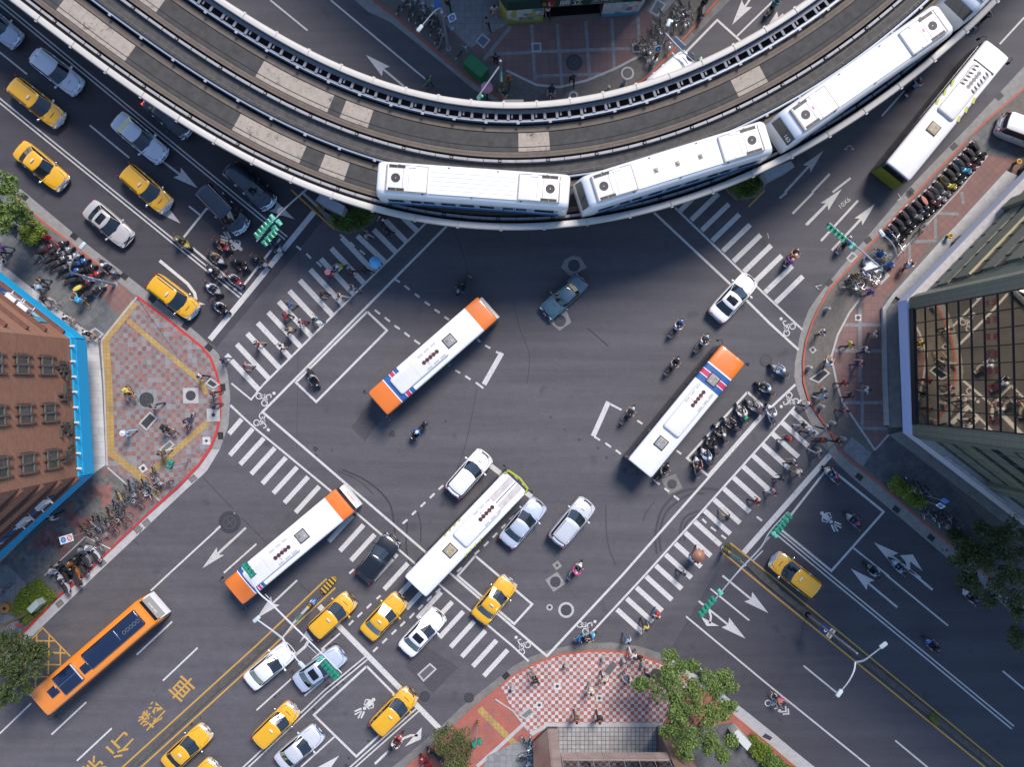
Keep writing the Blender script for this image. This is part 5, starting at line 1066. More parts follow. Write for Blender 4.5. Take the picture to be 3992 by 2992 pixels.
OD = mat('dark_opening', (.012, .013, .015), .3); CREAM = mat('cream_trim', (.32, .28, .16), .6)
Z0 = 4.0
q0 = [W(p, Z0) for p in ((4300, 345), (3500, 1177), (3520, 1688), (3904, 1990), (4500, 2440))]
ob_ = empty('tiled_office_building', (q0[1].x + 8, q0[1].y - 5, 0), 0, 'green tiled office block with a bronze mirror glass front and lavender fascia', 'building'); IO = Matrix.Translation(-ob_.location)
def opart(name, mb, mats, par=None):
    o = mb.build(name, mats, par or ob_)
    if par is None: o.matrix_parent_inverse = IO
    return o
wN = wallmap(q0[0], q0[1]); wN = wallmap(q0[1], q0[0]); 
def W3(a, b):  # outward must face the junction (left of the picture)
    M, L = wallmap(a, b); c = M @ Vector((L / 2, 0, 1)); return (M, L) if c.length < (M @ Vector((L / 2, 0, -1))).length else wallmap(b, a)
segs = [W3(q0[0], q0[1]), W3(q0[1], q0[2]), W3(q0[2], q0[4])]
mb = MB()
for i, (M, L) in enumerate(segs): wbox(mb, M, 0, L, Z0, 5.4, -.25 - .003 * i, .003 * i, 0 if i == 1 else 1)
opart('fascia', mb, [LAV, LAVP])
mb = MB(); mb.prism([(p.x, p.y, 0) for p in [q0[0], q0[1] , q0[2], q0[4], Vector((75, q0[4].y, 0)), Vector((75, q0[0].y, 0))]], 5.25, 5.46, 0); mb.v = [(x + (.012 if x < 60 else 0), y, z) for x, y, z in mb.v]; opart('canopy_roof', mb, PLEDGE)
g0 = W((3563, 1206), 6.0); g1 = W((3574, 1652), 6.0)
inn = [q0[0] + Vector((.45, -.45, 0)), q0[1] + Vector((.75, -.1, 0)), g0 + Vector((.35, .25, 0)), g1 + Vector((.35, -.25, 0)), q0[2] + Vector((.75, .15, 0)), q0[4] + Vector((.4, .5, 0)), Vector((74, q0[4].y, 0)), Vector((74, q0[0].y, 0))]
mb = MB(); mb.prism([(p.x, p.y, 0) for p in inn], 5.46, 28, 0); core = opart('tower_wall', mb, GT_)
mb = MB(); low = [p + Vector((1.1, 0, 0)) for p in inn[:2]] + [g0 + Vector((1.6, 0, 0)), g1 + Vector((1.6, 0, 0))] + [p + Vector((1.1, 0, 0)) for p in inn[4:6]] + inn[6:]
mb.prism([(p.x, p.y, 0) for p in low], 0, 5.3, 0); opart('ground_floor_wall', mb, mat('ground_floor_grey', (.09, .09, .095), .5, var=.2))
Mg, Lg = W3(g0, g1)
q = MB(); wbox(q, Mg, 0, Lg, 5.9, 25.5, -.2, 0); gl = opart('mirror_glass', q, BRZ)
q = MB()
for k in range(9): wbox(q, Mg, k * Lg / 8 - .035, k * Lg / 8 + .035, 5.8, 25.6, .003, .07)
for k in range(14): wbox(q, Mg, 0, Lg, 6.15 + k * 1.452 - .035, 6.15 + k * 1.452 + .035, .004, .06)
wbox(q, Mg, -.1, Lg + .1, 5.5, 6.1, .0, .12); q.build('mullion', MUL, gl).matrix_parent_inverse = Matrix.Identity(4)
RT_ = mat('red_reflected_lettering', (.30, .03, .035), .6); TANP = mat('tan_paper_strip', (.36, .25, .12), .6)
q = MB()
for z0, chars in ((15.25, '\u624d\u68ee\u7dca\u7acb\u6559\u57fa\u516c\u5177'), (16.0, '\u5317\u5e02\u6797\u68ee\u7dca\u53f8\u73fe\u5177')):
    for k, ch in enumerate(chars):
        g = text_mb(ch, .52, 0, 0, .008); xa = Lg * (k + .45) / 8
        d0 = Vector((Mg[0][0], Mg[1][0])); s = 1 if d0.y > 0 else -1
        g.v = [((y * s) + (xa if s < 0 else Lg - xa), z0 - x * s * -1 * (1 if s > 0 else 1), .008) for x, y, z in g.v]; q.merge(g, Mg)
for i, f in enumerate(q.f):
    p = [Vector(q.v[k]) for k in f[:3]]
    if (p[1] - p[0]).cross(p[2] - p[0]).x > 0: q.f[i] = f[::-1]
q.build('reflected_lettering', RT_, gl)  # red characters drawn on the glass in place of a sign's reflection
# flank piers and banded side walls
for base, side in ((g0, 1), (g1, -1)):
    q = MB(); q.prism([(base.x - .05 + a, base.y + side * b, 0) for a, b in ((0, .05), (0, .95), (.5, 1.25), (1.2, 1.25), (1.2, .05))], 5.46, 25.8, 0); opart('tiled_pier', q, GT_)
for a, b, nm in ((inn[0], inn[1], 'n'), (inn[4], inn[5], 's')):
    Mi, Li = W3(a, b); s_in = (lambda x: x) if (Mi @ Vector((0, 0, 0)) - (inn[1] if nm == 'n' else inn[4])).length < 1 else (lambda x: Li - x)
    for k, (z0, z1, d, m_) in enumerate(((5.9, 6.7, .05, OD), (6.7, 8.1, .12, GT_), (8.1, 8.9, .04, OD), (8.9, 10.4, .18, GT_), (10.4, 10.52, .22, CREAM), (10.62, 11.6, .05, OD), (11.6, 13.1, .15, GT_), (13.1, 14.1, .04, OD), (14.1, 15.6, .18, GT_), (15.6, 16.6, .05, OD), (16.6, 18.2, .4, GT_), (18.2, 19.2, .05, OD), (19.2, 21, .45, GT_))):
        q = MB(); x0, x1 = sorted((s_in(1.3 + .12 * k), s_in(Li - .5))); wbox(q, Mi, x0, x1, z0, z1, .004 * k, d + .004 * k); band_ = opart('spandrel' if m_ is GT_ else 'trim_band' if m_ is CREAM else 'window_band', q, m_)
        if m_ is OD:
            f = MB(); u = 1.9
            while u < Li - 1: wbox(f, Mi, s_in(u) - .04, s_in(u) + .04, z0, z1, d + .004 * k, d + .05 + .004 * k); u += 1.25
            f.build('mullion', FRAME, band_)
    q = MB()
    for u in (9.5, 17.5): x0, x1 = sorted((s_in(u), s_in(u + 1.1))); wbox(q, Mi, x0, x1, 5.9, 25, .0, .45)
    opart('tiled_pier', q, GT_)
q = MB(); Mi, Li = segs[2]; r4 = random.Random(2)
g = text_mb('\u53f0\u5317\u5e02\u6797\u68ee\u5317\u8def', .85, 0, 0, .01); s = (Mi.inverted() @ W((3780, 1885), 5.4)).x
g.v = [(x + s, 5.75 + y * .7, -.1) for x, y, z in g.v]; g.xform(Mi); opart('fascia_lettering', g, mat('sign_pale_blue', (.42, .5, .6), .5))
# porch floor, plinths and the pale ramp along the upper side
struct('porch_floor', MB().prism([(*w.xy, 0) for w in WW(T(31, (985, 990), (1010, 980), (1300, 900), (1400, 1658))+ T(32, (1400, 350), (1050, 370), (1025, 340), (1020, 0)))], .05, .36, 0), CONC)
struct('porch_kerb', MB().prism([(*w.xy, 0) for w in WW(T(31, (970, 1000), (1065, 870), (1090, 890), (1000, 1020), (1012, 1658)) + T(32, (1028, 350), (995, 350), (985, 0)))], .05, .48, 0), CONCL)
struct('ramp', MB().prism([(*w.xy, 0) for w in WW(T(31, (1065, 880), (1480, 420), (1600, 300), (2040, -180), (2220, -100), (1180, 960)))], .05, .3, 0), CONCL)
struct('ramp', MB().prism([(*w.xy, 0) for w in WW(T(32, (1035, 430), (1420, 720), (2020, 1180), (2300, 1420), (2300, 1000), (1150, 400)))], .05, .34, 0), CONC)
for i, (cr, x, y) in enumerate(((31, 1560, 380), (30, 2150, 1400))):
    p = W(t(cr, x, y), .6); c = MB(); c.cyl((p.x + .25, p.y - .1, .1), .5, 3.9, 4, 0); e = empty('fire_standpipe', (p.x, p.y, KZ), 0, 'yellow ringed standpipe outlet on the ramp ' + ('nearer the parked van' if i else 'nearer the junction corner'), 'standpipe', 'yellow standpipes on the ramp')
    q = MB(); q.cyl((0, 0, 0), .12, .75, 12, 0); q.build('pipe', mat('pipe_brown', (.09, .06, .03), .6), e); q = MB(); q.torus((0, 0, .78), .17, .065, 'z', 18, 8, 0); q.build('ring', mat('hydrant_yellow', (.55, .36, .03), .5), e); q = MB(); q.ell((0, 0, .78), (.1, .1, .06), 10, 6, 0); q.build('cap', mat('hydrant_red', (.32, .06, .04), .5), e)
    q = MB(); q.box((p.x + .95, p.y - .45, 2.0), (.9, .7, 4.0), 0, .75); opart('column', q, mat('column_brown', (.12, .095, .07), .6))

# --- convenience shop at the top edge ---
sgA, sgB = W((1977, 95)), W((2482, 58)); sb = empty('corner_shop_building', ((sgA + sgB) / 2 + Vector((0, 6, 0)))[:], 0, 'shop block with dark green name band and poster windows above the top plaza', 'building'); IS = Matrix.Translation(-sb.location)
def spart(name, mb, mats, par=None):
    o = mb.build(name, mats, par or sb)
    if par is None: o.matrix_parent_inverse = IS
    return o
Ms, Ls = W3(sgA, sgB); flip = (Ms @ Vector((0, 0, 0)) - sgA).length > .5
assert not flip or True
fx = (lambda u: u) if not flip else (lambda u: Ls - u)
A2, B2 = sgA + Vector((-22, 22, 0)), sgB + Vector((22, 24, 0)); A1 = sgA + Vector((-.65, .95, 0)); B1 = sgB + Vector((.55, .75, 0))
pl = [A1, sgA, sgB, B1, B2, Vector((B2.x, 60, 0)), Vector((A2.x, 60, 0)), A2]
mb = MB(); mb.prism([(p.x, p.y + 1.6, 0) for p in pl], 0, 17, 0); spart('shop_wall', mb, mat('dim_wall_grey', (.07, .07, .075), .7, var=.2))
mb = MB(); mb.prism([(p.x, p.y, 0) for p in [A1 + Vector((-2.5, 2.5, 0)), A1, sgA, sgB, B1, B1 + Vector((2.5, 2.6, 0)), Vector((B1.x + 2.5, 40, 0)), Vector((A1.x - 2.5, 40, 0))]], 2.45, 3.85, 0); nb = spart('name_band', mb, mat('band_green', (.012, .05, .035), .5))
fl = text_mb
for s, u, sz, m_, z in (('\u52dd\u7acb', 5.2, .98, 'sign_white', 3.12), ('\u751f\u6d3b\u767e\u8ca8', 8.3, .72, 'sign_white', 3.3), ('General merchandise', 8.1, .30, 'pale_green', 2.75), ('L', 3.55, .8, 'sign_white', 3.1), ('S', 3.05, .8, 'logo_gold', 3.1)):
    g = fl(s, sz, 0, 0, .01); g.v = [(fx(u) + x, z + y, .03) for x, y, z_ in g.v]; g.xform(Ms); spart('name_lettering', g, mat(m_, {'sign_white': (.55, .58, .6), 'pale_green': (.2, .34, .3), 'logo_gold': (.5, .3, .04)}[m_], .6), nb).matrix_parent_inverse = Matrix.Identity(4)
q = MB(); wbox(q, Ms, fx(3.35) - .02, fx(3.35) + .55, 2.62, 3.6, .003, .02); spart('logo_panel', q, mat('logo_red', (.30, .02, .03), .5), nb); q = MB(); wbox(q, Ms, fx(3.35) - .65, fx(3.35) - .02, 2.62, 3.6, .003, .021); spart('logo_panel', q, mat('logo_black', (.02, .016, .01), .5), nb)
def m_poster(key, cols, sc):
    g = NT(key); tc = g.n('TexCoord'); v = tc.outputs['Object']; sx = g.n('SeparateXYZ'); g.l(v, sx.inputs[0]); vo = g.n('TexVoronoi', Scale=sc); g.l(v, vo.inputs['Vector'])
    r = g.n('ValToRGB'); r.color_ramp.interpolation = 'CONSTANT'; el = r.color_ramp.elements
    for i, c in enumerate(cols[1:]):
        e = el[i] if i < 2 else el.new(i / (len(cols) - 1)); e.position = i / (len(cols) - 1); e.color = col(c)
    sp = g.n('SeparateXYZ'); g.l(vo.outputs['Color'], sp.inputs[0]); g.l(sp.outputs[0], r.inputs['Fac'])
    f = g.math('ADD', sx.outputs[2], g.math('MULTIPLY', g.noise(v, 1.5, 3), .5)); return g.done(g.mix(g.rng(f, .75, .95, 0, 1), cols[0], r.outputs['Color']), .4)
PO1 = m_poster('yellow_green_poster', ((.28, .40, .03), (.55, .56, .55), (.5, .55, .5), (.35, .42, .1), (.6, .6, .6), (.45, .3, .2), (.08, .25, .4), (.56, .57, .52)), 2.4); PO2 = m_poster('blue_white_poster', ((.05, .32, .52), (.5, .55, .58), (.55, .57, .6), (.3, .45, .55), (.5, .5, .5), (.3, .2, .18), (.55, .57, .6)), 2.0)
q = MB(); wbox(q, Ms, fx(0.0), fx(3.05), .12, 2.43, -.1, -.004); o1 = spart('poster_window', q, PO1); q = MB(); Mk, Lk = W3(A1, sgA); wbox(q, Mk, 0.02, Lk - .02, .12, 2.43, -.1, -.005); spart('poster_window', q, mat('poster_yellow', (.42, .36, .05), .5, var=.3))
q = MB(); wbox(q, Ms, fx(7.95), fx(Ls), .12, 2.43, -.1, -.004); spart('poster_window', q, PO2); q = MB(); Mk, Lk = W3(sgB, B1); wbox(q, Mk, .02, Lk - .02, .12, 2.43, -.1, -.005); spart('poster_window', q, PO2)
q = MB(); wbox(q, Ms, fx(3.1), fx(7.9), .1, .14, -1.6, -.02, 0); wbox(q, Ms, fx(3.12), fx(7.88), .1, .15, -.32, .0, 1); spart('doorway', q, [OD, mat('threshold_tan', (.17, .15, .125), .7)])
q = MB(); q.poly([(*(p + Vector((0, .6, 0))).xy, 3.9) for p in (A1, sgA, sgB, B1, B1 + Vector((2, 6, 0)), A1 + Vector((-2, 6, 0)))]); spart('band_roof', q, mat('band_roof_grey', (.16, .17, .18), .8, var=.3))

# --- stone portal at the bottom edge ---
ze = lambda x, y: (2000 + x / 3.16, 2600 + y / 3.16)
pa, pb, pc_, pd = (W(ze(*p)) for p in ((240, 912), (420, 742), (540, 742), (550, 890))); pe, pf, pg = (W(ze(*p)) for p in ((1772, 722), (1812, 722), (2080, 900)))
st = empty('stone_portal_building', W(ze(1150, 900))[:], 0, 'brown granite portal building with dark mirror glass facing the checkered plaza', 'building'); IP = Matrix.Translation(-st.location)
def ppart(name, mb, mats, par=None):
    o = mb.build(name, mats, par or st)
    if par is None: o.matrix_parent_inverse = IP
    return o
def m_gran(key, a, b):
    g = NT(key); tc = g.n('TexCoord'); sx = g.n('SeparateXYZ'); g.l(tc.outputs['Object'], sx.inputs[0]); cb = g.n('CombineXYZ'); g.l(g.math('ADD', sx.outputs[0], sx.outputs[1]), cb.inputs[0]); g.l(sx.outputs[2], cb.inputs[1]); br = g.n('TexBrick', Scale=1.0); br.offset = 0; g.l(cb.outputs[0], br.inputs['Vector'])
    for k, x in (('Brick Width', 2.0), ('Row Height', 1.4), ('Mortar Size', .012)): br.inputs[k].default_value = x
    br.inputs['Color1'].default_value = col(a); br.inputs['Color2'].default_value = col(b); br.inputs['Mortar'].default_value = (.06, .05, .045, 1)
    c = g.mix(g.rng(g.noise(tc.outputs['Object'], .9, 5), .4, .75, 0, .45), br.outputs['Color'], (.12, .07, .05)); return g.done(c, .3)
GR1 = m_gran('brown_granite', (.22, .145, .115), (.26, .17, .14)); GR2 = m_gran('pinkish_granite', (.30, .235, .205), (.34, .27, .24))
q = MB(); q.prism([tuple(p) for p in (pa, pb, pc_, pd, pd + Vector((0, -6, 0)), pa + Vector((0, -6, 0)))], .0, 20, 0); ppart('pillar', q, GR1)
q = MB(); Mi, Li = W3(pb, pc_); wbox(q, Mi, 0.01, Li - .01, .1, 19.9, .0, .012); ppart('pillar_face', q, GR2)
q = MB(); Mi, Li = W3(pb, pa); wbox(q, Mi, -.02, Li + .02, .1, .42, .0, .05); Mj, Lj = W3(pb, pc_); wbox(q, Mj, -.02, Lj + .04, .1, .42, .013, .055); ppart('plinth', q, mat('dark_plinth', (.03, .028, .028), .4))
q = MB(); q.prism([tuple(p) for p in (pe, pf, pg, pg + Vector((4, -6, 0)), pe + Vector((0, -6, 0)))], .0, 20, 0); ppart('pillar', q, GR1)
q = MB(); q.box(((pd.x + pe.x) / 2 - .0, pb.y - .45, 5.2), (pe.x - pc_.x - .01, .9, 1.2), 0); ppart('lintel', q, GR2)
q = MB(); q.box(((pd.x + pe.x) / 2, pb.y - .22, 12.6), (pe.x - pc_.x - .02, .3, 13.55), 0); dk = NT('dark_mirror_glass'); dk.b.inputs['Base Color'].default_value = (.17, .20, .22, 1); dk.b.inputs['Metallic'].default_value = 1; dk.b.inputs['Roughness'].default_value = .03; mg = ppart('mirror_glass', q, dk.m)
q = MB(); n_ = 7
for k in range(n_ + 1): q.box((pc_.x + .1 + (pe.x - pc_.x - .2) * k / n_, pb.y - .05, 12.6), (.05, .05, 13.4), 0)
q.build('mullion', SILV, mg)
q = MB(); q.box(((pd.x + pe.x) / 2, pb.y - 5, 2.5), (pe.x - pc_.x - .02, .3, 4.9), 0); ppart('entrance_wall', q, OD)
# ================= people, scooters, bicycles =================
SKIN = mat('skin', (.42, .24, .16), .55); SHOE = mat('dark_shoe', (.03, .03, .035), .6); SHOEW = mat('white_shoe', (.55, .55, .55), .6); HAIR = mat('black_hair', (.012, .010, .010), .45); HAIRB = mat('brown_hair', (.06, .03, .018), .5); EYE = mat('eye_dark', (.01, .01, .01), .3)
CL = dict(black=(.014, .014, .017), white=(.62, .63, .66), grey=(.20, .20, .21), lgrey=(.38, .38, .40), navy=(.018, .026, .06), blue=(.02, .12, .38), lblue=(.30, .42, .58), jeans=(.06, .10, .18), red=(.42, .025, .03), maroon=(.13, .02, .035), pink=(.55, .22, .26), hotpink=(.62, .03, .28), yellow=(.58, .48, .08), brown=(.11, .06, .035), tan=(.36, .26, .17), orange=(.45, .16, .03), green=(.03, .30, .14), teal=(.05, .22, .28), purple=(.20, .08, .32), olive=(.10, .085, .03), cream=(.55, .50, .40), cyan=(.05, .38, .60), salmon=(.5, .2, .15), skin=None, clear=(.45, .5, .55))
def cloth(c): return SKIN if c == 'skin' else mat('cloth_' + c, CL[c], .8, var=.12, vscale=9)
# joint lists: name -> (x forward, y left, z, radius); limbs listed as chains
def pose(kind):
    J = {}; E = []
    def j(n, x, y, z, r): J[n] = (Vector((x, y, z)), r)
    def legs(f):
        for s, nm in ((1, 'L'), (-1, 'R')):
            for n, (x, y, z), r in zip(('hip', 'knee', 'ankle', 'toe'), f(s), (.088, .062, .045, .042)): j(n + nm, x, y, z, r)
            E.extend([('pelvis', 'hip' + nm), ('hip' + nm, 'knee' + nm), ('knee' + nm, 'ankle' + nm), ('ankle' + nm, 'toe' + nm)])
    def trunk(p, sp, ch, nk, hd, tilt=(0, 0)):
        j('pelvis', *p, .125); j('spine', *sp, .118); j('chest', *ch, .135); j('neck', *nk, .055); j('head', *hd, .088); j('crown', hd[0] + tilt[0] - .01, hd[1], hd[2] + .10, .082); j('nose', hd[0] + .10, hd[1], hd[2] - .0, .018)
        for s, nm in ((1, 'L'), (-1, 'R')): j('ear' + nm, hd[0] - .01, hd[1] + s * .095, hd[2], .016); E.append(('head', 'ear' + nm))
        E.extend([('pelvis', 'spine'), ('spine', 'chest'), ('chest', 'neck'), ('neck', 'head'), ('head', 'crown'), ('head', 'nose')])
    def arms(f, curl=.5):
        for s, nm in ((1, 'L'), (-1, 'R')):
            sh, el, wr = [Vector(v) for v in f(s)]; d = (wr - el).normalized(); pm = wr + d * .07
            for n, v, r in (('shoulder', sh, .062), ('elbow', el, .042), ('wrist', wr, .030), ('palm', pm, .034)): j(n + nm, *v, r)
            E.extend([('chest', 'shoulder' + nm), ('shoulder' + nm, 'elbow' + nm), ('elbow' + nm, 'wrist' + nm), ('wrist' + nm, 'palm' + nm)])
            side = d.cross(Vector((0, 0, 1))); side = side.normalized() if side.length > .1 else Vector((1, 0, 0)); dn = side.cross(d).normalized()
            if dn.z > 0: dn = -dn
            for k in range(4):
                o = side * (k - 1.5) * .021; ln = (.034, .040, .037, .028)[k]
                a = pm + o + d * .045; b = a + (d * (1 - curl) + dn * curl) * ln; c = b + (d * (1 - 2 * curl) + dn * curl) * ln * .8
                for q, v, r in ((0, a, .0105), (1, b, .0095), (2, c, .008)): j('f%d%d%s' % (k, q, nm), *v, r)
                E.extend([('palm' + nm, 'f%d0%s' % (k, nm)), ('f%d0%s' % (k, nm), 'f%d1%s' % (k, nm)), ('f%d1%s' % (k, nm), 'f%d2%s' % (k, nm))])
            a = pm - side * .04 * s - d * .005 + dn * .012; b = a + (d * .8 - side * .4 * s + dn * .5).normalized() * .035
            j('t0' + nm, *a, .012); j('t1' + nm, *b, .0095); E.extend([('palm' + nm, 't0' + nm), ('t0' + nm, 't1' + nm)])
    if kind in ('walk', 'stride', 'stand', 'phone', 'push', 'wide'):
        st = {'walk': .30, 'stride': .42, 'stand': .03, 'phone': .16, 'push': .26, 'wide': .2}[kind]
        trunk((0, 0, .95), (.01, 0, 1.10), (.03, 0, 1.30), (.04, 0, 1.47), (.075 if kind != 'phone' else .11, 0, 1.58 if kind != 'phone' else 1.56))
        legs(lambda s: ((0.01, s * .095, .88), (s * st * .62 + .05, s * .10, .48), (s * st - (.06 if s < 0 else 0), s * .09, .085 if s > 0 else .13 if st > .1 else .085), (s * st + .14, s * .10, .035 if s > 0 else .05)))
        if kind == 'phone': arms(lambda s: ((.02, s * .185, 1.40), (.08, s * .25, 1.14), (.30, s * .08, 1.24)), .7)
        elif kind == 'push': arms(lambda s: ((.03, s * .185, 1.40), (.08, s * .27, 1.14), (.38, s * .24, 1.04)), .8)
        elif kind == 'wide': arms(lambda s: ((.02, s * .185, 1.40), (.02, s * .33, 1.16), (.16, s * .40, .98)), .5)
        else: arms(lambda s: ((.02, s * .185, 1.40), (-s * st * .35 - .01, s * .245, 1.13), (-s * st * .75 + .09, s * .235, .90)), .45)
    elif kind == 'ride':
        trunk((-.22, 0, .82), (-.20, 0, .98), (-.13, 0, 1.20), (-.09, 0, 1.37), (-.045, 0, 1.49))
        legs(lambda s: ((-.16, s * .11, .79), (.20, s * .17, .74), (.24, s * .15, .36), (.40, s * .15, .32)))
        arms(lambda s: ((-.12, s * .19, 1.31), (.05, s * .30, 1.08), (.30, s * .29, 1.00)), .8)
    elif kind == 'foot':   # stopped on a scooter, one foot down
        trunk((-.22, 0, .82), (-.20, 0, .98), (-.14, 0, 1.20), (-.11, 0, 1.37), (-.07, 0, 1.49))
        legs(lambda s: ((-.16, s * .11, .79), (.16, s * .2, .70), (.20, s * .15, .36), (.36, s * .15, .32)) if s > 0 else ((-.16, s * .11, .79), (.12, s * .28, .5), (.10, s * .38, .08), (.26, s * .40, .04)))
        arms(lambda s: ((-.12, s * .19, 1.31), (.03, s * .30, 1.08), (.28, s * .29, 1.00)), .8)
    elif kind == 'pillion':
        trunk((-.62, 0, .86), (-.60, 0, 1.02), (-.54, 0, 1.24), (-.50, 0, 1.41), (-.46, 0, 1.53))
        legs(lambda s: ((-.56, s * .12, .83), (-.24, s * .24, .74), (-.28, s * .24, .40), (-.14, s * .25, .36)))
        arms(lambda s: ((-.53, s * .19, 1.35), (-.40, s * .30, 1.12), (-.20, s * .20, 1.06)), .7)
    elif kind == 'cycle':
        trunk((-.26, 0, .95), (-.21, 0, 1.10), (-.09, 0, 1.29), (-.01, 0, 1.43), (.05, 0, 1.53))
        legs(lambda s: ((-.22, s * .095, .90), (.10 + s * .05, s * .12, .68 + s * .09), (-.02 + s * .12, s * .12, .30 + s * .12), (.12 + s * .12, s * .12, .27 + s * .12)))
        arms(lambda s: ((-.07, s * .185, 1.36), (.12, s * .27, 1.16), (.36, s * .26, 1.08)), .8)
    return J, E
def part_of(n):
    if n[:-1] in ('toe', ): return 3
    if n[:-1] in ('hip', 'knee', 'ankle') or n == 'pelvis': return 2
    if n in ('spine', 'chest') or n[:-1] in ('shoulder', ): return 1
    return 0
def person_mesh(kind, sleeves, shorts):
    J, E = pose(kind); names = ['pelvis'] + [n for n in J if n != 'pelvis']; ix = {n: i for i, n in enumerate(names)}
    me = bpy.data.meshes.new('pose'); me.from_pydata([J[n][0] for n in names], [(ix[a], ix[b]) for a, b in E], []); ob = bpy.data.objects.new('pose', me); LINK(ob)
    sk = ob.modifiers.new('s', 'SKIN'); sk.branch_smoothing = .6; ob.modifiers.new('d', 'SUBSURF').levels = 1
    for n in names:
        v = me.skin_vertices[0].data[ix[n]]; r = J[n][1]; v.radius = (r, r * (1.25 if n in ('chest', 'spine') else 1)); v.use_root = n == 'pelvis'
    bpy.context.view_layer.update(); out = bpy.data.meshes.new_from_object(ob.evaluated_get(bpy.context.evaluated_depsgraph_get())); bpy.data.objects.remove(ob); bpy.data.meshes.remove(me)
    B = []
    for a, b in E:
        pa, pb = part_of(a), part_of(b); A_, B_ = J[a][0], J[b][0]
        if a.startswith('shoulder'): k = [(0, .55 if sleeves == 's' else 1.0, 1), (.55, 1, 0 if sleeves == 's' else 1)]
        elif a.startswith('elbow'): k = [(0, 1, 1 if sleeves == 'l' else 0)]
        elif a.startswith('knee'): k = [(0, 1, 0 if shorts else 2)]
        elif a.startswith('hip'): k = [(0, .75 if shorts else 1, 2), (.75, 1, 0 if shorts else 2)]
        elif a.startswith('ankle'): k = [(0, 1, 3)]
        elif b.startswith('hip'): k = [(0, 1, 2)]
        elif b == 'spine': k = [(0, .35, 2), (.35, 1, 1)]
        elif b in ('chest',) or b.startswith('shoulder'): k = [(0, 1, 1)]
        elif b == 'neck': k = [(0, .55, 1), (.55, 1, 0)]
        else: k = [(0, 1, 0)]
        for u, v, m in k: B.append((A_.lerp(B_, u), A_.lerp(B_, v), m, (J[a][1] + J[b][1]) / 2))
    mi = []
    for p in out.polygons:
        c = p.center; best = 9; m = 0
        for a, b, k, r in B:
            d = b - a; u = max(0, min(1, (c - a).dot(d) / max(d.length_squared, 1e-9))); q = (c - a - d * u).length / r
            if q < best: best = q; m = k
        mi.append(m)
    out.materials.clear()
    out.polygons.foreach_set('material_index', mi); out.polygons.foreach_set('use_smooth', [True] * len(mi)); return out
HEADS = {}
def head_of(kind): J, E = pose(kind); return J['head'][0], J['chest'][0]
def person(p, ang, kind, top, bottom, label, hair='short', sleeves='s', shorts=False, shoes='dark', bag=None, hat=None, group=None, scale=1.0, z=0.0, ground=True, M=None):
    key = 'person_%s_%s_%d' % (kind, sleeves, shorts)
    if key not in CACHE: CACHE[key] = person_mesh(kind, sleeves, shorts)
    body = put('person', CACHE[key], [SKIN, cloth(top), cloth(bottom), SHOEW if shoes == 'white' else SHOE]); tag(body, label, 'person', group or 'people crossing and waiting')
    body.location = (p.x, p.y, z); body.rotation_euler = (0, 0, ang); body.scale = (scale * 1.2, scale * 1.2, scale * 1.04)
    h, c = head_of(kind)
    def hairm():
        q = MB(); q.ell(h + Vector((-.018, 0, .055)), (.108, .098, .115), 14, 8, 0, -.35 if hair != 'bob' else -.5)
        if hair == 'long': q.ell(h + Vector((-.085, 0, -.09)), (.055, .095, .19), 10, 8, 0)
        if hair == 'tail': q.ell(h + Vector((-.13, 0, -.02)), (.05, .04, .13), 8, 6, 0)
        return q
    if hat is None: put('hair', cached('hair_%s_%s' % (kind, hair), hairm), HAIRB if hair == 'brown' else HAIR, body)
    elif hat[0] == 'helmet':
        def hel():
            q = MB(); q.ell(h + Vector((-.01, 0, .05)), (.142, .128, .142), 16, 9, 0, -.55); q.ell(h + Vector((.10, 0, .02)), (.045, .105, .085), 10, 6, 1); return q
        put('helmet', cached('helmet_' + kind, hel), [mat('helmet_' + hat[1], CL[hat[1]], .25, coat=.7), BLACKP], body)
    else:
        def hatm():
            q = MB(); q.ell(h + Vector((-.01, 0, .07)), (.115, .105, .115), 14, 8, 0, 0); q.ring(h + Vector((-.0, 0, .08)), .09, .2, 20, 0); return q
        put('hat', cached('hat_' + kind, hatm), cloth(hat[1]), body)
    def eyes():
        q = MB()
        for s in (-1, 1): q.ell(h + Vector((.082, s * .034, .02)), (.012, .015, .009), 8, 5, 0)
        q.box(h + Vector((.090, 0, -.052)), (.012, .042, .01), 1); return q
    put('face', cached('face_' + kind, eyes), [EYE, mat('lip', (.3, .1, .09), .5)], body)
    if bag:
        b0, bc = bag
        def bagm():
            q = MB(); bx = c + Vector((-.20, 0, -.06)) if b0 == 'pack' else c + Vector((.0, -.27, -.5)) if b0 == 'hand' else c + Vector((-.03, .22, -.30))
            d = (.2, .31, .44) if b0 == 'pack' else (.30, .12, .30)
            q.rbox(bx, d, .06, 0); 
            if b0 == 'pack':
                for s in (-1, 1): q.tube([c + Vector((-.1, s * .12, .12)), c + Vector((.06, s * .12, .13)), c + Vector((.13, s * .12, -.05))], .02, 5, 0)
            elif b0 == 'side': q.tube([bx + Vector((0, 0, .14)), c + Vector((.0, -.02, .16)), c + Vector((.12, -.1, .0))], .016, 5, 0)
            else: q.tube([bx + Vector((-.1, 0, .14)), bx + Vector((0, 0, .24)), bx + Vector((.1, 0, .14))], .012, 5, 0)
            return q
        put({'pack': 'backpack', 'hand': 'handbag', 'side': 'shoulder_bag'}[b0], cached('bag_%s_%s' % (b0, kind), bagm), cloth(bc), body)
    return body
def ahead(dx, dy): return math.atan2(-dy, dx)
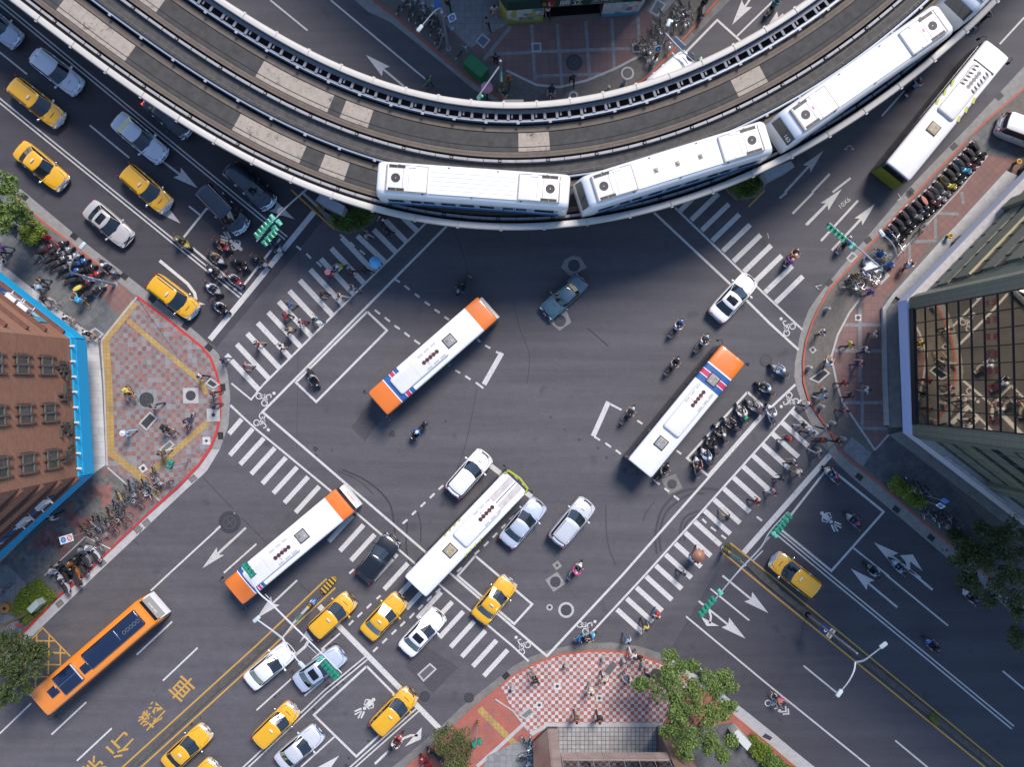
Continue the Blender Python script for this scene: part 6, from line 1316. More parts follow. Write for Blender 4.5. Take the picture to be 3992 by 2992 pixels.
# ---- scooter ----
def scooter_meshes():
    o = {}
    q = MB()
    def sec(x, w, z0, z1): return [(x, -w, z0), (x, -w, (z0 + z1) / 2), (x, -w * .78, z1), (x, 0, z1 + .02), (x, w * .78, z1), (x, w, (z0 + z1) / 2), (x, w, z0), (x, 0, z0 - .02)]
    q.loft([sec(*a) for a in ((-.86, .05, .62, .68), (-.78, .12, .52, .74), (-.6, .18, .38, .74), (-.35, .19, .30, .72), (-.12, .17, .26, .60), (-.02, .17, .24, .36), (.18, .17, .24, .33), (.28, .16, .24, .36))], True, True, 0, True); o['body'] = q
    q = MB(); q.loft([sec(*a) for a in ((.26, .19, .28, .5), (.34, .24, .34, .86), (.46, .19, .46, .98), (.58, .12, .52, .86), (.72, .045, .54, .66))], True, True, 0, True); o['front'] = q
    q = MB(); q.loft([[(x, -w, z - .03), (x, -w * .8, z + .03), (x, 0, z + .05), (x, w * .8, z + .03), (x, w, z - .03)] for x, w, z in ((-.78, .09, .80), (-.6, .155, .80), (-.4, .165, .775), (-.2, .14, .76), (-.06, .07, .74))], True, True, 0, True); o['seat'] = q
    q = MB(); q.torus((0, 0, 0), .19, .065, 'y', 16, 7, 0); q.loft([[(.11 * math.cos(2 * PI * k / 10), y, .11 * math.sin(2 * PI * k / 10)) for k in range(10)] for y in (-.04, .04)], True, True, 1, True); o['wheel'] = q
    q = MB(); q.tube([(.30, -.33, 1.02), (.36, -.12, 1.0), (.38, 0, .98), (.36, .12, 1.0), (.30, .33, 1.02)], [.022, .016, .03, .016, .022], 6, 0); o['handlebar'] = q
    for s, n in ((1, 'l'), (-1, 'r')):
        q = MB(); q.tube([(.33, s * .2, 1.02), (.34, s * .27, 1.16)], .009, 4, 0); q.ell((.33, s * .31, 1.19), (.02, .07, .045), 8, 6, 0); o['mirror_' + n] = q
    q = MB(); q.ell((.62, 0, .82), (.05, .10, .05), 10, 6, 0); o['headlight'] = q
    q = MB(); q.rbox((-.86, 0, .68), (.07, .2, .09), .03, 0); o['taillight'] = q
    q = MB(); q.box((-.93, 0, .55), (.03, .26, .15), 0, M=Matrix.Rotation(.5, 3, 'Y')); o['plate'] = q
    q = MB(); q.tube([(-.62, .14, .84), (-.9, .1, .86), (-.95, 0, .87), (-.9, -.1, .86), (-.62, -.14, .84)], .018, 5, 0); o['rack'] = q
    q = MB(); q.rbox((-.92, 0, 1.0), (.36, .38, .28), .1, 0); o['box'] = q
    q = MB(); q.ell((-.02, 0, .36), (.22, .16, .02), 8, 4, 0); o['mat'] = q
    return o
SM = scooter_meshes()
def scooter(p, ang, c, label, group, seat='black', box=None, lit=False, lean=.0, z=None, scale=1.0):
    pm = mat('scooter_' + c, CL[c], .3, coat=.8) if c != 'silver' else mat('scooter_silver', (.36, .37, .40), .35, .4, coat=.5)
    zz_ = (.009 if z is None else z)
    r = empty('motor_scooter', (p.x, p.y, zz_), ang, label, 'scooter', group); r.rotation_euler = (lean, 0, ang); r.scale = (scale * 1.08, scale * 1.15, scale * 1.04)
    P = lambda n, k, m, M=None, par=None: put(n, cached('scooter_' + k, lambda: SM[k]), m, par or r, M)
    b = P('scooter_body', 'body', pm); P('front_shield', 'front', pm); P('seat', 'seat', mat('seat_' + seat, CL[seat], .55)); P('rear_rack', 'rack', BLACKP, None, b); P('floor_mat', 'mat', BLACKP, None, b)
    for x in (.64, -.62): P('wheel', 'wheel', [TYRE, SILV], Matrix.Translation((x, 0, .255)))
    h = P('handlebar', 'handlebar', BLACKP); P('mirror', 'mirror_l', BLACKP, None, h); P('mirror', 'mirror_r', BLACKP, None, h); P('headlight', 'headlight', LAMP); P('taillight', 'taillight', REDON if lit else REDL); P('number_plate', 'plate', PLATE)
    if box: P('top_box', 'box', mat('box_' + box, CL[box], .35, coat=.4))
    return r
def rider(cr, x, y, d, sc, top, bottom, helm, lab, where, kind='ride', box=None, seat='black', bag=None, sleeves='l', pill=None, lit=False, zc=.9):
    p = W(t(cr, x, y), zc); a = ahead(*d); gp = 'scooters being ridden'
    scooter(p, a, sc, sc_label(sc, box) + ' ridden ' + where, gp, seat, box, lit)
    person(p, a, kind, top, bottom, lab + ' on the ' + sc + ' scooter ' + where, hat=('helmet', helm), sleeves=sleeves, bag=bag, group='scooter riders', z=.0, scale=1.0)
    if pill: person(p, a, 'pillion', pill[0], pill[1], pill[2] + ' behind on the ' + sc + ' scooter ' + where, hat=('helmet', pill[3]), sleeves='l', group='scooter riders')
def sc_label(c, box): return {'lgrey': 'pale grey', 'lblue': 'light blue'}.get(c, c) + ' scooter' + (' with a rear top box' if box else '')
R = rider
dr = (.80, .60); ur = (.62, -.78); ul = (-.66, -.75)
R(1, 1560, 425, dr, 'yellow', 'olive', 'black', 'grey', 'person with a patterned backpack', 'over the double line', bag=('pack', 'olive'))
R(1, 1905, 448, dr, 'red', 'navy', 'skin', 'black', 'person in navy with bare arms', 'beside the painted scooter symbol', 'foot', sleeves='s')
R(1, 1855, 562, dr, 'white', 'tan', 'brown', 'black', 'person in a tan jacket', 'behind the red one in the box', 'foot')
R(1, 2062, 612, dr, 'black', 'navy', 'black', 'black', 'person in dark blue', 'in the middle of the waiting box', 'foot')
R(1, 1850, 690, dr, 'grey', 'black', 'black', 'white', 'person in black with a white helmet', 'on the inner double line', 'foot')
R(1, 2012, 745, dr, 'red', 'lgrey', 'navy', 'grey', 'person in grey', 'at the front corner of the waiting box', 'foot')
R(1, 1828, 825, dr, 'lgrey', 'clear', 'navy', 'white', 'person in a clear raincoat', 'outside the waiting box', 'foot')
R(1, 1892, 985, dr, 'black', 'white', 'black', 'navy', 'person in a white vest', 'by the end of the stop line', 'foot')
R(11, 150, 460, dr, 'silver', 'navy', 'jeans', 'black', 'person in dark blue', 'below the green signal heads', 'foot')
R(11, 25, 590, dr, 'silver', 'black', 'black', 'black', 'person in black', 'on the stop line', 'foot')
R(1, 925, 645, (.75, .66), 'silver', 'lgrey', 'black', 'white', 'person in grey', 'stopped along the kerb by the parked scooters', 'foot')
R(11, 1775, 805, (-.60, .80), 'teal', 'black', 'black', 'black', 'person in black', 'ahead of the turning orange-ended bus')
R(11, 485, 1605, (.5, .85), 'black', 'lgrey', 'black', 'black', 'person in a grey top', 'inside the far turning box')
R(12, 1385, 412, (-.68, .73), 'black', 'blue', 'black', 'white', 'person in a blue shirt', 'below the turning bus', box='black', lit=True)
R(21, 1418, 1160, ur, 'blue', 'white', 'black', 'navy', 'person in a white shirt', 'behind the white sedan', sleeves='s')
R(21, 1640, 1290, ur, 'lgrey', 'white', 'black', 'black', 'person in a white T-shirt', 'just ahead of the chevron striped bus', sleeves='s')
R(21, 1385, 1490, ur, 'navy', 'grey', 'black', 'black', 'person in grey', 'beside the flank of the chevron striped bus', sleeves='s')
R(22, 1000, 255, ur, 'lgrey', 'navy', 'black', 'black', 'person in a navy shirt', 'inside the waiting bracket', sleeves='s')
R(22, 1295, 755, ur, 'black', 'grey', 'black', 'black', 'person in grey', 'at the rear corner of the chevron striped bus')
R(22, 1592, 705, (-.15, -1), 'white', 'brown', 'black', 'maroon', 'person in brown', 'at the near end of the turning box', 'foot', sleeves='s')
R(22, 1672, 622, (-.5, -.85), 'white', 'lblue', 'lblue', 'white', 'person in light blue', 'second in the turning box', 'foot')
R(22, 1722, 528, (-.5, -.85), 'black', 'black', 'black', 'grey', 'person in black', 'third in the turning box', 'foot')
R(22, 1795, 422, (-.6, -.8), 'black', 'olive', 'grey', 'white', 'person in olive with a white helmet', 'fourth in the turning box', 'foot')
R(22, 1888, 345, (-.75, -.6), 'grey', 'black', 'navy', 'black', 'person in dark clothes', 'fifth in the turning box', 'foot', sleeves='s')
R(22, 1975, 248, (-.45, -.9), 'lgrey', 'white', 'cream', 'cream', 'person in white', 'sixth in the turning box', 'foot', bag=('pack', 'green'))
R(22, 2085, 195, (-.75, -.65), 'silver', 'lgrey', 'grey', 'maroon', 'person in grey', 'at the far end of the turning box', 'foot')
R(22, 2180, 35, (-.85, -.6), 'black', 'lblue', 'black', 'white', 'person in light blue', 'just outside the far end of the turning box')
R(31, 110, 1535, (-.85, -.55), 'lgrey', 'lblue', 'lblue', 'white', 'person in pale blue', 'near the office kerb bend', )
R(32, 35, 250, (-.3, -1), 'white', 'white', 'grey', 'white', 'person in white', 'by the cycle marking')
R(22, 545, 1605, (.62, -.78), 'white', 'hotpink', 'black', 'pink', 'person in hot pink', 'beside the drain cover in open road')
R(23, 635, 545, (.95, -.28), 'cyan', 'black', 'skin', 'black', 'person in black shorts', 'by the lower kerb', pill=('blue', 'navy', 'person in a blue top', 'black'), sleeves='s')
R(32, 560, 780, ul, 'white', 'blue', 'black', 'red', 'person in blue with a red helmet', 'at the corner of the far waiting box', 'foot')
R(32, 748, 1178, ul, 'lgrey', 'purple', 'navy', 'red', 'person in purple', 'inside the far waiting box', )
R(32, 918, 1615, ul, 'black', 'lblue', 'black', 'black', 'person in pale blue', 'on the straight arrow')
R(32, 1140, 1580, ul, 'lblue', 'lblue', 'navy', 'black', 'person in light blue', 'on the turn arrow')
R(33, 1430, 618, ul, 'blue', 'black', 'black', 'black', 'person in black', 'alone beside the double line', sleeves='s')
R(33, 1755, 192, ul, 'white', 'black', 'black', 'black', 'person in black', 'half under the dark tree')
R(13, 1200, 1455, ur, 'red', 'white', 'black', 'black', 'person in white', 'beside the turn arrow', sleeves='s')
R(30, 1280, 728, ur, 'black', 'lblue', 'black', 'black', 'person in pale blue', 'between viaduct and olive-ended bus', sleeves='s')
R(30, 1875, 140, ur, 'navy', 'black', 'black', 'black', 'person in black', 'under the viaduct edge near the long bus')
R(30, 60, 30, ur, 'teal', 'teal', 'navy', 'black', 'person in teal', 'behind the upper viaduct parapet')
R(31, 225, 548, (.6, -.8), 'maroon', 'orange', 'black', 'cream', 'person in orange', 'over the upper zebra', pill=('purple', 'navy', 'person in purple', 'pink'), sleeves='s')
R(31, 680, 435, (.62, -.78), 'lgrey', 'navy', 'black', 'blue', 'person in navy', 'under the office gantry signals')
# ---- bicycles ----
def bike_meshes():
    o = {}; q = MB(); q.torus((0, 0, 0), .315, .017, 'y', 24, 5, 0)
    for k in range(9): a = 2 * PI * k / 9; q.tube([(0, 0, 0), (.31 * math.cos(a), 0, .31 * math.sin(a))], .0025, 3, 1)
    o['wheel'] = q
    q = MB()
    for P in (((-.52, 0, .33), (-.12, 0, .30)), ((-.12, 0, .30), (-.2, 0, .82)), ((-.12, 0, .30), (.30, 0, .72)), ((-.18, 0, .62), (.30, 0, .76)), ((-.52, 0, .33), (-.19, 0, .70)), ((.30, 0, .78), (.36, 0, .62), (.52, 0, .33))): q.tube(P, .021, 6, 0)
    o['frame'] = q
    q = MB(); q.tube([(.30, 0, .78), (.28, 0, 1.0)], .016, 5, 0); q.tube([(.16, -.28, 1.04), (.28, -.2, 1.05), (.31, 0, 1.02), (.28, .2, 1.05), (.16, .28, 1.04)], .014, 5, 0); o['handlebar'] = q
    q = MB(); q.loft([[(x, -w, .85), (x, 0, .885), (x, w, .85), (x, 0, .83)] for x, w in ((-.36, .09), (-.26, .10), (-.12, .045), (-.06, .02))], True, True, 0, True); o['saddle'] = q
    q = MB()
    for z, s in ((.62, .8), (.74, .92), (.86, 1.0)): q.path([(.42, -.15 * s, 0), (.62 + .06 * (s - .8), -.15 * s, 0), (.62 + .06 * (s - .8), .15 * s, 0), (.42, .15 * s, 0)], .016, 0, 0, True); q.v = [(v[0], v[1], z if v[2] == 0 else v[2]) for v in q.v]
    for x, y in ((.42, -.14), (.52, -.14), (.62, -.14), (.42, .14), (.52, .14), (.62, .14), (.64, 0)): q.box((x, y, .74), (.012, .012, .26), 0)
    q.box((.53, 0, .615), (.2, .25, .012), 0); o['basket'] = q
    q = MB()
    for cx in (-.52, .52):
        vs = []; n = 9
        for k in range(n + 1):
            a = PI * (.05 + .85 * k / n) if cx < 0 else PI * (.25 + .6 * k / n); vs += [(cx + .355 * math.cos(a), -.03, .33 + .355 * math.sin(a)), (cx + .355 * math.cos(a), .03, .33 + .355 * math.sin(a))]
        q.add(vs, [(2 * k, 2 * k + 1, 2 * k + 3, 2 * k + 2) for k in range(n)], 0)
    o['mudguard'] = q
    q = MB(); q.box((-.55, 0, .72), (.32, .14, .02), 0); q.tube([(-.52, .04, .33), (-.6, .06, .72)], .008, 4, 0); o['carrier'] = q
    q = MB()
    for s in (-1, 1): q.box((-.12 + s * .12, s * .12, .30 + s * .1), (.1, .09, .025), 0)
    q.tube([(-.12, 0, .3), (-.0, .06, .4)], .01, 4, 0); o['pedal'] = q
    return o
BM = bike_meshes()
def bike(p, ang, c, label, group, basket=None, guard='silver', lean=0.0, z=.009, scale=1.0):
    r = empty('bicycle', (p.x, p.y, z), ang, label, 'bicycle', group); r.rotation_euler = (lean, 0, ang); r.scale = (scale,) * 3
    P = lambda n, k, m, M=None, par=None: put(n, cached('bike_' + k, lambda: BM[k]), m, par or r, M)
    f = P('frame', 'frame', mat('bike_' + c, CL.get(c, (.3, .3, .3)), .35, coat=.5)); P('handlebar', 'handlebar', SILV); P('saddle', 'saddle', BLACKP); P('pedal', 'pedal', BLACKP, None, f)
    P('mudguard', 'mudguard', SILV if guard == 'silver' else mat('bike_' + guard, CL.get(guard, .3), .35, coat=.5)); P('carrier', 'carrier', BLACKP, None, f)
    for x in (.52, -.52): P('wheel', 'wheel', [TYRE, SILV], Matrix.Translation((x, 0, .335)))
    if basket: P('basket', 'basket', mat('basket_' + basket, CL.get(basket, (.3, .3, .3)), .6))
    return r
def cyclist(cr, x, y, d, bc, top, bottom, lab, where, basket='lgrey', bag=None, sleeves='s', zc=.9, shorts=False, hair='short', z=KZ + .02, guard=None, hat=None):
    p = W(t(cr, x, y), zc); a = ahead(*d)
    bike(p, a, bc, bc + ' bicycle being ridden ' + where, 'bicycles being ridden', basket, guard or 'silver', 0, z); person(p, a, 'cycle', top, bottom, lab + ' riding the ' + bc + ' bicycle ' + where, hair, sleeves, shorts, 'white', bag, hat, 'cyclists', 1, z - .01)
CL['amber'] = (.62, .25, .01)
Y = cyclist
Y(1, 425, 935, (.85, .5), 'black', 'black', 'lgrey', 'person in black', 'along the blue fascia', 'lgrey', bag=('pack', 'black'))
Y(1, 680, 920, (-.75, -.45), 'amber', 'cyan', 'jeans', 'person with a bright blue backpack', 'across the grey pavers', 'black', bag=('pack', 'cyan'), guard='amber')
Y(1, 595, 1095, (.75, .6), 'amber', 'white', 'lgrey', 'person in a loose white shirt', 'towards the checkered corner', 'grey', guard='amber', hair='long')
Y(1, 765, 1225, (.85, .5), 'amber', 'white', 'black', 'person in white and black', 'onto the yellow tactile strip', 'navy', guard='amber')
Y(2, 1120, 75, (.5, .8), 'amber', 'yellow', 'black', 'person with a yellow backpack', 'beside the compass manhole', 'grey', bag=('pack', 'yellow'), guard='amber')
Y(2, 1450, 385, (.8, .55), 'teal', 'black', 'black', 'person in black', 'across the checkered plaza', 'brown', bag=('pack', 'black'))
Y(2, 1630, 320, (-.35, .93), 'grey', 'navy', 'jeans', 'person in navy', 'towards the drain frame', 'black')
Y(11, 715, 650, (-.85, .35), 'black', 'yellow', 'lblue', 'person in a yellow-edged jacket', 'on the hedge-side zebra', 'navy', z=.012, hat=('helmet', 'lblue'))
Y(20, 330, 785, (-.1, .95), 'black', 'black', 'navy', 'person in black', 'under the viaduct edge', 'black')
Y(31, 1205, 630, (.62, -.78), 'black', 'white', 'black', 'person in a white shirt', 'along the pink pavement', None, z=KZ + .03)
Y(31, 510, 1470, (.5, -.85), 'amber', 'white', 'black', 'person in white', 'by the framed cover', 'grey', guard='amber', z=KZ + .03)
Y(23, 185, 890, (-.55, -.8), 'grey', 'black', 'black', 'person in black', 'across the red checkers', 'grey', z=KZ + .03)
Y(23, 985, 890, (-.6, -.75), 'grey', 'cream', 'jeans', 'person in cream', 'beside the slab cover', 'navy', z=KZ + .03)
Y(33, 105, 1085, (.72, .7), 'amber', 'salmon', 'black', 'person with a pink bag', 'along the lane edge', 'black', bag=('side', 'hotpink'), z=.012, guard='amber')
Y(23, 1650, 895, (.3, .9), 'lgrey', 'lgrey', 'grey', 'person in grey', 'beside the leafy plane tree', None, z=.012)
# ---- walkers ----
def P_(cr, x, y, d, kind, top, bottom, label, z=None, **kw):
    zc = kw.pop('zc', .95); return person(W(t(cr, x, y), zc), ahead(*d), kind, top, bottom, label, z=KZ + .02 if z is None else z, **kw)
X = .012
P_(1, 40, 478, (-1, -.1), 'walk', 'purple', 'jeans', 'person in a purple shirt and jeans at the end of the bush', sleeves='l')
P_(1, 18, 530, (-1, .1), 'walk', 'grey', 'black', 'person in black trousers behind the purple shirt')
P_(1, 385, 765, (-.9, .2), 'phone', 'black', 'jeans', 'person in a black shirt and jeans looking down beside the parked scooters', shoes='dark')
P_(1, 345, 825, (-.9, .1), 'walk', 'lblue', 'black', 'person in a pale blue shirt close to the blue fascia', bag=('pack', 'lblue'))
P_(1, 1925, 1445, (.9, -.1), 'walk', 'navy', 'jeans', 'person in a navy jacket stepping off the plaza kerb', hair='long', z=X, sleeves='l')
P_(1, 2125, 1500, (.9, .2), 'walk', 'pink', 'cream', 'person in pink near the start of the hedge-side zebra', z=X, hair='long')
P_(1, 1735, 1592, (.9, .1), 'walk', 'white', 'black', 'person in white at the upper end of the yellow strip', hair='long')
P_(2, 1850, 82, (1, -.2), 'walk', 'maroon', 'black', 'person in maroon waiting at the red kerb', bag=('side', 'lgrey'))
P_(2, 1850, 182, (1, -.1), 'walk', 'navy', 'navy', 'person in navy at the red kerb below the maroon shirt', sleeves='l', hair='brown')
P_(2, 1345, 187, (-.9, .3), 'stride', 'grey', 'navy', 'person in dark blue trousers beside the compass manhole', sleeves='l')
P_(2, 1110, 412, (-.95, .1), 'walk', 'lblue', 'lblue', 'person in a pale blue coat and white sun hat', hat=('hat', 'white'), sleeves='l')
P_(2, 1410, 590, (-.85, .3), 'stride', 'brown', 'cream', 'person in dark brown with cream trousers by the diagonal yellow strip', bag=('pack', 'brown'))
P_(2, 470, 1140, (-.85, .5), 'stride', 'white', 'black', 'person in white beside the lower blue fascia', bag=('side', 'black'), sleeves='l')
for a in (((11, 1090, 235), (-.6, .6), 'walk', 'white', 'black', 'person in white and black by the traffic island hedge'), ((11, 1140, 345), (-.9, .1), 'walk', 'black', 'black', 'person all in black on the zebra near the viaduct'), ((11, 955, 370), (-.85, -.3), 'walk', 'lgrey', 'cream', 'person in grey just below the island hedge'), ((11, 640, 695), (-.85, .3), 'walk', 'red', 'red', 'person in red with a pale hat on the hedge-side zebra'),
    ((11, 825, 690), (-.9, .1), 'walk', 'maroon', 'maroon', 'person in maroon between red coat and blue umbrella'), ((11, 940, 672), (.8, .3), 'stride', 'black', 'black', 'person in black beside the blue umbrella'), ((11, 840, 838), (-.9, -.3), 'stride', 'lblue', 'grey', 'person in a striped blue shirt at the zebra edge line'), ((11, 730, 905), (-.9, -.1), 'stride', 'white', 'cream', 'person in white and cream at the zebra edge line'),
    ((11, 570, 875), (.8, .2), 'walk', 'olive', 'black', 'person in olive in the middle of the hedge-side zebra'), ((11, 295, 970), (-.95, -.1), 'walk', 'blue', 'grey', 'person in a blue shirt and grey trousers on the zebra'), ((11, 260, 1065), (-.9, -.3), 'walk', 'red', 'black', 'person in a red T-shirt below the blue shirt'), ((11, 395, 1125), (-.9, .1), 'walk', 'white', 'maroon', 'person in white with a maroon pack on the zebra'),
    ((11, 520, 1100), (-.9, -.4), 'stride', 'teal', 'jeans', 'person in teal and jeans at the lower zebra edge'), ((11, 285, 1190), (-.85, .2), 'walk', 'black', 'jeans', 'person in black with a tan backpack on the zebra'), ((11, 230, 1322), (-.9, .4), 'stride', 'white', 'black', 'person in white with a red bag on the zebra'), ((11, 20, 1312), (-.95, .1), 'walk', 'maroon', 'tan', 'person in dark red and tan trousers on the zebra')):
    (cr, x, y), d, k, tp, bt, lb = a; kw = {}
    if 'pale hat' in lb: kw['hat'] = ('hat', 'pink')
    if 'tan backpack' in lb: kw['bag'] = ('pack', 'tan')
    if 'red bag' in lb: kw['bag'] = ('side', 'red')
    if 'maroon pack' in lb: kw['bag'] = ('pack', 'maroon')
    P_(cr, x, y, d, k, tp, bt, lb, z=X, sleeves='l' if tp in ('red', 'black', 'maroon') else 's', **kw)
P_(10, 1650, 22, (-.2, -1), 'walk', 'black', 'black', 'person in black at the top among the bicycles', zc=1.2)
P_(10, 2050, 85, (.1, 1), 'phone', 'white', 'skin', 'person in white with a red bag beside the poster window', bag=('hand', 'red'), shorts=True, shoes='white')
P_(10, 1985, 200, (-.4, -.9), 'stride', 'grey', 'black', 'person in a grey shirt walking up the top plaza')
P_(10, 2062, 510, (-.1, -1), 'stand', 'black', 'black', 'person in black beside the green covered cart', sleeves='l')
P_(10, 1488, 705, (-.8, -.5), 'wide', 'green', 'maroon', 'person in a green vest directing traffic in the road', z=X)
P_(10, 1972, 795, (.1, 1), 'walk', 'black', 'black', 'person in black under the pink umbrella', z=KZ)
P_(10, 2172, 700, (-.2, 1), 'walk', 'orange', 'brown', 'person in brown carrying an orange pack near the green street sign', bag=('pack', 'orange'))
P_(10, 2140, 812, (-.1, 1), 'phone', 'black', 'lgrey', 'person in black and grey at the viaduct edge')
P_(20, 300, 95, (.3, .9), 'walk', 'white', 'black', 'person in white at the shop doorway')
P_(20, 512, 680, (.1, 1), 'walk', 'black', 'black', 'person in a black suit near the big round cover', sleeves='l')
for a in (((31, 878, 868), (-.9, .2), 'walk', 'blue', 'jeans', 'person in bright blue beside the parked bicycles', dict(bag=('hand', 'red'), hair='brown', sleeves='l')), ((31, 470, 1212), (-.95, .0), 'phone', 'white', 'black', 'person in white sleeves and a black dress with a trolley', {}), ((31, 695, 1318), (.9, .1), 'walk', 'yellow', 'black', 'person in yellow on the pink pavement', dict(sleeves='l')), ((31, 840, 1360), (-.9, .3), 'walk', 'white', 'navy', 'person in white with a dark strap below the yellow shirt', {}),
    ((31, 912, 1222), (-.8, .1), 'stand', 'white', 'tan', 'person with orange-brown hair and a black umbrella by the porch', dict(hair='brown')), ((31, 790, 1478), (-.95, -.1), 'walk', 'pink', 'navy', 'person in pink with long dark hair near the porch', dict(hair='long')), ((31, 645, 1640), (.9, .1), 'walk', 'red', 'maroon', 'person in red on the pale curved band', {}), ((32, 475, 55), (-.8, .2), 'walk', 'lblue', 'navy', 'person in pale blue with a red bag on the rough pavement', dict(bag=('hand', 'red'))), ((32, 460, 108), (.8, .3), 'walk', 'lblue', 'white', 'person in light blue just below the red bag carrier', {}),
    ((32, 705, 95), (-.9, .1), 'walk', 'black', 'black', 'person all in black on the dark pink tiles', dict(hair='long')), ((32, 835, 45), (.8, .2), 'walk', 'white', 'tan', 'person in white and tan by the porch kerb', {}), ((32, 655, 225), (.9, .4), 'walk', 'pink', 'maroon', 'person in pink and maroon on the curved band', dict(hair='long')), ((32, 590, 482), (.9, .2), 'stride', 'black', 'black', 'person in black stepping over the red kerb line', {}), ((32, 490, 372), (.8, .3), 'stride', 'lgrey', 'black', 'person in grey at the bollards', dict(hair='long'))):
    (cr, x, y), d, k, tp, bt, lb, kw = a; P_(cr, x, y, d, k, tp, bt, lb, **kw)
for a in (((32, 335, 178), (.85, .3), 'stride', 'white', 'black', 'person in white and black leaving the office-side zebra end', {}), ((32, 295, 345), (.9, .1), 'walk', 'black', 'white', 'person in black and white on the last zebra stripe', dict(hair='long')), ((32, 365, 410), (.9, .3), 'stride', 'lblue', 'black', 'person in light blue on the last zebra stripe', {}), ((32, 462, 478), (-.9, .1), 'walk', 'red', 'black', 'person in red with a dark pack at the gutter', dict(bag=('pack', 'black'))), ((32, 158, 465), (-.95, .1), 'walk', 'black', 'grey', 'person in black with a red pack on the office-side zebra', dict(bag=('pack', 'red'))),
    ((32, 430, 582), (.8, .5), 'stride', 'lgrey', 'lgrey', 'person in pale grey on the gutter beyond the zebra', {}), ((32, 225, 668), (-.9, .1), 'stride', 'white', 'black', 'person in white with an orange bag on the office-side zebra', dict(bag=('side', 'orange'))), ((32, 265, 758), (.8, .5), 'walk', 'white', 'tan', 'person in white next to the orange bag carrier', dict(bag=('pack', 'cream'))), ((32, 120, 805), (-.9, .1), 'walk', 'navy', 'navy', 'person in navy on the office-side zebra', dict(sleeves='l')), ((32, 40, 925), (.9, .2), 'walk', 'pink', 'white', 'person in pale pink on the office-side zebra', {}),
    ((22, 2090, 1002), (.8, .3), 'walk', 'red', 'navy', 'person in red with bare shoulders on the office-side zebra', {}), ((22, 1840, 1140), (-.5, -.6), 'stride', 'black', 'tan', 'person in black in the middle of the office-side zebra', {}), ((22, 1572, 1510), (.3, .8), 'walk', 'black', 'jeans', 'person in black below the brown umbrella', {}), ((22, 1605, 1440), (-.2, .9), 'walk', 'lgrey', 'cream', 'person mostly hidden under the brown umbrella', {}), ((22, 1470, 1622), (-.8, -.3), 'walk', 'lgrey', 'black', 'person in grey with long hair near the median nose', dict(hair='long')),
    ((23, 1232, 345), (-.4, .8), 'walk', 'white', 'jeans', 'person in white with a red backpack on the lower zebra', dict(bag=('pack', 'red'))), ((23, 1137, 448), (.2, .9), 'stride', 'yellow', 'black', 'person in yellow on the lower zebra', {}), ((23, 985, 560), (.3, .9), 'walk', 'lblue', 'jeans', 'person in pale blue on the last lower stripe', dict(sleeves='l'))):
    (cr, x, y), d, k, tp, bt, lb, kw = a; P_(cr, x, y, d, k, tp, bt, lb, z=X, **kw)
for a in (((23, 1030, 685), (.2, .9), 'walk', 'white', 'white', 'person in white with a red bag entering the checkered plaza', dict(bag=('hand', 'red'))), ((23, 1083, 700), (.3, .9), 'walk', 'black', 'navy', 'person in black beside the white-clad one on the plaza edge', dict(hair='long')), ((23, 780, 892), (.1, 1), 'walk', 'cream', 'navy', 'person in cream by the lower end of the slab cover', dict(sleeves='l')), ((23, 665, 992), (-.2, 1), 'walk', 'white', 'grey', 'person in white carrying a round pale pack on the checkers', dict(bag=('pack', 'cream'))),
    ((23, 1150, 875), (-.2, .9), 'walk', 'white', 'navy', 'person in white with dark straps near the plaza tree', dict(bag=('pack', 'navy'))), ((23, 542, 1232), (0, 1), 'walk', 'red', 'navy', 'person in red with an olive backpack near the stone portal', dict(bag=('pack', 'olive'))), ((23, 738, 1235), (0, 1), 'walk', 'black', 'black', 'person all in black near the stone portal', dict(bag=('pack', 'black'), sleeves='l')), ((23, 1230, 1072), (-.7, .2), 'walk', 'pink', 'pink', 'person in pink at the edge of the tree crown', {}), ((23, 1790, 1045), (.4, .9), 'walk', 'lblue', 'navy', 'person in pale blue on the gutter under the tree', dict(z=X)), ((23, 140, 1618), (.1, 1), 'stand', 'white', 'lgrey', 'person in white beside the portal bicycles', {})):
    (cr, x, y), d, k, tp, bt, lb, kw = a; P_(cr, x, y, d, k, tp, bt, lb, **kw)
# ---- umbrellas ----
def umbrella(cr, x, y, c, label, rim=None, zc=1.95):
    p = W(t(cr, x, y), zc); r = empty('umbrella', (p.x, p.y, 0), .3, label, 'umbrella'); q = MB(); n = 8; R_ = .52
    rings = []
    for u, z in ((0.02, 2.13), (.35, 2.09), (.7, 1.99), (1.0, 1.83)): rings.append([(R_ * u * (1 - .05 * (k % 2)) * math.cos(PI * k / n), R_ * u * (1 - .05 * (k % 2)) * math.sin(PI * k / n), z - .012 * (k % 2) * u) for k in range(2 * n)])
    q.loft(rings[::-1], True, True, 0, True); q.build('canopy', mat('umbrella_' + c, CL.get(c, (.3, .3, .3)), .5), r)
    q = MB(); q.tube([(0, 0, 1.1), (0, 0, 2.2)], .012, 6, 0); q.build('shaft', SILV, r)
    if rim: q = MB(); q.torus((0, 0, 1.83), .51, .014, 'z', 24, 5, 0); q.build('rim', cloth(rim), r)
    q = MB()
    for k in range(n): a = 2 * PI * k / n; q.tube([(0, 0, 2.11), (R_ * .98 * math.cos(a), R_ * .98 * math.sin(a), 1.82)], .006, 4, 0)
    q.build('ribs', SILV, r)
CL['umb_blue'] = (.12, .45, .75); CL['umb_brown'] = (.30, .14, .09); CL['umb_pink'] = (.55, .25, .36)
umbrella(11, 1020, 602, 'umb_blue', 'bright sky-blue umbrella over the hedge-side zebra'); P_(11, 1040, 640, (-.8, .2), 'walk', 'lblue', 'white', 'person hidden below the sky-blue umbrella', z=X)
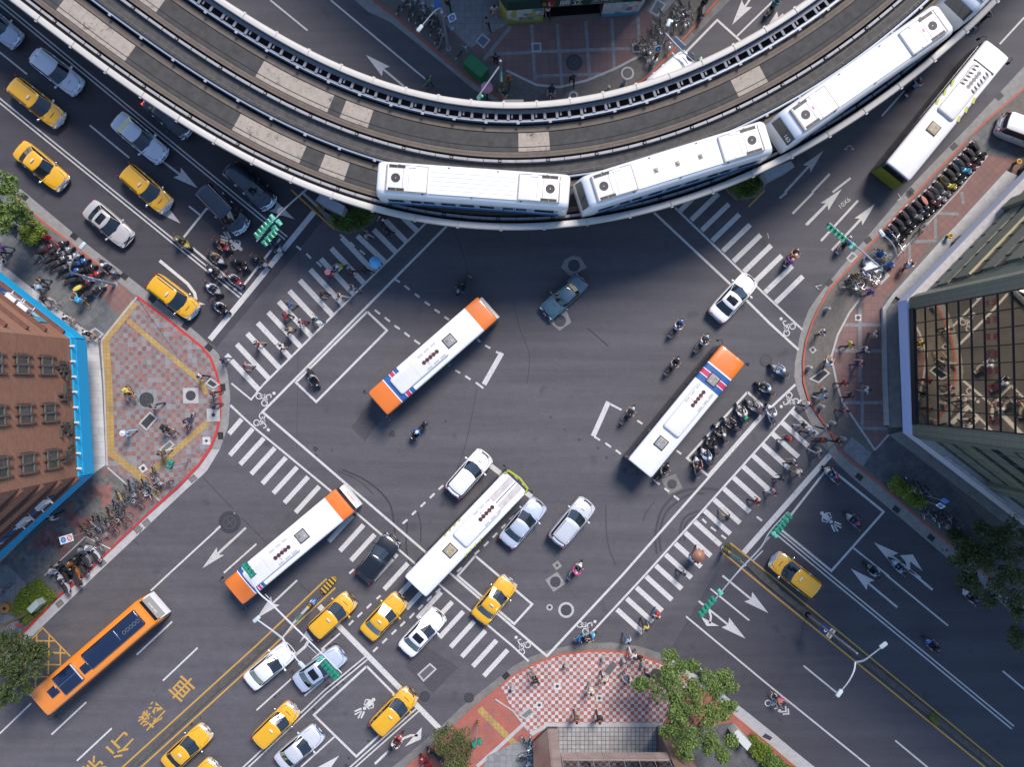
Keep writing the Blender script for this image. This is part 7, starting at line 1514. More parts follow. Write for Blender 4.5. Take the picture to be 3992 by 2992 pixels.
umbrella(22, 1605, 1480, 'umb_brown', 'brown umbrella with a red rim over the office-side zebra', 'red'); umbrella(10, 1985, 748, 'umb_pink', 'pink umbrella held at the edge of the top plaza')
# ---- parked scooters and bicycles ----
rs = random.Random(21); zP = KZ + .02
def spts(cr, pts, z=.6): return [W(t(cr, *p), z) for p in pts]
# right row, seats listed from the van end to the gantry
row = T(30, (1800, 1262), (1755, 1318), (1712, 1365), (1668, 1405), (1625, 1448), (1585, 1495), (1535, 1545), (1488, 1600)) + T(31, (1450, -10), (1408, 25), (1355, 72), (1308, 112), (1250, 148), (1195, 205), (1145, 262), (1100, 320))
rc = 'black black maroon cyan black black yellow grey lgrey maroon brown navy grey black black black'.split()
for i, (p, c) in enumerate(zip(row, rc)):
    w = W(p, .75); a = ahead(.70, .71) + rs.uniform(-.12, .12); w = w + Vector((math.cos(a), math.sin(a), 0)) * .42
    scooter(w, a, c if c != 'brown' else 'black', '%s scooter, %s from the parked van in the office kerb row' % (c if c != 'brown' else 'tan-seated black', ORD[i]), 'scooters parked along the office kerb', 'salmon' if c == 'brown' else 'black', None, False, .12, zP)
row = [(430, 425, 'red', 2.4), (392, 482, 'maroon', .5), (495, 470, 'black', .55), (545, 512, 'silver', .45), (450, 555, 'black', .5), (500, 590, 'grey', .45), (610, 552, 'white', .3), (560, 632, 'grey', .5), (675, 600, 'blue', .3), (735, 655, 'black', .4), (620, 692, 'blue', .4), (672, 735, 'black', .35), (790, 712, 'red', .4), (715, 795, 'maroon', .5), (810, 850, 'black', .5)]
for i, (x, y, c, a) in enumerate(row):
    scooter(W(t(1, x, y), .7), a + rs.uniform(-.1, .1), c, '%s scooter, %s from the bush among those by the street lamp' % (c, ORD[i]), 'scooters parked by the street lamp', 'yellow' if i == 13 else 'black', None, False, .12, zP)
for i, (cr, x, y, c) in enumerate(((2, 790, 1450, 'white'), (2, 722, 1480, 'silver'), (2, 690, 1560, 'black'), (2, 628, 1600, 'orange'), (2, 540, 1615, 'black'), (3, 640, 15, 'black'), (3, 545, 75, 'white'), (3, 480, 10, 'white'))):
    scooter(W(t(cr, x, y), .7), ahead(-.55, -.8) + rs.uniform(-.2, .2), c, '%s scooter, %s from the bicycles in the bay above the orange bus' % (c, ORD[i]), 'scooters parked above the orange bus', 'black', None, False, .12, zP)
for i, (cr, x, y, c, a) in enumerate(((31, 930, 540, 'blue', .3), (31, 1015, 602, 'blue', -.4), (20, 1640, 50, 'black', 1.4), (13, 1540, 1560, 'black', 2.5), (13, 1460, 1640, 'red', 2.2), (1, 140, 300, 'black', -.5))):
    scooter(W(t(cr, x, y), .7), a, c, ('blue covered scooter behind the boxes at the office gantry', 'blue scooter touching the gantry pole', 'black scooter at the head of the upper kerb bicycle row', 'black scooter under the small kerb tree', 'red and white scooter below the small kerb tree', 'black scooter under the leaning tree')[i], 'lone parked scooters', 'black', None, False, .1, zP)
def bikes(cr, pts, where, group, base, spread=.35):
    cs = ['black', 'grey', 'silver', 'navy', 'teal', 'black', 'maroon', 'grey', 'olive']; bs = [None, 'lgrey', 'brown', 'black', 'lgrey', None]
    for i, it in enumerate(pts):
        x, y = it[:2]; c = it[2] if len(it) > 2 else cs[rs.randrange(len(cs))]; a = it[3] if len(it) > 3 else base + rs.uniform(-spread, spread); b = bs[rs.randrange(len(bs))]
        nm = {'amber': 'yellow'}.get(c, c)
        bike(W(t(cr, x, y), .5), a, c, '%s bicycle%s, %s %s' % (nm, ' with a %s basket' % {'lgrey': 'pale'}.get(b, b) if b else '', ORD[i], where), group, b, 'amber' if c == 'amber' else 'silver', rs.uniform(.08, .3) * rs.choice((-1, 1)), zP)
CL['silver'] = (.4, .4, .42)
bikes(2, [(1345, 775), (1345, 825), (1410, 835, 'grey', .1), (1285, 860), (1310, 890, 'silver'), (1170, 870, 'teal'), (1225, 895), (1130, 915), (1190, 930), (1270, 930), (1040, 975, 'yellow', 5.3), (1120, 985), (1170, 1015), (1030, 1050), (990, 1090, 'olive'), (1075, 1090), (985, 1140, 'amber', 5.6), (920, 1160), (860, 1180), (1060, 1160), (970, 1215), (815, 1215), (770, 1240, 'olive'), (890, 1250), (800, 1300, 'maroon'), (850, 1370)], 'from the plaza in the brick-shop kerb tangle', 'bicycles tangled along the brick-shop kerb', 5.45)
bikes(31, [(720, 780, 'teal', -.5), (760, 810), (800, 800, 'grey'), (700, 845, 'black', -.1), (820, 760), (880, 770, 'silver'), (900, 740), (770, 740)], 'in the heap below the office gantry', 'bicycles heaped below the office gantry', 5.7)
bikes(31, [(1000, 510, 'silver', 5.8), (1115, 460, 'grey', 5.3), (1310, 315, 'black', .9), (1060, 380, 'blue', 5.4)], 'between gantry and scooter row', 'bicycles between gantry and scooter row', 5.6)
bikes(32, [(1240, 860), (1290, 900), (1360, 930), (1400, 1110, 'teal'), (1330, 1080), (1460, 1150), (1540, 1110, 'teal'), (1500, 1180), (1600, 1200)], 'from the hedge under the office block', 'bicycles on the shaded pavement', 5.2)
bikes(10, [(1230, 50), (1290, 20), (1330, 100), (1370, 60), (1400, 130), (1450, 90), (1500, 150), (1440, 200, 'maroon'), (1540, 110, 'green'), (1580, 180, 'olive'), (1500, 230), (1560, 300, 'silver'), (1600, 350, 'silver'), (1760, 440), (1640, 270, 'blue')], 'in the crowd around the upper street lamp', 'bicycles around the upper street lamp', 1.0, .5)
bikes(20, [(1080, 410), (1130, 440), (1170, 480), (1150, 370), (1220, 330), (1230, 255), (1290, 250, 'maroon'), (1300, 140), (1380, 180, 'green'), (1440, 190), (1500, 160), (1420, 100), (1540, 90), (1480, 60), (1330, 370, 'red')], 'from the round cover along the upper kerb', 'bicycles along the upper right kerb', 5.2, .4)
bikes(23, [(120, 1460, 'lgrey', 5.4), (155, 1470, 'cyan', 4.6), (125, 1540, 'silver', .3), (125, 1590, 'cyan', .1)], 'from the plaza along the stone pillar', 'bicycles leaning by the stone pillar', 5)
bikes(1, [(205, 345, 'lgrey', 1.0), (370, 575, 'grey', .6)], 'from the leaning trunk beside the bush', 'bicycles beside the bush', 1)
bikes(3, [(40, 140, 'red', .75)], 'in front of the grass bed', 'bicycles by the grass bed', .75)
# ================= street furniture, hedges, trees =================
POLE = mat('galvanised_pole', (.36, .38, .41), .45, .4, var=.12, vscale=5); POLEW = mat('pale_painted_pole', (.52, .53, .55), .45); SIGG = mat('signal_green', (.012, .20, .125), .45, coat=.3); SIGT = mat('signal_pale_green', (.10, .40, .32), .5); HAZ = NT('yellow_black_band')
def _haz():
    g = HAZ; v = g.coord(); sx = g.n('SeparateXYZ'); g.l(v, sx.inputs[0]); f = g.math('FRACT', g.math('MULTIPLY', g.math('ADD', g.math('ADD', sx.outputs[0], sx.outputs[1]), sx.outputs[2]), 2.2))
    return g.done(g.mix(g.rng(f, .49, .51, 0, 1), (.5, .30, .02), (.02, .02, .02)), .6)
HAZ = _haz(); IRON = mat('cast_iron', (.055, .055, .06), .6, .3, var=.25, vscale=8); BLUE_S = mat('sign_blue', (.015, .13, .45), .5); RED_S = mat('sign_red', (.5, .02, .03), .5); WH_S = mat('sign_face_white', (.62, .64, .66), .5)
def gantry(base, z, arm, heads, label, cat='traffic light', lamps=(), signs=(), back=None, zh=.0, hdir=None, pole=POLE, hz=None, band=True):
    b = W(base, KZ); r = empty('signal_gantry', (b.x, b.y, 0), 0, label, cat, 'signal gantries'); Rl = lambda p, zz: W(p, zz) - Vector((b.x, b.y, 0))
    q = MB(); q.tube([(0, 0, .02), (0, 0, z)], [.14 if z < 9 else .085, .10 if z < 9 else .07], 10, 0); q.cyl((0, 0, .02), .24, .12, 10, 0); pl = q.build('pole', pole, r)
    if band: q = MB(); q.cyl((0, 0, .5), .165, 1.3, 12, 0); q.build('hazard_band', HAZ, pl)
    for A in arm:
        q = MB(); q.tube(spline([Rl(p, zz) for p, zz in A], 5) if len(A) > 2 else [Rl(p, zz) for p, zz in A], [.08 - .035 * k / max(1, (len(spline([Rl(p, zz) for p, zz in A], 5)) if len(A) > 2 else len(A)) - 1) for k in range(len(spline([Rl(p, zz) for p, zz in A], 5)) if len(A) > 2 else len(A))], 8, 0); q.build('arm', pole, r)
    if heads:
        for i, (p, m_) in enumerate(heads):
            c = Rl(p, hz or z); d = hdir[i] if isinstance(hdir, list) else hdir; a = ahead(*d)
            q = MB(); q.rbox((-.12, 0, 0), (.26, .40, .46), .06, 0); o = len(q.v)
            n = 10; rings = [[(x, .185 * math.cos(PI * k / n), .02 + .185 * math.sin(PI * k / n)) for k in range(n + 1)] for x in (0.0, .2, .34)]; q.loft(rings, False, False, 0, True)
            q.loft([[(.34 if u else 0.01, .19 * math.cos(PI * k / n) * (1 if u else 1), .02 + .19 * math.sin(PI * k / n)) for k in range(n + 1)] for u in (0, 1)], False, False, 0, True)
            q.disc((0, 0, 0), 0.001, 3, 0)
            hd = put('signal_head', q.mesh('signal_head') if 'sigh' not in CACHE else CACHE['sigh'], SIGG if m_ == 'g' else SIGT, r, Matrix.Translation(c) @ Matrix.Rotation(a, 4, 'Z') @ Matrix.Scale(.88, 4)); CACHE['sigh'] = hd.data
            q = MB(); q.ell((.012, 0, .0), (.03, .15, .15), 12, 6, 0); put('lens', cached('sig_lens', lambda: q), mat('dark_lens', (.02, .025, .02), .15), hd)
    for p, zz, rot in lamps:
        c = Rl(p, zz); q = MB(); q.rbox((0, 0, 0), (.62, .3, .14), .09, 0); q.box((.0, 0, -.08), (.4, .22, .03), 1); put('lamp_head', q.mesh('lamp_head'), [mat('lamp_head_grey', (.45, .52, .54), .45), LAMP], r, Matrix.Translation(c) @ Matrix.Rotation(rot, 4, 'Z'))
    for p, zz, kind, rot in signs:
        c = Rl(p, zz); q = MB(); M = Matrix.Translation(c) @ Matrix.Rotation(rot, 4, 'Z') @ Matrix.Rotation(math.radians(62), 4, 'X') if kind != 'plate' else Matrix.Translation(c) @ Matrix.Rotation(rot, 4, 'Z') @ Matrix.Rotation(math.radians(55), 4, 'X')
        if kind == 'ban':
            q.cyl((0, 0, -.02), .31, .03, 24, 0); q.ring((0, 0, .014), .22, .30, 28, 1); q.line((-.18, .14), (.18, -.14), .06, .018, 1); q.path([(-.1, -.14), (-.1, .06), (.1, .06), (.1, -.02)], .05, .014, 2); sg = q.build('ban_sign', [WH_S, RED_S, BLACKP], r)
        elif kind == 'street':
            q.box((0, 0, 0), (.95, .36, .04), 0); q.build('street_sign', [SIGG], r).matrix_local = M; g = text_mb('\u6797\u68ee\u5317\u8def', .22, 0, .024, .003); sg = g.build('sign_lettering', WH_S, r)
        elif kind == 'blue':
            q.box((0, 0, 0), (.62, .62, .03), 0); q.disc((0, 0, .02), .24, 24, 1); q.line((-.12, 0), (.12, 0), .05, .024, 0); q.line((0, -.12), (0, .12), .05, .028, 0); sg = q.build('round_blue_sign', [WH_S, BLUE_S], r)
        elif kind == 'round': q.cyl((0, 0, -.02), .36, .03, 24, 0); sg = q.build('round_sign_back', POLE, r)
        elif kind == 'plate': q.box((0, 0, 0), (.95, .42, .03), 0); q.box((0, .06, .018), (.7, .1, .01), 1); q.box((-.05, -.1, .018), (.5, .08, .01), 1); sg = q.build('sign_plate', [WH_S, HATCH], r)
        else: q.box((0, 0, 0), (1.1, .5, .03), 0); sg = q.build('sign_back', POLEW, r)
        sg.matrix_local = M
    return r
HD = lambda cr, L, m='g': [(t(cr, *p), m) for p in L]
gantry(t(11, 560, 150), 6.1, [[(t(11, 470, -60), 6.1), (t(11, 220, 165), 6.2), (t(11, 0, 425), 6.2)]], HD(11, [(145, 225)], 't') + HD(11, [(120, 262), (92, 290), (65, 320), (38, 350), (10, 380)]) + HD(11, [(195, 262)], 't') + HD(11, [(165, 310), (155, 345), (128, 372), (100, 405), (72, 440)]), 'gantry arm with two facing rows of green signal heads beside the viaduct', signs=[(t(11, 215, 165), 6.1, 'round', .8)], hdir=[(-.6, -.7)] * 6 + [(.6, .7)] * 6)
gantry(t(31, 715, 730), 5.6, [[(t(31, 990, 662), 5.5), (t(31, 530, 262), 5.8)], [(t(31, 975, 640), 5.6), (t(31, 1075, 580), 6.6), (t(31, 1108, 530), 7.2), (t(31, 1075, 440), 7.6), (t(31, 985, 355), 7.8)]], HD(31, [(530, 292), (560, 322), (595, 352), (627, 378), (658, 405)]) + HD(31, [(728, 462)], 't'), 'gantry with one green signal row and a curved street lamp by the office kerb', lamps=[(t(31, 985, 352), 7.75, 2.2)], signs=[(t(31, 855, 705), 3.2, 'blue', 2.8)], hdir=(-.6, .75))
gantry(t(22, 1815, 1415), 6.2, [[(t(22, 1990, 1560), 6.1), (t(22, 2140, 1400), 6.2), (t(32, 20, 1270), 6.2), (t(32, 175, 1100), 6.2)], [(t(22, 1990, 1560), 6.1), (t(23, 1880, 45), 6.2), (t(23, 1620, 365), 6.2)]], HD(32, [(55, 1290)], 't') + HD(32, [(80, 1258), (103, 1226), (126, 1194), (150, 1162), (180, 1128)]) + HD(23, [(1782, 150)], 't') + HD(23, [(1725, 212), (1697, 243), (1670, 275), (1645, 308), (1618, 340)]), 'double-armed median gantry with green signal heads at both ends', signs=[(t(22, 1915, 1487), 5.0, 'street', -.6), (t(23, 1872, 60), 6.0, 'ban', .9), (t(22, 2110, 1480), 5.6, 'back', .8), (t(32, 0, 1340), 6.0, 'round', .8)], hdir=[(.6, .75)] * 6 + [(-.6, -.75)] * 6)
gantry(t(13, 482, 240), 6.2, [[(t(13, 310, 435), 6.1), (t(13, 130, 255), 6.2), (t(3, 2211, 130), 6.2), (t(2, 2110, 1560), 6.2)], [(t(13, 310, 435), 6.1), (t(13, 470, 590), 6.2), (t(13, 735, 850), 6.2)], [(t(13, 225, 550), 8.0), (t(13, 120, 470), 8.6), (t(13, 0, 385), 8.8)], [(t(13, 225, 550), 8.0), (t(13, 290, 660), 8.6), (t(13, 390, 780), 8.8)], [(t(13, 310, 435), 6.1), (t(13, 222, 550), 8.0)]], HD(13, [(555, 725)], 't') + HD(13, [(590, 762), (615, 792), (640, 820), (668, 848), (695, 876)]) + HD(2, [(2180, 1640), (2155, 1610), (2130, 1580), (2110, 1555)]), 'white median gantry with lamp arms and green signal heads over the cars', lamps=[(t(13, 0, 385), 8.75, .7), (t(13, 390, 780), 8.75, -.8)], signs=[(t(13, 95, 195), 5.9, 'ban', -.8), (t(13, 355, 385), 5.2, 'street', 1.0), (t(13, 470, 640), 5.8, 'back', -.75)], hdir=[(-.75, .7)] * 6 + [(.75, -.7)] * 4, pole=POLEW)
gantry(t(10, 2112, 770), 6.0, [[(t(10, 2090, 575), 5.9), (t(10, 1900, 845), 6.0)]], HD(10, [(1930, 840)]), 'top plaza gantry with a green street sign beside the pink umbrella', signs=[(t(10, 2110, 655), 4.2, 'street', 1.6)], hdir=(-.6, .6))
gantry(t(20, 1225, 505), 7.0, [[(t(20, 1312, 285), 6.8), (t(20, 1440, 420), 6.9), (t(20, 1590, 560), 7.0)]], HD(20, [(1620, 520)]), 'upper kerb gantry with a long plain sign back and round mirror over the van', signs=[(t(20, 1430, 370), 6.7, 'back', -.75), (t(20, 1250, 420), 3.2, 'blue', .3), (t(20, 1530, 490), 6.9, 'round', -.7)], hdir=(.7, .6), lamps=[(t(20, 1342, 195), 7.6, 1.2)])
def lamp(base, pts, heads, label, signs=()): return gantry(base, pts[0][0][1], pts, [], label, 'street lamp', heads, signs, band=False)
lamp(t(1, 992, 795), [[(t(1, 770, 735), 4.1), (t(1, 720, 722), 4.9)], [(t(1, 720, 722), 4.9), (t(1, 620, 690), 6.4), (t(1, 603, 645), 7.0), (t(1, 640, 560), 7.4), (t(1, 708, 470), 7.6)]], [(t(1, 710, 460), 7.6, .9)], 'curved street lamp with sign plates among the parked scooters', [(t(1, 762, 745), 4.2, 'plate', -.2), (t(1, 845, 765), 2.6, 'blue', -.2)])
lamp(t(33, 345, 345), [[(t(33, 757, 755), 9.6), (t(33, 830, 740), 9.9), (t(33, 900, 690), 10.1), (t(33, 985, 625), 10.2)], [(t(33, 757, 755), 9.6), (t(33, 745, 830), 9.9), (t(33, 700, 920), 10.1), (t(33, 630, 1010), 10.2)]], [(t(33, 1000, 610), 10.2, .65), (t(33, 620, 1025), 10.2, .95)], 'twin-armed street lamp on the far median')
lamp(t(10, 1655, 415), [[(t(10, 1598, 85), 6.6), (t(10, 1575, 70), 6.9), (t(10, 1520, 110), 7.2), (t(10, 1410, 240), 7.5)]], [(t(10, 1408, 242), 7.5, .9)], 'curved street lamp over the bicycles at the upper kerb', [(t(10, 1685, 150), 5.6, 'blue', .5)])
def post(name, base, top, z, label, cat, sign, band=False, pole=POLE):
    b = W(base, KZ); r = empty(name, (b.x, b.y, 0), 0, label, cat); q = MB(); q.tube([(0, 0, .02), (0, 0, z)], .045, 8, 0); q.cyl((0, 0, .02), .1, .06, 8, 0); q.build('pole', pole, r)
    if band: q = MB(); q.cyl((0, 0, .4), .075, 1.2, 10, 0); q.build('hazard_band', HAZ, r)
    if sign: sign(r, z)
    return r
def two_sign(r, z):
    M = Matrix.Translation((0, 0, z - .25)) @ Matrix.Rotation(math.radians(105), 4, 'Z') @ Matrix.Rotation(math.radians(70), 4, 'X')
    q = MB(); q.box((0, -.1, .06), (.62, 1.2, .03), 0); q.disc((0, .2, .08), .23, 24, 1); q.ring((0, -.38, .08), .16, .23, 24, 2); q.line((-.14, -.24), (.14, -.52), .05, .084, 2); q.line((-.14, .2), (.14, .2), .04, .084, 0); q.line((0, .06), (0, .34), .04, .088, 0); s = q.build('sign_panel', [WH_S, BLUE_S, RED_S], r); s.matrix_local = M
post('sign_post', t(2, 765, 1265), None, 3.9, 'white panel with a blue cycle disc and a red ban ring above the scooter bay', 'sign', two_sign)
def ped(ang):
    def f(r, z):
        for k, dz in ((0, 0), (1, -.45)):
            q = MB(); q.rbox((.16 + .0, .22 * (1 if k else -1), z - .3 + dz * .4), (.36, .34, .42), .06, 0); q.ell((.30, .22 * (1 if k else -1), z - .16 + dz * .4), (.14, .16, .1), 10, 6, 0); s = q.build('signal_head', SIGG, r); s.matrix_local = Matrix.Rotation(ang, 4, 'Z')
    return f
post('pedestrian_signal', t(2, 1622, 668), None, 3.6, 'green pedestrian signal on a grey post at the checkered corner', 'traffic light', ped(2.6))
post('pedestrian_signal', t(13, 1912, 1242), None, 4.6, 'green pedestrian signal on a banded post by the tactile strip', 'traffic light', ped(-1.2), True)
def psign(r, z):
    M = Matrix.Translation((0, 0, z)) @ Matrix.Rotation(math.radians(-125), 4, 'Z') @ Matrix.Rotation(math.radians(40), 4, 'X'); q = MB(); q.box((0, -.25, 0), (.78, .7, .04), 0); q.box((0, .32, 0.001), (.78, .4, .04), 1); s = q.build('sign_panel', [mat('sign_navy', (.015, .03, .12), .5), mat('sign_cream', (.5, .47, .36), .6)], r); s.matrix_local = M
    g = text_mb('P', .62, 0, .026, .01); g.v = [(x + .05, y - .2, z_) for x, y, z_ in g.v]; g2 = text_mb('\u5712\u5340\u505c\u8eca', .17, 0, .026, .003); g.merge(MB() if not g2.v else g2, Matrix.Translation((0, .32, 0)), 1); g.mi = [1 if k else 0 for k in g.mi]; s = g.build('sign_lettering', [WH_S, BLACKP], r); s.matrix_local = M
    q = MB(); q.tube([(0, 0, .6), (0, 0, 1.9)], .062, 8, 0); q.build('yellow_band', mat('band_yellow', (.5, .36, .03), .5), r)
post('parking_sign', t(33, 372, 372), None, 3.6, 'navy P parking sign on the far median post', 'sign', psign)
def bsign(sq):
    def f(r, z):
        M = Matrix.Translation((0, 0, z)) @ Matrix.Rotation(-.6, 4, 'Z') @ Matrix.Rotation(.9, 4, 'X'); q = MB(); q.box((0, 0, 0), (.55, .5, .03), 0 if sq else 1)
        if sq: q.disc((0, 0, .02), .2, 20, 1)
        s = q.build('sign_panel', [WH_S, BLUE_S], r); s.matrix_local = M
    return f
post('sign_post', t(32, 1330, 950), None, 3.6, 'plain blue sign on a post behind the pavement hedge', 'sign', bsign(False)); post('sign_post', t(32, 1330, 1000), None, 3.0, 'white sign with blue disc beside the pavement hedge', 'sign', bsign(True))
post('sign_post', t(10, 1600, 260), None, 4.6, 'blue sign on a post among the top bicycles', 'sign', bsign(False))
# bollards
BO = mat('bollard_stone', (.34, .33, .31), .8, var=.2)
def bollard(cr, x, y, label, g):
    p = W(t(cr, x, y), .3); r = empty('bollard', (p.x, p.y, KZ), 0, label, 'bollard', g); q = MB(); q.loft([[(rr_ * math.cos(2 * PI * k / 14), rr_ * math.sin(2 * PI * k / 14), z) for k in range(14)] for rr_, z in ((.17, 0), (.16, .45), (.12, .52), (.12, .56), (.17, .62), (.16, .74), (.09, .82), (.01, .84))], True, True, 0, True); q.build('post', BO, r); q = MB(); q.cyl((0, 0, 0), .22, .05, 14, 0); q.build('foot', BO, r)
for i, (x, y) in enumerate(((455, 775), (775, 725), (950, 730), (1115, 765), (-5, 970))): bollard(23, x, y, ('pale stone bollard alone near the cyclist on the red checkers', 'pale stone bollard at the upper end of the slab cover', 'pale stone bollard just past the slab cover', 'pale stone bollard nearest the plaza tree', 'pale stone bollard at the tactile strip side of the checkers')[i], 'bollards on the checkered plaza')
for i, (cr, x, y) in enumerate(((31, 510, 1010), (31, 355, 1515), (32, 460, 190), (32, 555, 330), (32, 645, 465), (20, 960, 705), (20, 820, 770), (20, 1200, 555))): bollard(cr, x, y, ('dark bollard near the heaped bicycles', 'bollard beside the framed cover', 'bollard nearest the office-side zebra', 'bollard between two walkers at the kerb bend', 'bollard at the pale paving patch', 'bollard by the big ringed manhole', 'bollard at the viaduct edge of the top plaza', 'bollard below the upper kerb bicycles')[i], 'bollards on the office pavements')
# covers and drains
def cover(cr, x, y, r_, label, pad=None, z=None, ring=None, rot=.7, pm=None):
    p = W(t(cr, x, y)); z0 = .014 if z is None else z; e = empty('manhole_cover', (p.x, p.y, z0), rot, label, 'manhole cover', 'manhole covers'); q = MB(); q.cyl((0, 0, .0), r_, .012, 28, 0); q.ring((0, 0, .0155), r_ * .6, r_ * .68, 24, 1); q.line((-r_ * .5, 0), (r_ * .5, 0), r_ * .1, .0165, 1); q.line((0, -r_ * .5), (0, r_ * .5), r_ * .1, .0175, 1); q.build('lid', [IRON, mat('worn_iron', (.10, .10, .11), .5, .4)], e)
    q = MB()
    if ring: q.ring((0, 0, .003), r_, r_ + ring, 28, 0); q.build('concrete_ring', CONCL, e)
    elif pad: q.poly([(a, b, .003) for a, b in pad]); q.build('concrete_pad', pm or CONCL, e)
    else: q.ring((0, 0, .006), r_, r_ * 1.12, 28, 0); q.build('rim', IRON, e)
sq = lambda s: [(-s, -s), (s, -s), (s, s), (-s, s)]
cover(21, 525, 632, .5, 'manhole in a ragged concrete patch just above the old teal sedan', [(-.75, -.6), (.8, -.75), (.85, .3), (.4, .8), (-.4, .85), (-1.0, .5)], None, None, .6, CONC); cover(21, 405, 1108, .5, 'manhole in a concrete patch below the bonnet of the teal sedan', [(-.6, -.6), (.6, -.75), (1.1, .5), (.4, .8), (-.75, .7)], None, None, .75, CONC); cover(22, 1370, 860, .4, 'manhole in a crumbling square behind the chevron striped bus', [(-.7, -.65), (.65, -.75), (.7, .65), (-.6, .8)], None, None, .5, CONCD)
cover(22, 380, 1560, .12, 'tiny drain cover in a small square above the pink rider', sq(.3), None, None, .6, CONC); cover(23, 365, 62, .45, 'manhole in a concrete square under the pink rider', sq(.62), None, None, .6, CONC); cover(23, 315, 282, .14, 'small cover in a pale ring beside the big ringed manhole', None, None, .13); cover(23, 458, 305, .47, 'big dark manhole in a pale ring near the zebra foot', None, None, .2)
cover(13, 1450, 1050, .4, 'plain round manhole beside the scooter box taxi'); cover(13, 1832, 1062, .38, 'cracked round manhole along the lower kerb'); cover(2, 1980, 1188, .84, 'large dark round plate cut by the lane line'); cover(21, 2180, 1452, .48, 'round manhole ahead of the chevron striped bus')
zp = KZ + .026
cover(2, 1270, 130, .62, 'round cover with a compass star on the checkered corner', sq(.88), zp, None, 0, STRIP); cover(2, 1650, 95, .42, 'dark manhole in a white square near the red kerb line', sq(.65), zp, None, 0, CONCL); cover(2, 1845, 262, .16, 'small cover in a white square at the end of the yellow strip', sq(.55), zp, None, .05, CONCL); cover(2, 1785, 485, .12, 'small pale cover set in a white square by the kerb curve', sq(.33), zp, None, 0, CONCW)
cover(2, 1240, 722, .16, 'yellow tinted small cover beside the tactile strip', sq(.3), zp, None, .6, CONCW); cover(31, 775, 1082, .17, 'small dark cover in a white square on the pink paving', sq(.26), zp, None, 0, CONCW); cover(31, 385, 1360, .14, 'small cover in a grey square near the kerb bend', sq(.24), zp); cover(31, 960, 722, .44, 'round cover in a pale slab beside the bicycle heap', [(-.5, -.62), (.62, -.62), (.75, .62), (-.5, .62)], zp, None, .8, CONCL)
cover(20, 525, 542, .62, 'large dark round cover on the top plaza tiles', None, zp); cover(20, 985, 635, .4, 'manhole with a broad pale ring on the top plaza', None, zp, .16); cover(20, 520, 830, .25, 'small ringed cover at the viaduct edge', None, zp, .14); cover(23, 380, 958, .14, 'small drain in a white square among the red checkers near the cyclist', sq(.3), zp, None, 0, CONCW); cover(23, 742, 1060, .14, 'small drain in a white square in the middle of the red checkers', sq(.27), zp, None, 0, CONCW); cover(23, 225, 1120, .14, 'small drain in a white square above the pale box frame', sq(.26), zp, None, 0, CONCW); cover(23, 1230, 852, .42, 'dark manhole at the edge of the plaza tree', None, zp); cover(1, 40, 600, .14, 'tiny drain at the edge of the pale forecourt', sq(.24), zp)
def frame(cr, P, label, m_=None, z=zp, w=.14):
    A = WW(T(cr, *P)); c = sum(A, Vector()) / 4; e = empty('cover_plate', (c.x, c.y, z), 0, label, 'access cover', 'framed access covers'); q = MB(); q.poly([(p.x - c.x, p.y - c.y, .004) for p in A]); q.build('plate', m_ or IRON, e); q = MB(); q.path([(p.x - c.x, p.y - c.y, 0) for p in A], w, .008, 0, True); q.build('frame', CONCL, e)
frame(2, [(1300, 240), (1355, 290), (1270, 390), (1210, 335)], 'dark framed plate in the middle of the checkered corner'); frame(2, [(1470, 485), (1505, 520), (1420, 590), (1385, 560)], 'mossy framed plate beside the brown-clad walker', mat('mossy_plate', (.16, .16, .13), .8, var=.3, vscale=8)); frame(31, [(480, 1525), (525, 1560), (435, 1640), (365, 1610)], 'dark framed plate beside the bollard and cyclist', BLACKP); frame(10, [(1945, 300), (2010, 350), (1955, 415), (1895, 360)], 'blue-grey framed plate on the upper pavement', mat('slate_plate', (.10, .13, .17), .7)); frame(20, [(165, 380), (235, 378), (237, 445), (170, 448)], 'square framed plate on the top plaza tiles', mat('slate_plate', (.10, .13, .17), .7)); frame(20, [(1030, 385), (1095, 380), (1095, 450), (1035, 452)], 'square framed plate beside the top bicycles', BLACKP); frame(20, [(1240, 0), (1310, 45), (1240, 140), (1180, 105)], 'long framed plate beside the blue poster window', mat('slate_plate', (.10, .13, .17), .7)); frame(23, [(855, 735), (900, 775), (830, 865), (775, 830)], 'dark slab cover between bollards on the red checkers', mat('slab_dark', (.10, .095, .1), .8), zp, .02); frame(23, [(142, 1140), (185, 1180), (110, 1240), (60, 1210)], 'pale framed plate where checkers meet red tiles', mat('plate_grey', (.17, .165, .155), .8, var=.2)); frame(13, [(1495, 770), (1545, 815), (1440, 915), (1395, 860)], 'framed plate in the newer asphalt patch', mat('slab_dark', (.10, .095, .1), .8), .012); frame(1, [(830, 1175), (895, 1225), (850, 1265), (790, 1200)], 'grey framed plate beside the yellow tactile corner', GREY); frame(2, [(1820, -50), (1890, 0), (1845, 30), (1780, -10)], 'white framed plate at the red kerb line', IRON); frame(33, [(-20, 1360), (55, 1405), (20, 1440), (-60, 1400)], 'white framed grate at the end of the lower gutter', IRON, .012); frame(31, [(730, 520), (770, 550), (720, 600), (685, 570)], 'framed plate let into the gutter by the gantry', CONCD, .012)
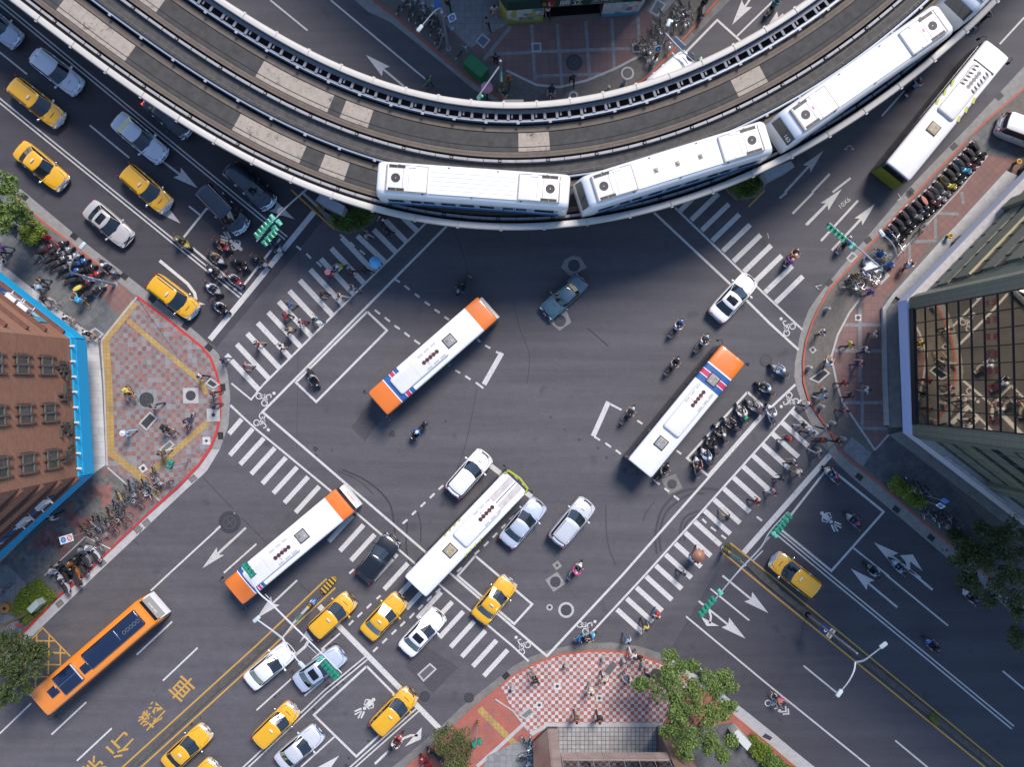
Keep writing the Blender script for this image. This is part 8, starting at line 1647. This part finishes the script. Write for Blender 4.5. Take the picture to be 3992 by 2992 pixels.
def drain(cr, x, y, rot, label, m_=None):
    p = W(t(cr, x, y)); e = empty('drain_grate', (p.x, p.y, .012), math.radians(rot), label, 'drain grate', 'gutter drains'); q = MB(); q.box((0, 0, 0), (.62, .46, .012), 0); q.build('pit', BLACKP if m_ is None else m_, e); q = MB()
    if m_ is None:
        for k in range(6): q.box((-.26 + k * .104, 0, .008), (.035, .44, .012), 0)
        q.box((0, 0, .009), (.6, .03, .012), 0)
    else: q.path([(-.3, -.22), (.3, -.22), (.3, .22), (-.3, .22)], .03, .008, 0, True)
    q.build('grate', IRON, e)
for cr, x, y, r_, l in ((1, 210, 40, -38, 'black gutter drain beside the leafy kerb tree'), (1, 640, 380, -38, 'black gutter drain beside the beige sedan'), (1, 1070, 725, -40, 'black gutter drain ahead of the kerbside rider'), (1, 1310, 922, -38, 'black gutter drain under the kerbside van taxi'), (1, 1600, 1158, -38, 'black gutter drain just past the kerbside van taxi'), (1, 1800, 1340, -42, 'black gutter drain at the zebra end of the curve'), (2, 1920, 25, -85, 'black gutter drain beside the maroon walker'), (2, 1902, 442, -88, 'black gutter drain at the outermost kerb curve'), (31, 1225, 15, 40, 'black gutter drain along the scooter row'), (31, 865, 412, 40, 'black gutter drain under the signal arm'), (31, 530, 778, 45, 'black gutter drain beside the bicycle heap'), (30, 2000, 830, 42, 'black gutter drain beside the roof unit of the long bus'), (30, 1605, 1262, 42, 'black gutter drain at the top of the scooter row'), (30, 1230, 1650, 42, 'black gutter drain behind the olive bus rear'), (32, 790, 797, -40, 'black gutter drain at the waiting box corner'), (32, 1110, 1078, -40, 'black gutter drain beside the pavement hedge'), (32, 1410, 1322, -40, 'black gutter drain near the dark tree'), (13, 2150, 872, 42, 'black gutter drain beside the red kerb start'), (13, 1625, 1335, 42, 'black gutter drain above the small kerb tree'), (23, 1455, 775, -40, 'black gutter drain at the plaza tree'), (20, 1580, 262, 40, 'black gutter drain beside the upper kerb box line')): drain(cr, x, y, r_, l)
for cr, x, y, r_, l in ((2, 1662, 812, 40, 'grey slab drain at the cut in the gutter'), (2, 1262, 1192, 40, 'grey slab drain along the brick-shop kerb'), (2, 1190, 1250, 40, 'brown slab drain next to a grey one'), (2, 880, 1542, 40, 'grey slab drain beside the scooter bay'), (3, 515, 250, 40, 'grey slab drain beside the clipped grass bed')): drain(cr, x, y, r_, l, CONCD)
# ---- medians and traffic islands ----
def median(pts, w, label):
    A = WW(pts); q = MB()
    for i in range(len(A) - 1):
        d = (A[i + 1] - A[i]).normalized(); n = Vector((-d.y, d.x, 0)) * w / 2; q.prism([tuple(A[i] - n), tuple(A[i + 1] - n), tuple(A[i + 1] + n), tuple(A[i] + n)], 0, .13 + .01 * i, 0)
    struct('median', q, mat('weathered_median', (.085, .08, .07), .9, var=.4, vscale=3))
median([t(13, 560, 150), t(13, 0, 680), t(3, 1140, 1658), t(3, 900, 1880)], .42, ''); median([t(22, 1850, 1390), t(33, 0, 60), t(33, 1960, 1658), t(33, 2260, 1900)], .5, '')
q = MB(); a = W(t(13, 625, 85)); q.prism([(a.x + .30 * math.cos(k * PI / 8) * (1 if True else 1) + (.55 if math.cos(k * PI / 8 - .85) > 0 else -.55) * math.cos(.85), a.y + .30 * math.sin(k * PI / 8) + (.55 if math.cos(k * PI / 8 - .85) > 0 else -.55) * math.sin(.85), 0) for k in range(16)], 0, .3, 0); tag(q.build('median_nose', HAZ), 'yellow and black striped kerb nose at the start of the near median', 'traffic island')
e = empty('keep_right_sign', W(t(13, 525, 195), .0)[:], .8, 'small blue arrow sign on the near median nose', 'sign'); q = MB(); q.tube([(0, 0, .1), (0, 0, 1.1)], .035, 6, 0); q.build('pole', HAZ, e); q = MB(); q.box((0, 0, 1.15), (.5, .26, .06), 0); q.line((-.16, 0), (.12, 0), .06, 1.185, 1); q.build('sign_panel', [BLUE_S, WH_S], e)
# ---- foliage ----
def m_leaf(key, a, b, c):
    g = NT(key); gm = g.n('NewGeometry'); r = g.n('ValToRGB'); el = r.color_ramp.elements; el[0].color = col(a); el[1].color = col(c); e = el.new(.5); e.color = col(b); g.l(gm.outputs['Random Per Island'], r.inputs['Fac']); g.l(r.outputs['Color'], g.b.inputs['Base Color']); g.b.inputs['Roughness'].default_value = .5; g.b.inputs['Specular IOR Level'].default_value = .35
    tr = g.n('BsdfTranslucent'); g.l(r.outputs['Color'], tr.inputs['Color']); mx = g.n('MixShader'); mx.inputs[0].default_value = .3; out = [n for n in g.nt.nodes if n.type == 'OUTPUT_MATERIAL'][0]; g.l(g.b.outputs[0], mx.inputs[1]); g.l(tr.outputs[0], mx.inputs[2]); g.l(mx.outputs[0], out.inputs['Surface']); return g.m
LF = dict(plane=m_leaf('fresh_leaf', (.075, .13, .025), (.13, .20, .045), (.21, .29, .085)), dark=m_leaf('dark_leaf', (.035, .055, .018), (.06, .085, .024), (.10, .13, .04)), hedge=m_leaf('hedge_leaf', (.05, .09, .015), (.10, .16, .03), (.19, .26, .05)), lime=m_leaf('lime_leaf', (.10, .16, .02), (.17, .24, .03), (.27, .33, .06)), olive=m_leaf('olive_leaf', (.075, .09, .03), (.11, .12, .04), (.15, .16, .055)))
BARK = mat('bark', (.17, .13, .095), .9, var=.4, vscale=6, bump=.4)
def leaves(mb, c, R_, n, ls, rg, shell=.55, flat=.75):
    for _ in range(n):
        while True:
            v = Vector((rg.uniform(-1, 1), rg.uniform(-1, 1), rg.uniform(-1, 1)))
            if shell < v.length <= 1: break
        p = Vector((c[0] + v.x * R_[0], c[1] + v.y * R_[1], c[2] + v.z * R_[2])); nrm = (v * .55 + Vector((rg.uniform(-1, 1), rg.uniform(-1, 1), rg.uniform(.1, 1.3)))).normalized(); a = nrm.orthogonal().normalized(); a = Matrix.Rotation(rg.uniform(0, 6.28), 3, nrm) @ a; b = nrm.cross(a); s = ls * rg.uniform(.6, 1.3)
        mb.add([p - a * s, p + b * s * .42 + nrm * s * .12, p + a * s, p - b * s * .42 + nrm * s * .12], [(0, 1, 2, 3)], 0)
def tree(name, base, label, blobs, leaf, ls, dens, tops, seed=1, trunk=.14, shell=.35, kind='tree'):
    """blobs: (survey x, y, z, rx, ry, rz); tops: limb ends"""
    rg = random.Random(seed); b = W(base, KZ); e = empty(name, (b.x, b.y, KZ), 0, label, kind); cb = MB()
    for px, py, z, rx, ry, rz in blobs:
        c = W((px, py), z) - Vector((b.x, b.y, KZ)); k = max(6, int(5 * rx * ry))
        for _ in range(k):   # sub-clumps give the outline its breaks
            v = Vector((rg.gauss(0, .5), rg.gauss(0, .5), rg.gauss(0, .42))); v = v if v.length < 1 else v.normalized() * rg.uniform(.7, 1.05); rr_ = rg.uniform(.34, .62)
            leaves(cb, (c.x + v.x * rx, c.y + v.y * ry, c.z + v.z * rz), (rr_, rr_, rr_ * .7), int(dens * rr_ * rr_), ls, rg, shell)
    cb.build('crown', LF[leaf], e); q = MB(); z1 = min(bl[2] for bl in blobs) - .3
    q.tube([(0, 0, -.05), (.05, .03, z1 * .5), (0.0, .0, z1)], [trunk, trunk * .85, trunk * .7], 9, 0)
    for p, z in tops:
        c = W(p, z) - Vector((b.x, b.y, KZ)); m_ = Vector((c.x * .4, c.y * .4, z1 + (c.z - z1) * .65)); q.tube(spline([(0, 0, z1 * .92), m_, c], 4), [trunk * .6 * (1 - .09 * k) for k in range(9)], 6, 0)
    q.build('trunk', BARK, e); return e
zt = lambda cr, x, y: t(cr, x, y)
BL = lambda cr, *L: [(*t(cr, x, y), z, r, r, r * .8) for x, y, z, r in L]
tree('street_tree', t(23, 1480, 1150), 'big leafy tree hanging over the red checkers and the stone portal', BL(23, (1330, 860, 5.2, .7), (1250, 960, 5.2, .8), (1420, 940, 5.8, 1.0), (1380, 1060, 5.8, .9), (1560, 1000, 5.6, .9), (1500, 1120, 6.4, 1.3), (1640, 1130, 6, 1.0), (1420, 1200, 6, 1.0), (1700, 1200, 5.6, .8), (1780, 1180, 5.5, .7), (1850, 1130, 5, .5), (1560, 1280, 6.6, 1.2), (1400, 1330, 6.2, .8), (1350, 1330, 6, .6), (1500, 1440, 6.4, 1.0), (1450, 1540, 6, .8), (1620, 1400, 6, .8), (1700, 1480, 5.5, .6), (1800, 1570, 5, .5), (1740, 1000, 5, .5), (1830, 880, 4.6, .45), (1850, 960, 4.6, .6), (1540, 780, 4.6, .35), (1355, 710, 4.6, .42), (1440, 800, 5, .4), (1100, 960, 4.6, .4), (1880, 1440, 4.5, .35), (1650, 900, 5, .6)), 'plane', .115, 430, [(t(23, 1300, 950), 5.2), (t(23, 1560, 1280), 6.4), (t(23, 1500, 1500), 6.2), (t(23, 1750, 1180), 5.4), (t(23, 1840, 930), 4.6), (t(23, 1380, 1060), 5.8), (t(23, 1800, 1560), 5)], 3, .16)
tree('street_tree', t(13, 1700, 1400), 'small round tree beside the banded pedestrian signal', BL(13, (1620, 1400, 4.2, .8), (1720, 1400, 4.4, .8), (1800, 1420, 4.0, .7), (1640, 1510, 4.0, .7), (1800, 1520, 3.6, .8), (1700, 1620, 4.2, .7), (1790, 1600, 3.8, .6), (1590, 1480, 3.8, .5)), 'olive', .095, 420, [(t(13, 1700, 1580), 4.2), (t(13, 1640, 1480), 4), (t(13, 1780, 1480), 4)], 5, .13)
tree('street_tree', t(1, 330, 300), 'leaning tree with pale trunk at the kerb edge beside the sedan taxi', BL(1, (20, 60, 6, 1.1), (110, 100, 5.6, .9), (190, 150, 5.2, .7), (60, 200, 5.6, .9), (10, 290, 5.4, .8), (140, 210, 5, .6), (-60, 120, 6, 1.2), (-80, 260, 6, 1.0)) + BL(0, (40, 1560, 6, .7), (-30, 1560, 6.4, .9)), 'plane', .14, 300, [(t(1, 200, 250), 3.2), (t(1, 80, 150), 5), (t(1, 20, 250), 5)], 8, .15)
tree('street_tree', t(3, 230, 340), 'dense dark green tree over the yellow hatched box', BL(3, (130, 560, 5.5, 1.2), (60, 700, 6, 1.5), (220, 640, 5.5, 1.0), (300, 720, 5.2, .8), (180, 800, 6, 1.3), (60, 920, 6, 1.3), (200, 930, 5.4, .9), (120, 1030, 5.4, .8), (0, 1060, 5.6, .7), (-60, 800, 6.5, 1.6), (320, 640, 4.8, .5), (-80, 620, 6, 1.0)), 'dark', .11, 420, [(t(3, 90, 430), 4.6), (t(3, 60, 520), 5), (t(3, 150, 700), 5.6)], 12, .16)
tree('street_tree', t(32, 2060, 1420), 'big shaded tree hanging over the road below the office block', BL(32, (1700, 1420, 6, .9), (1640, 1530, 5.6, .7), (1780, 1520, 6.5, 1.2), (1900, 1400, 6.6, 1.2), (2000, 1300, 6.4, 1.0), (2100, 1420, 7, 1.4), (2000, 1560, 7, 1.4), (2150, 1580, 7, 1.2), (2150, 1250, 6.4, .9), (1850, 1250, 5.6, .6)) + BL(33, (1700, 20, 5.6, .7), (1800, 60, 6.2, .9), (1950, 100, 6.6, 1.1), (1930, 220, 6, .6), (2080, 220, 6.6, 1.0), (2150, 350, 6.4, .9), (2180, 500, 6, .7), (2160, 580, 5.6, .5), (2180, 60, 7, 1.2)), 'dark', .12, 330, [(t(32, 1780, 1480), 6), (t(32, 2000, 1300), 6), (t(33, 2000, 150), 6), (t(33, 2150, 400), 6)], 15, .18)
def hedge(name, poly, z, label, leaf, ls, n, cat='hedge', seed=1, base=KZ):
    """clipped planting inside a ground polygon"""
    rg = random.Random(seed); A = WW(poly); c = sum(A, Vector()) / len(A); e = empty(name, (c.x, c.y, base), 0, label, cat); xs_ = [p.x for p in A]; ys = [p.y for p in A]; q = MB(); k = 0
    def inside(x, y):
        r_ = False
        for i in range(len(A)):
            a, b = A[i], A[i - 1]
            if (a.y > y) != (b.y > y) and x < (b.x - a.x) * (y - a.y) / (b.y - a.y) + a.x: r_ = not r_
        return r_
    while k < n:
        x, y = rg.uniform(min(xs_), max(xs_)), rg.uniform(min(ys), max(ys))
        if not inside(x, y): continue
        h = z * (.75 + .3 * math.sin(x * 3.1) * math.cos(y * 2.7)); rr_ = rg.uniform(.14, .26)
        leaves(q, (x - c.x, y - c.y, h * rg.uniform(.5, 1)), (rr_, rr_, rr_), 16, ls, rg, .1); k += 1
    q.build('foliage', LF[leaf], e); q = MB()
    for i in range(9):
        a = A[i % len(A)].lerp(c, .5); q.tube([(a.x - c.x, a.y - c.y, -.05), (a.x - c.x + rg.uniform(-.2, .2), a.y - c.y + rg.uniform(-.2, .2), z * .7)], .018, 5, 0)
    q.tube([(0, 0, -.05), (0, 0, z * .6)], .03, 5, 0); q.build('stems', BARK, e); return e
hedge('traffic_island_hedge', T(11, (655, 245), (680, 205), (800, 215), (900, 130), (1000, 150), (1040, 200), (1000, 260), (900, 325), (780, 345), (690, 310)), .95, 'rounded evergreen hedge on the island under the viaduct beside the kiosk', 'hedge', .085, 520, 'hedge', 3); hedge('traffic_island_hedge', T(21, (1820, -90), (1860, -10), (1920, 50), (2000, 55), (2080, 30), (2130, -60), (2200, -140), (2050, -160)), .95, 'rounded evergreen hedge on the island at the upper zebra', 'hedge', .085, 420, 'hedge', 4)
hedge('shrub_bed', T(1, (240, 250), (300, 215), (380, 290), (470, 365), (400, 400), (330, 475), (240, 430)), 1.0, 'bushy green shrub bed between the leaning tree and red scooter', 'lime', .09, 380, 'shrub', 5); hedge('shrub_bed', T(3, (350, 30), (510, 180), (430, 250), (250, 420), (120, 330), (115, 260), (230, 110)), .4, 'low clipped green bed around the pale utility box', 'lime', .075, 620, 'hedge', 6); hedge('shrub_bed', T(32, (1000, 860), (1070, 780), (1180, 850), (1280, 920), (1340, 1000), (1300, 1060), (1180, 1010), (1090, 930)), .95, 'loose green shrubs beside bicycles on the shaded pavement', 'lime', .1, 420, 'shrub', 7)
hedge('shrub_bed', T(23, (2010, 1400), (2060, 1360), (2211, 1480), (2211, 1600), (2100, 1580), (2030, 1500)), .8, 'bright green clipped shrubs behind the pale utility cabinet', 'lime', .08, 330, 'shrub', 8); hedge('shrub_bed', T(23, (2130, 1600), (2211, 1560)) + T(33, (120, 1590), (250, 1658), (250, 1800), (-100, 1800)), 1.3, 'leafy shrub at the frame edge beyond the orange kerb', 'plane', .1, 420, 'shrub', 9); hedge('shrub_bed', T(33, (-20, 1480), (60, 1540), (130, 1600), (60, 1658), (-60, 1600)), .9, 'leafy shrub at the end of the orange kerb line', 'plane', .1, 200, 'shrub', 10)
hedge('shrub_bed', T(32, (1520, 1290), (1600, 1240), (1900, 1480), (1860, 1560)), 1.2, 'dark shrubs at the foot of the shaded tree', 'dark', .1, 320, 'shrub', 11); hedge('weed_tuft', T(33, (1385, 1190), (1420, 1190), (1460, 1260), (1440, 1275), (1400, 1230)), .3, 'tuft of grass growing on the far median', 'lime', .06, 40, 'weed', 12, .1); hedge('weed_tuft', T(22, (1820, 1380), (1850, 1370), (1880, 1440), (1850, 1450)), .3, 'dry weeds at the tip of the far median', 'olive', .07, 40, 'weed', 13, .1)
for P in (T(11, (640, 200), (800, 200), (900, 120), (1060, 150), (1050, 215), (1000, 275), (900, 338), (780, 358), (680, 325), (500, 110)), T(21, (1800, -90), (1850, 0), (1920, 65), (2000, 68), (2100, 40), (2300, -200), (2050, -200))): struct('traffic_island', MB().prism([tuple(p) for p in WW(P)], -.02, .15, 0, 1), [CONCD, HAZ])
# ---- boxes, cart, kiosk ----
def boxthing(name, P, z, label, cat, m_, lid=None, base=KZ):
    A = WW(P, z); c = sum(A, Vector()) / 4; e = empty(name, (c.x, c.y, base), 0, label, cat); q = MB(); q.prism([(p.x - c.x, p.y - c.y, 0) for p in A], 0, z - .08, 0); q.build('body', m_, e); q = MB(); q.prism([((p.x - c.x) * 1.04, (p.y - c.y) * 1.04, 0) for p in A], z - .08, z, 0); q.build('lid', lid or m_, e); d = (A[1] - A[0]); q = MB(); q.box(((A[0].x + A[1].x) / 2 - c.x, (A[0].y + A[1].y) / 2 - c.y, z * .5), (d.length * .45, .05, z * .6), 0, math.atan2(d.y, d.x)); q.build('door', m_, e); return e
PGREEN = mat('pale_green_cabinet', (.42, .50, .45), .5, var=.08); boxthing('utility_cabinet', T(3, (240, 290), (315, 215), (345, 260), (275, 330)), 1.3, 'pale green utility cabinet in the clipped grass bed', 'cabinet', PGREEN); boxthing('utility_cabinet', T(23, (1885, 1375), (1935, 1335), (2050, 1455), (2015, 1510)), 1.3, 'white and pale green utility cabinet beside the bright shrubs', 'cabinet', PGREEN, mat('cabinet_white', (.55, .58, .56), .5))
TARP = mat('green_tarpaulin', (.015, .17, .06), .6, var=.2, bump=.3, bscale=5); boxthing('covered_cart', T(10, (1785, 545), (1850, 468), (2000, 592), (1930, 668)), 1.5, 'food cart under a bright green cover at the upper kerb', 'cart', TARP)
KI = mat('kiosk_roof_blue_grey', (.40, .45, .52), .6, var=.25); boxthing('traffic_kiosk', T(11, (515, 75), (560, 15), (760, 120), (735, 190)), 2.2, 'blue-grey roofed police kiosk under the viaduct edge', 'kiosk', mat('kiosk_wall', (.3, .31, .32), .6), KI, .15); boxthing('traffic_kiosk', T(30, (-30, 1480), (200, 1390), (230, 1440), (10, 1560)), 2.2, 'pale blue roofed box under the viaduct at the upper zebra', 'kiosk', mat('kiosk_wall', (.3, .31, .32), .6), mat('kiosk_roof_pale', (.36, .40, .45), .6, var=.2), .0)
for i, (x, y, s, rot) in enumerate(((870, 600, .5, .3), (905, 640, .55, .1), (860, 655, .5, .7), (925, 665, .4, 1.0))): p = W(t(31, x, y), .4); e = empty('foam_box', (p.x, p.y, KZ + .02 + .05 * i), rot, ('long white foam box beside the blue covered scooter', 'white foam box in the middle of the pile under the gantry', 'white foam box nearest the red kerb in the pile', 'small white foam box beside the gantry pole')[i], 'box', 'foam boxes under the gantry'); q = MB(); q.rbox((0, 0, .2), (s * 1.5, s, .4), .04, 0); q.build('body', ACW, e); q = MB(); q.rbox((0, 0, .43), (s * 1.54, s * 1.04, .06), .04, 0); q.build('lid', ACW, e)
p = W(t(3, 55, 285), .2); e = empty('cable_drum', (p.x, p.y, KZ), 0, 'round orange drum lying beside the clipped grass bed', 'drum'); q = MB(); q.cyl((0, 0, 0), .42, .35, 24, 0); q.build('drum', mat('drum_orange', (.42, .18, .04), .6), e); q = MB(); q.disc((0, 0, .36), .14, 16, 0); q.build('hole', BLACKP, e)
p = W(t(2, 535, 1350), .5); e = empty('litter_bin', (p.x, p.y, KZ), 0, 'dark round bin beside the white cycle sign', 'bin'); q = MB(); q.cyl((0, 0, 0), .22, .7, 16, 0); q.build('bin', IRON, e); q = MB(); q.ell((0, 0, .72), (.24, .24, .12), 14, 6, 0); q.build('lid', IRON, e)
p = W(t(3, 175, 425), 1.2); e = empty('notice_board', (p.x, p.y, KZ), .2, 'small red notice on the dark tree trunk', 'sign'); q = MB(); q.box((0, 0, 1.3), (.5, .04, .35), 0, 0, Matrix.Rotation(-.8, 3, 'X')); q.build('panel', RED_S, e)
p = W(t(1, 540, 1130), .3); e = empty('door_mat', (p.x, p.y, KZ + .03), math.radians(-38), 'long black mat lying along the blue fascia', 'mat'); q = MB(); q.rbox((0, 0, .02), (1.55, .16, .05), .03, 0); q.build('mat', BLACKP, e)
# ================= light, sky, camera =================
SUN_EL = math.radians(50); sx, sy = .45, .9; az = math.atan2(sx, sy)
sd = bpy.data.lights.new('sun', 'SUN'); sd.energy = 2.95; sd.angle = math.radians(19); sd.color = (1, .905, .835)
so = bpy.data.objects.new('sun', sd); LINK(so); dirv = Vector((math.sin(az) * math.cos(SUN_EL), math.cos(az) * math.cos(SUN_EL), math.sin(SUN_EL)))
so.rotation_euler = dirv.to_track_quat('Z', 'Y').to_euler(); so.location = dirv * 90
wd = bpy.data.worlds.new('World'); scene.world = wd; wd.use_nodes = True; nt = wd.node_tree
sky = nt.nodes.new('ShaderNodeTexSky'); sky.sky_type = 'NISHITA'; sky.sun_disc = False; sky.sun_elevation = SUN_EL; sky.sun_rotation = az; sky.air_density = 1.0; sky.dust_density = .3; sky.ozone_density = 3.0
bg = nt.nodes['Background']; bg.inputs['Strength'].default_value = .135; nt.links.new(sky.outputs[0], bg.inputs['Color'])
cam = bpy.data.cameras.new('camera'); cam.sensor_width = 36; cam.lens = 36 / 2 / (CX / S / H); cam.clip_end = 1000
co = bpy.data.objects.new('camera', cam); LINK(co); co.location = (0, 0, H); co.rotation_euler = (0, 0, 0); scene.camera = co
scene.view_settings.view_transform = 'Standard'; scene.view_settings.look = 'None'; scene.view_settings.exposure = .93; scene.view_settings.gamma = 1; scene.view_settings.use_curve_mapping = False
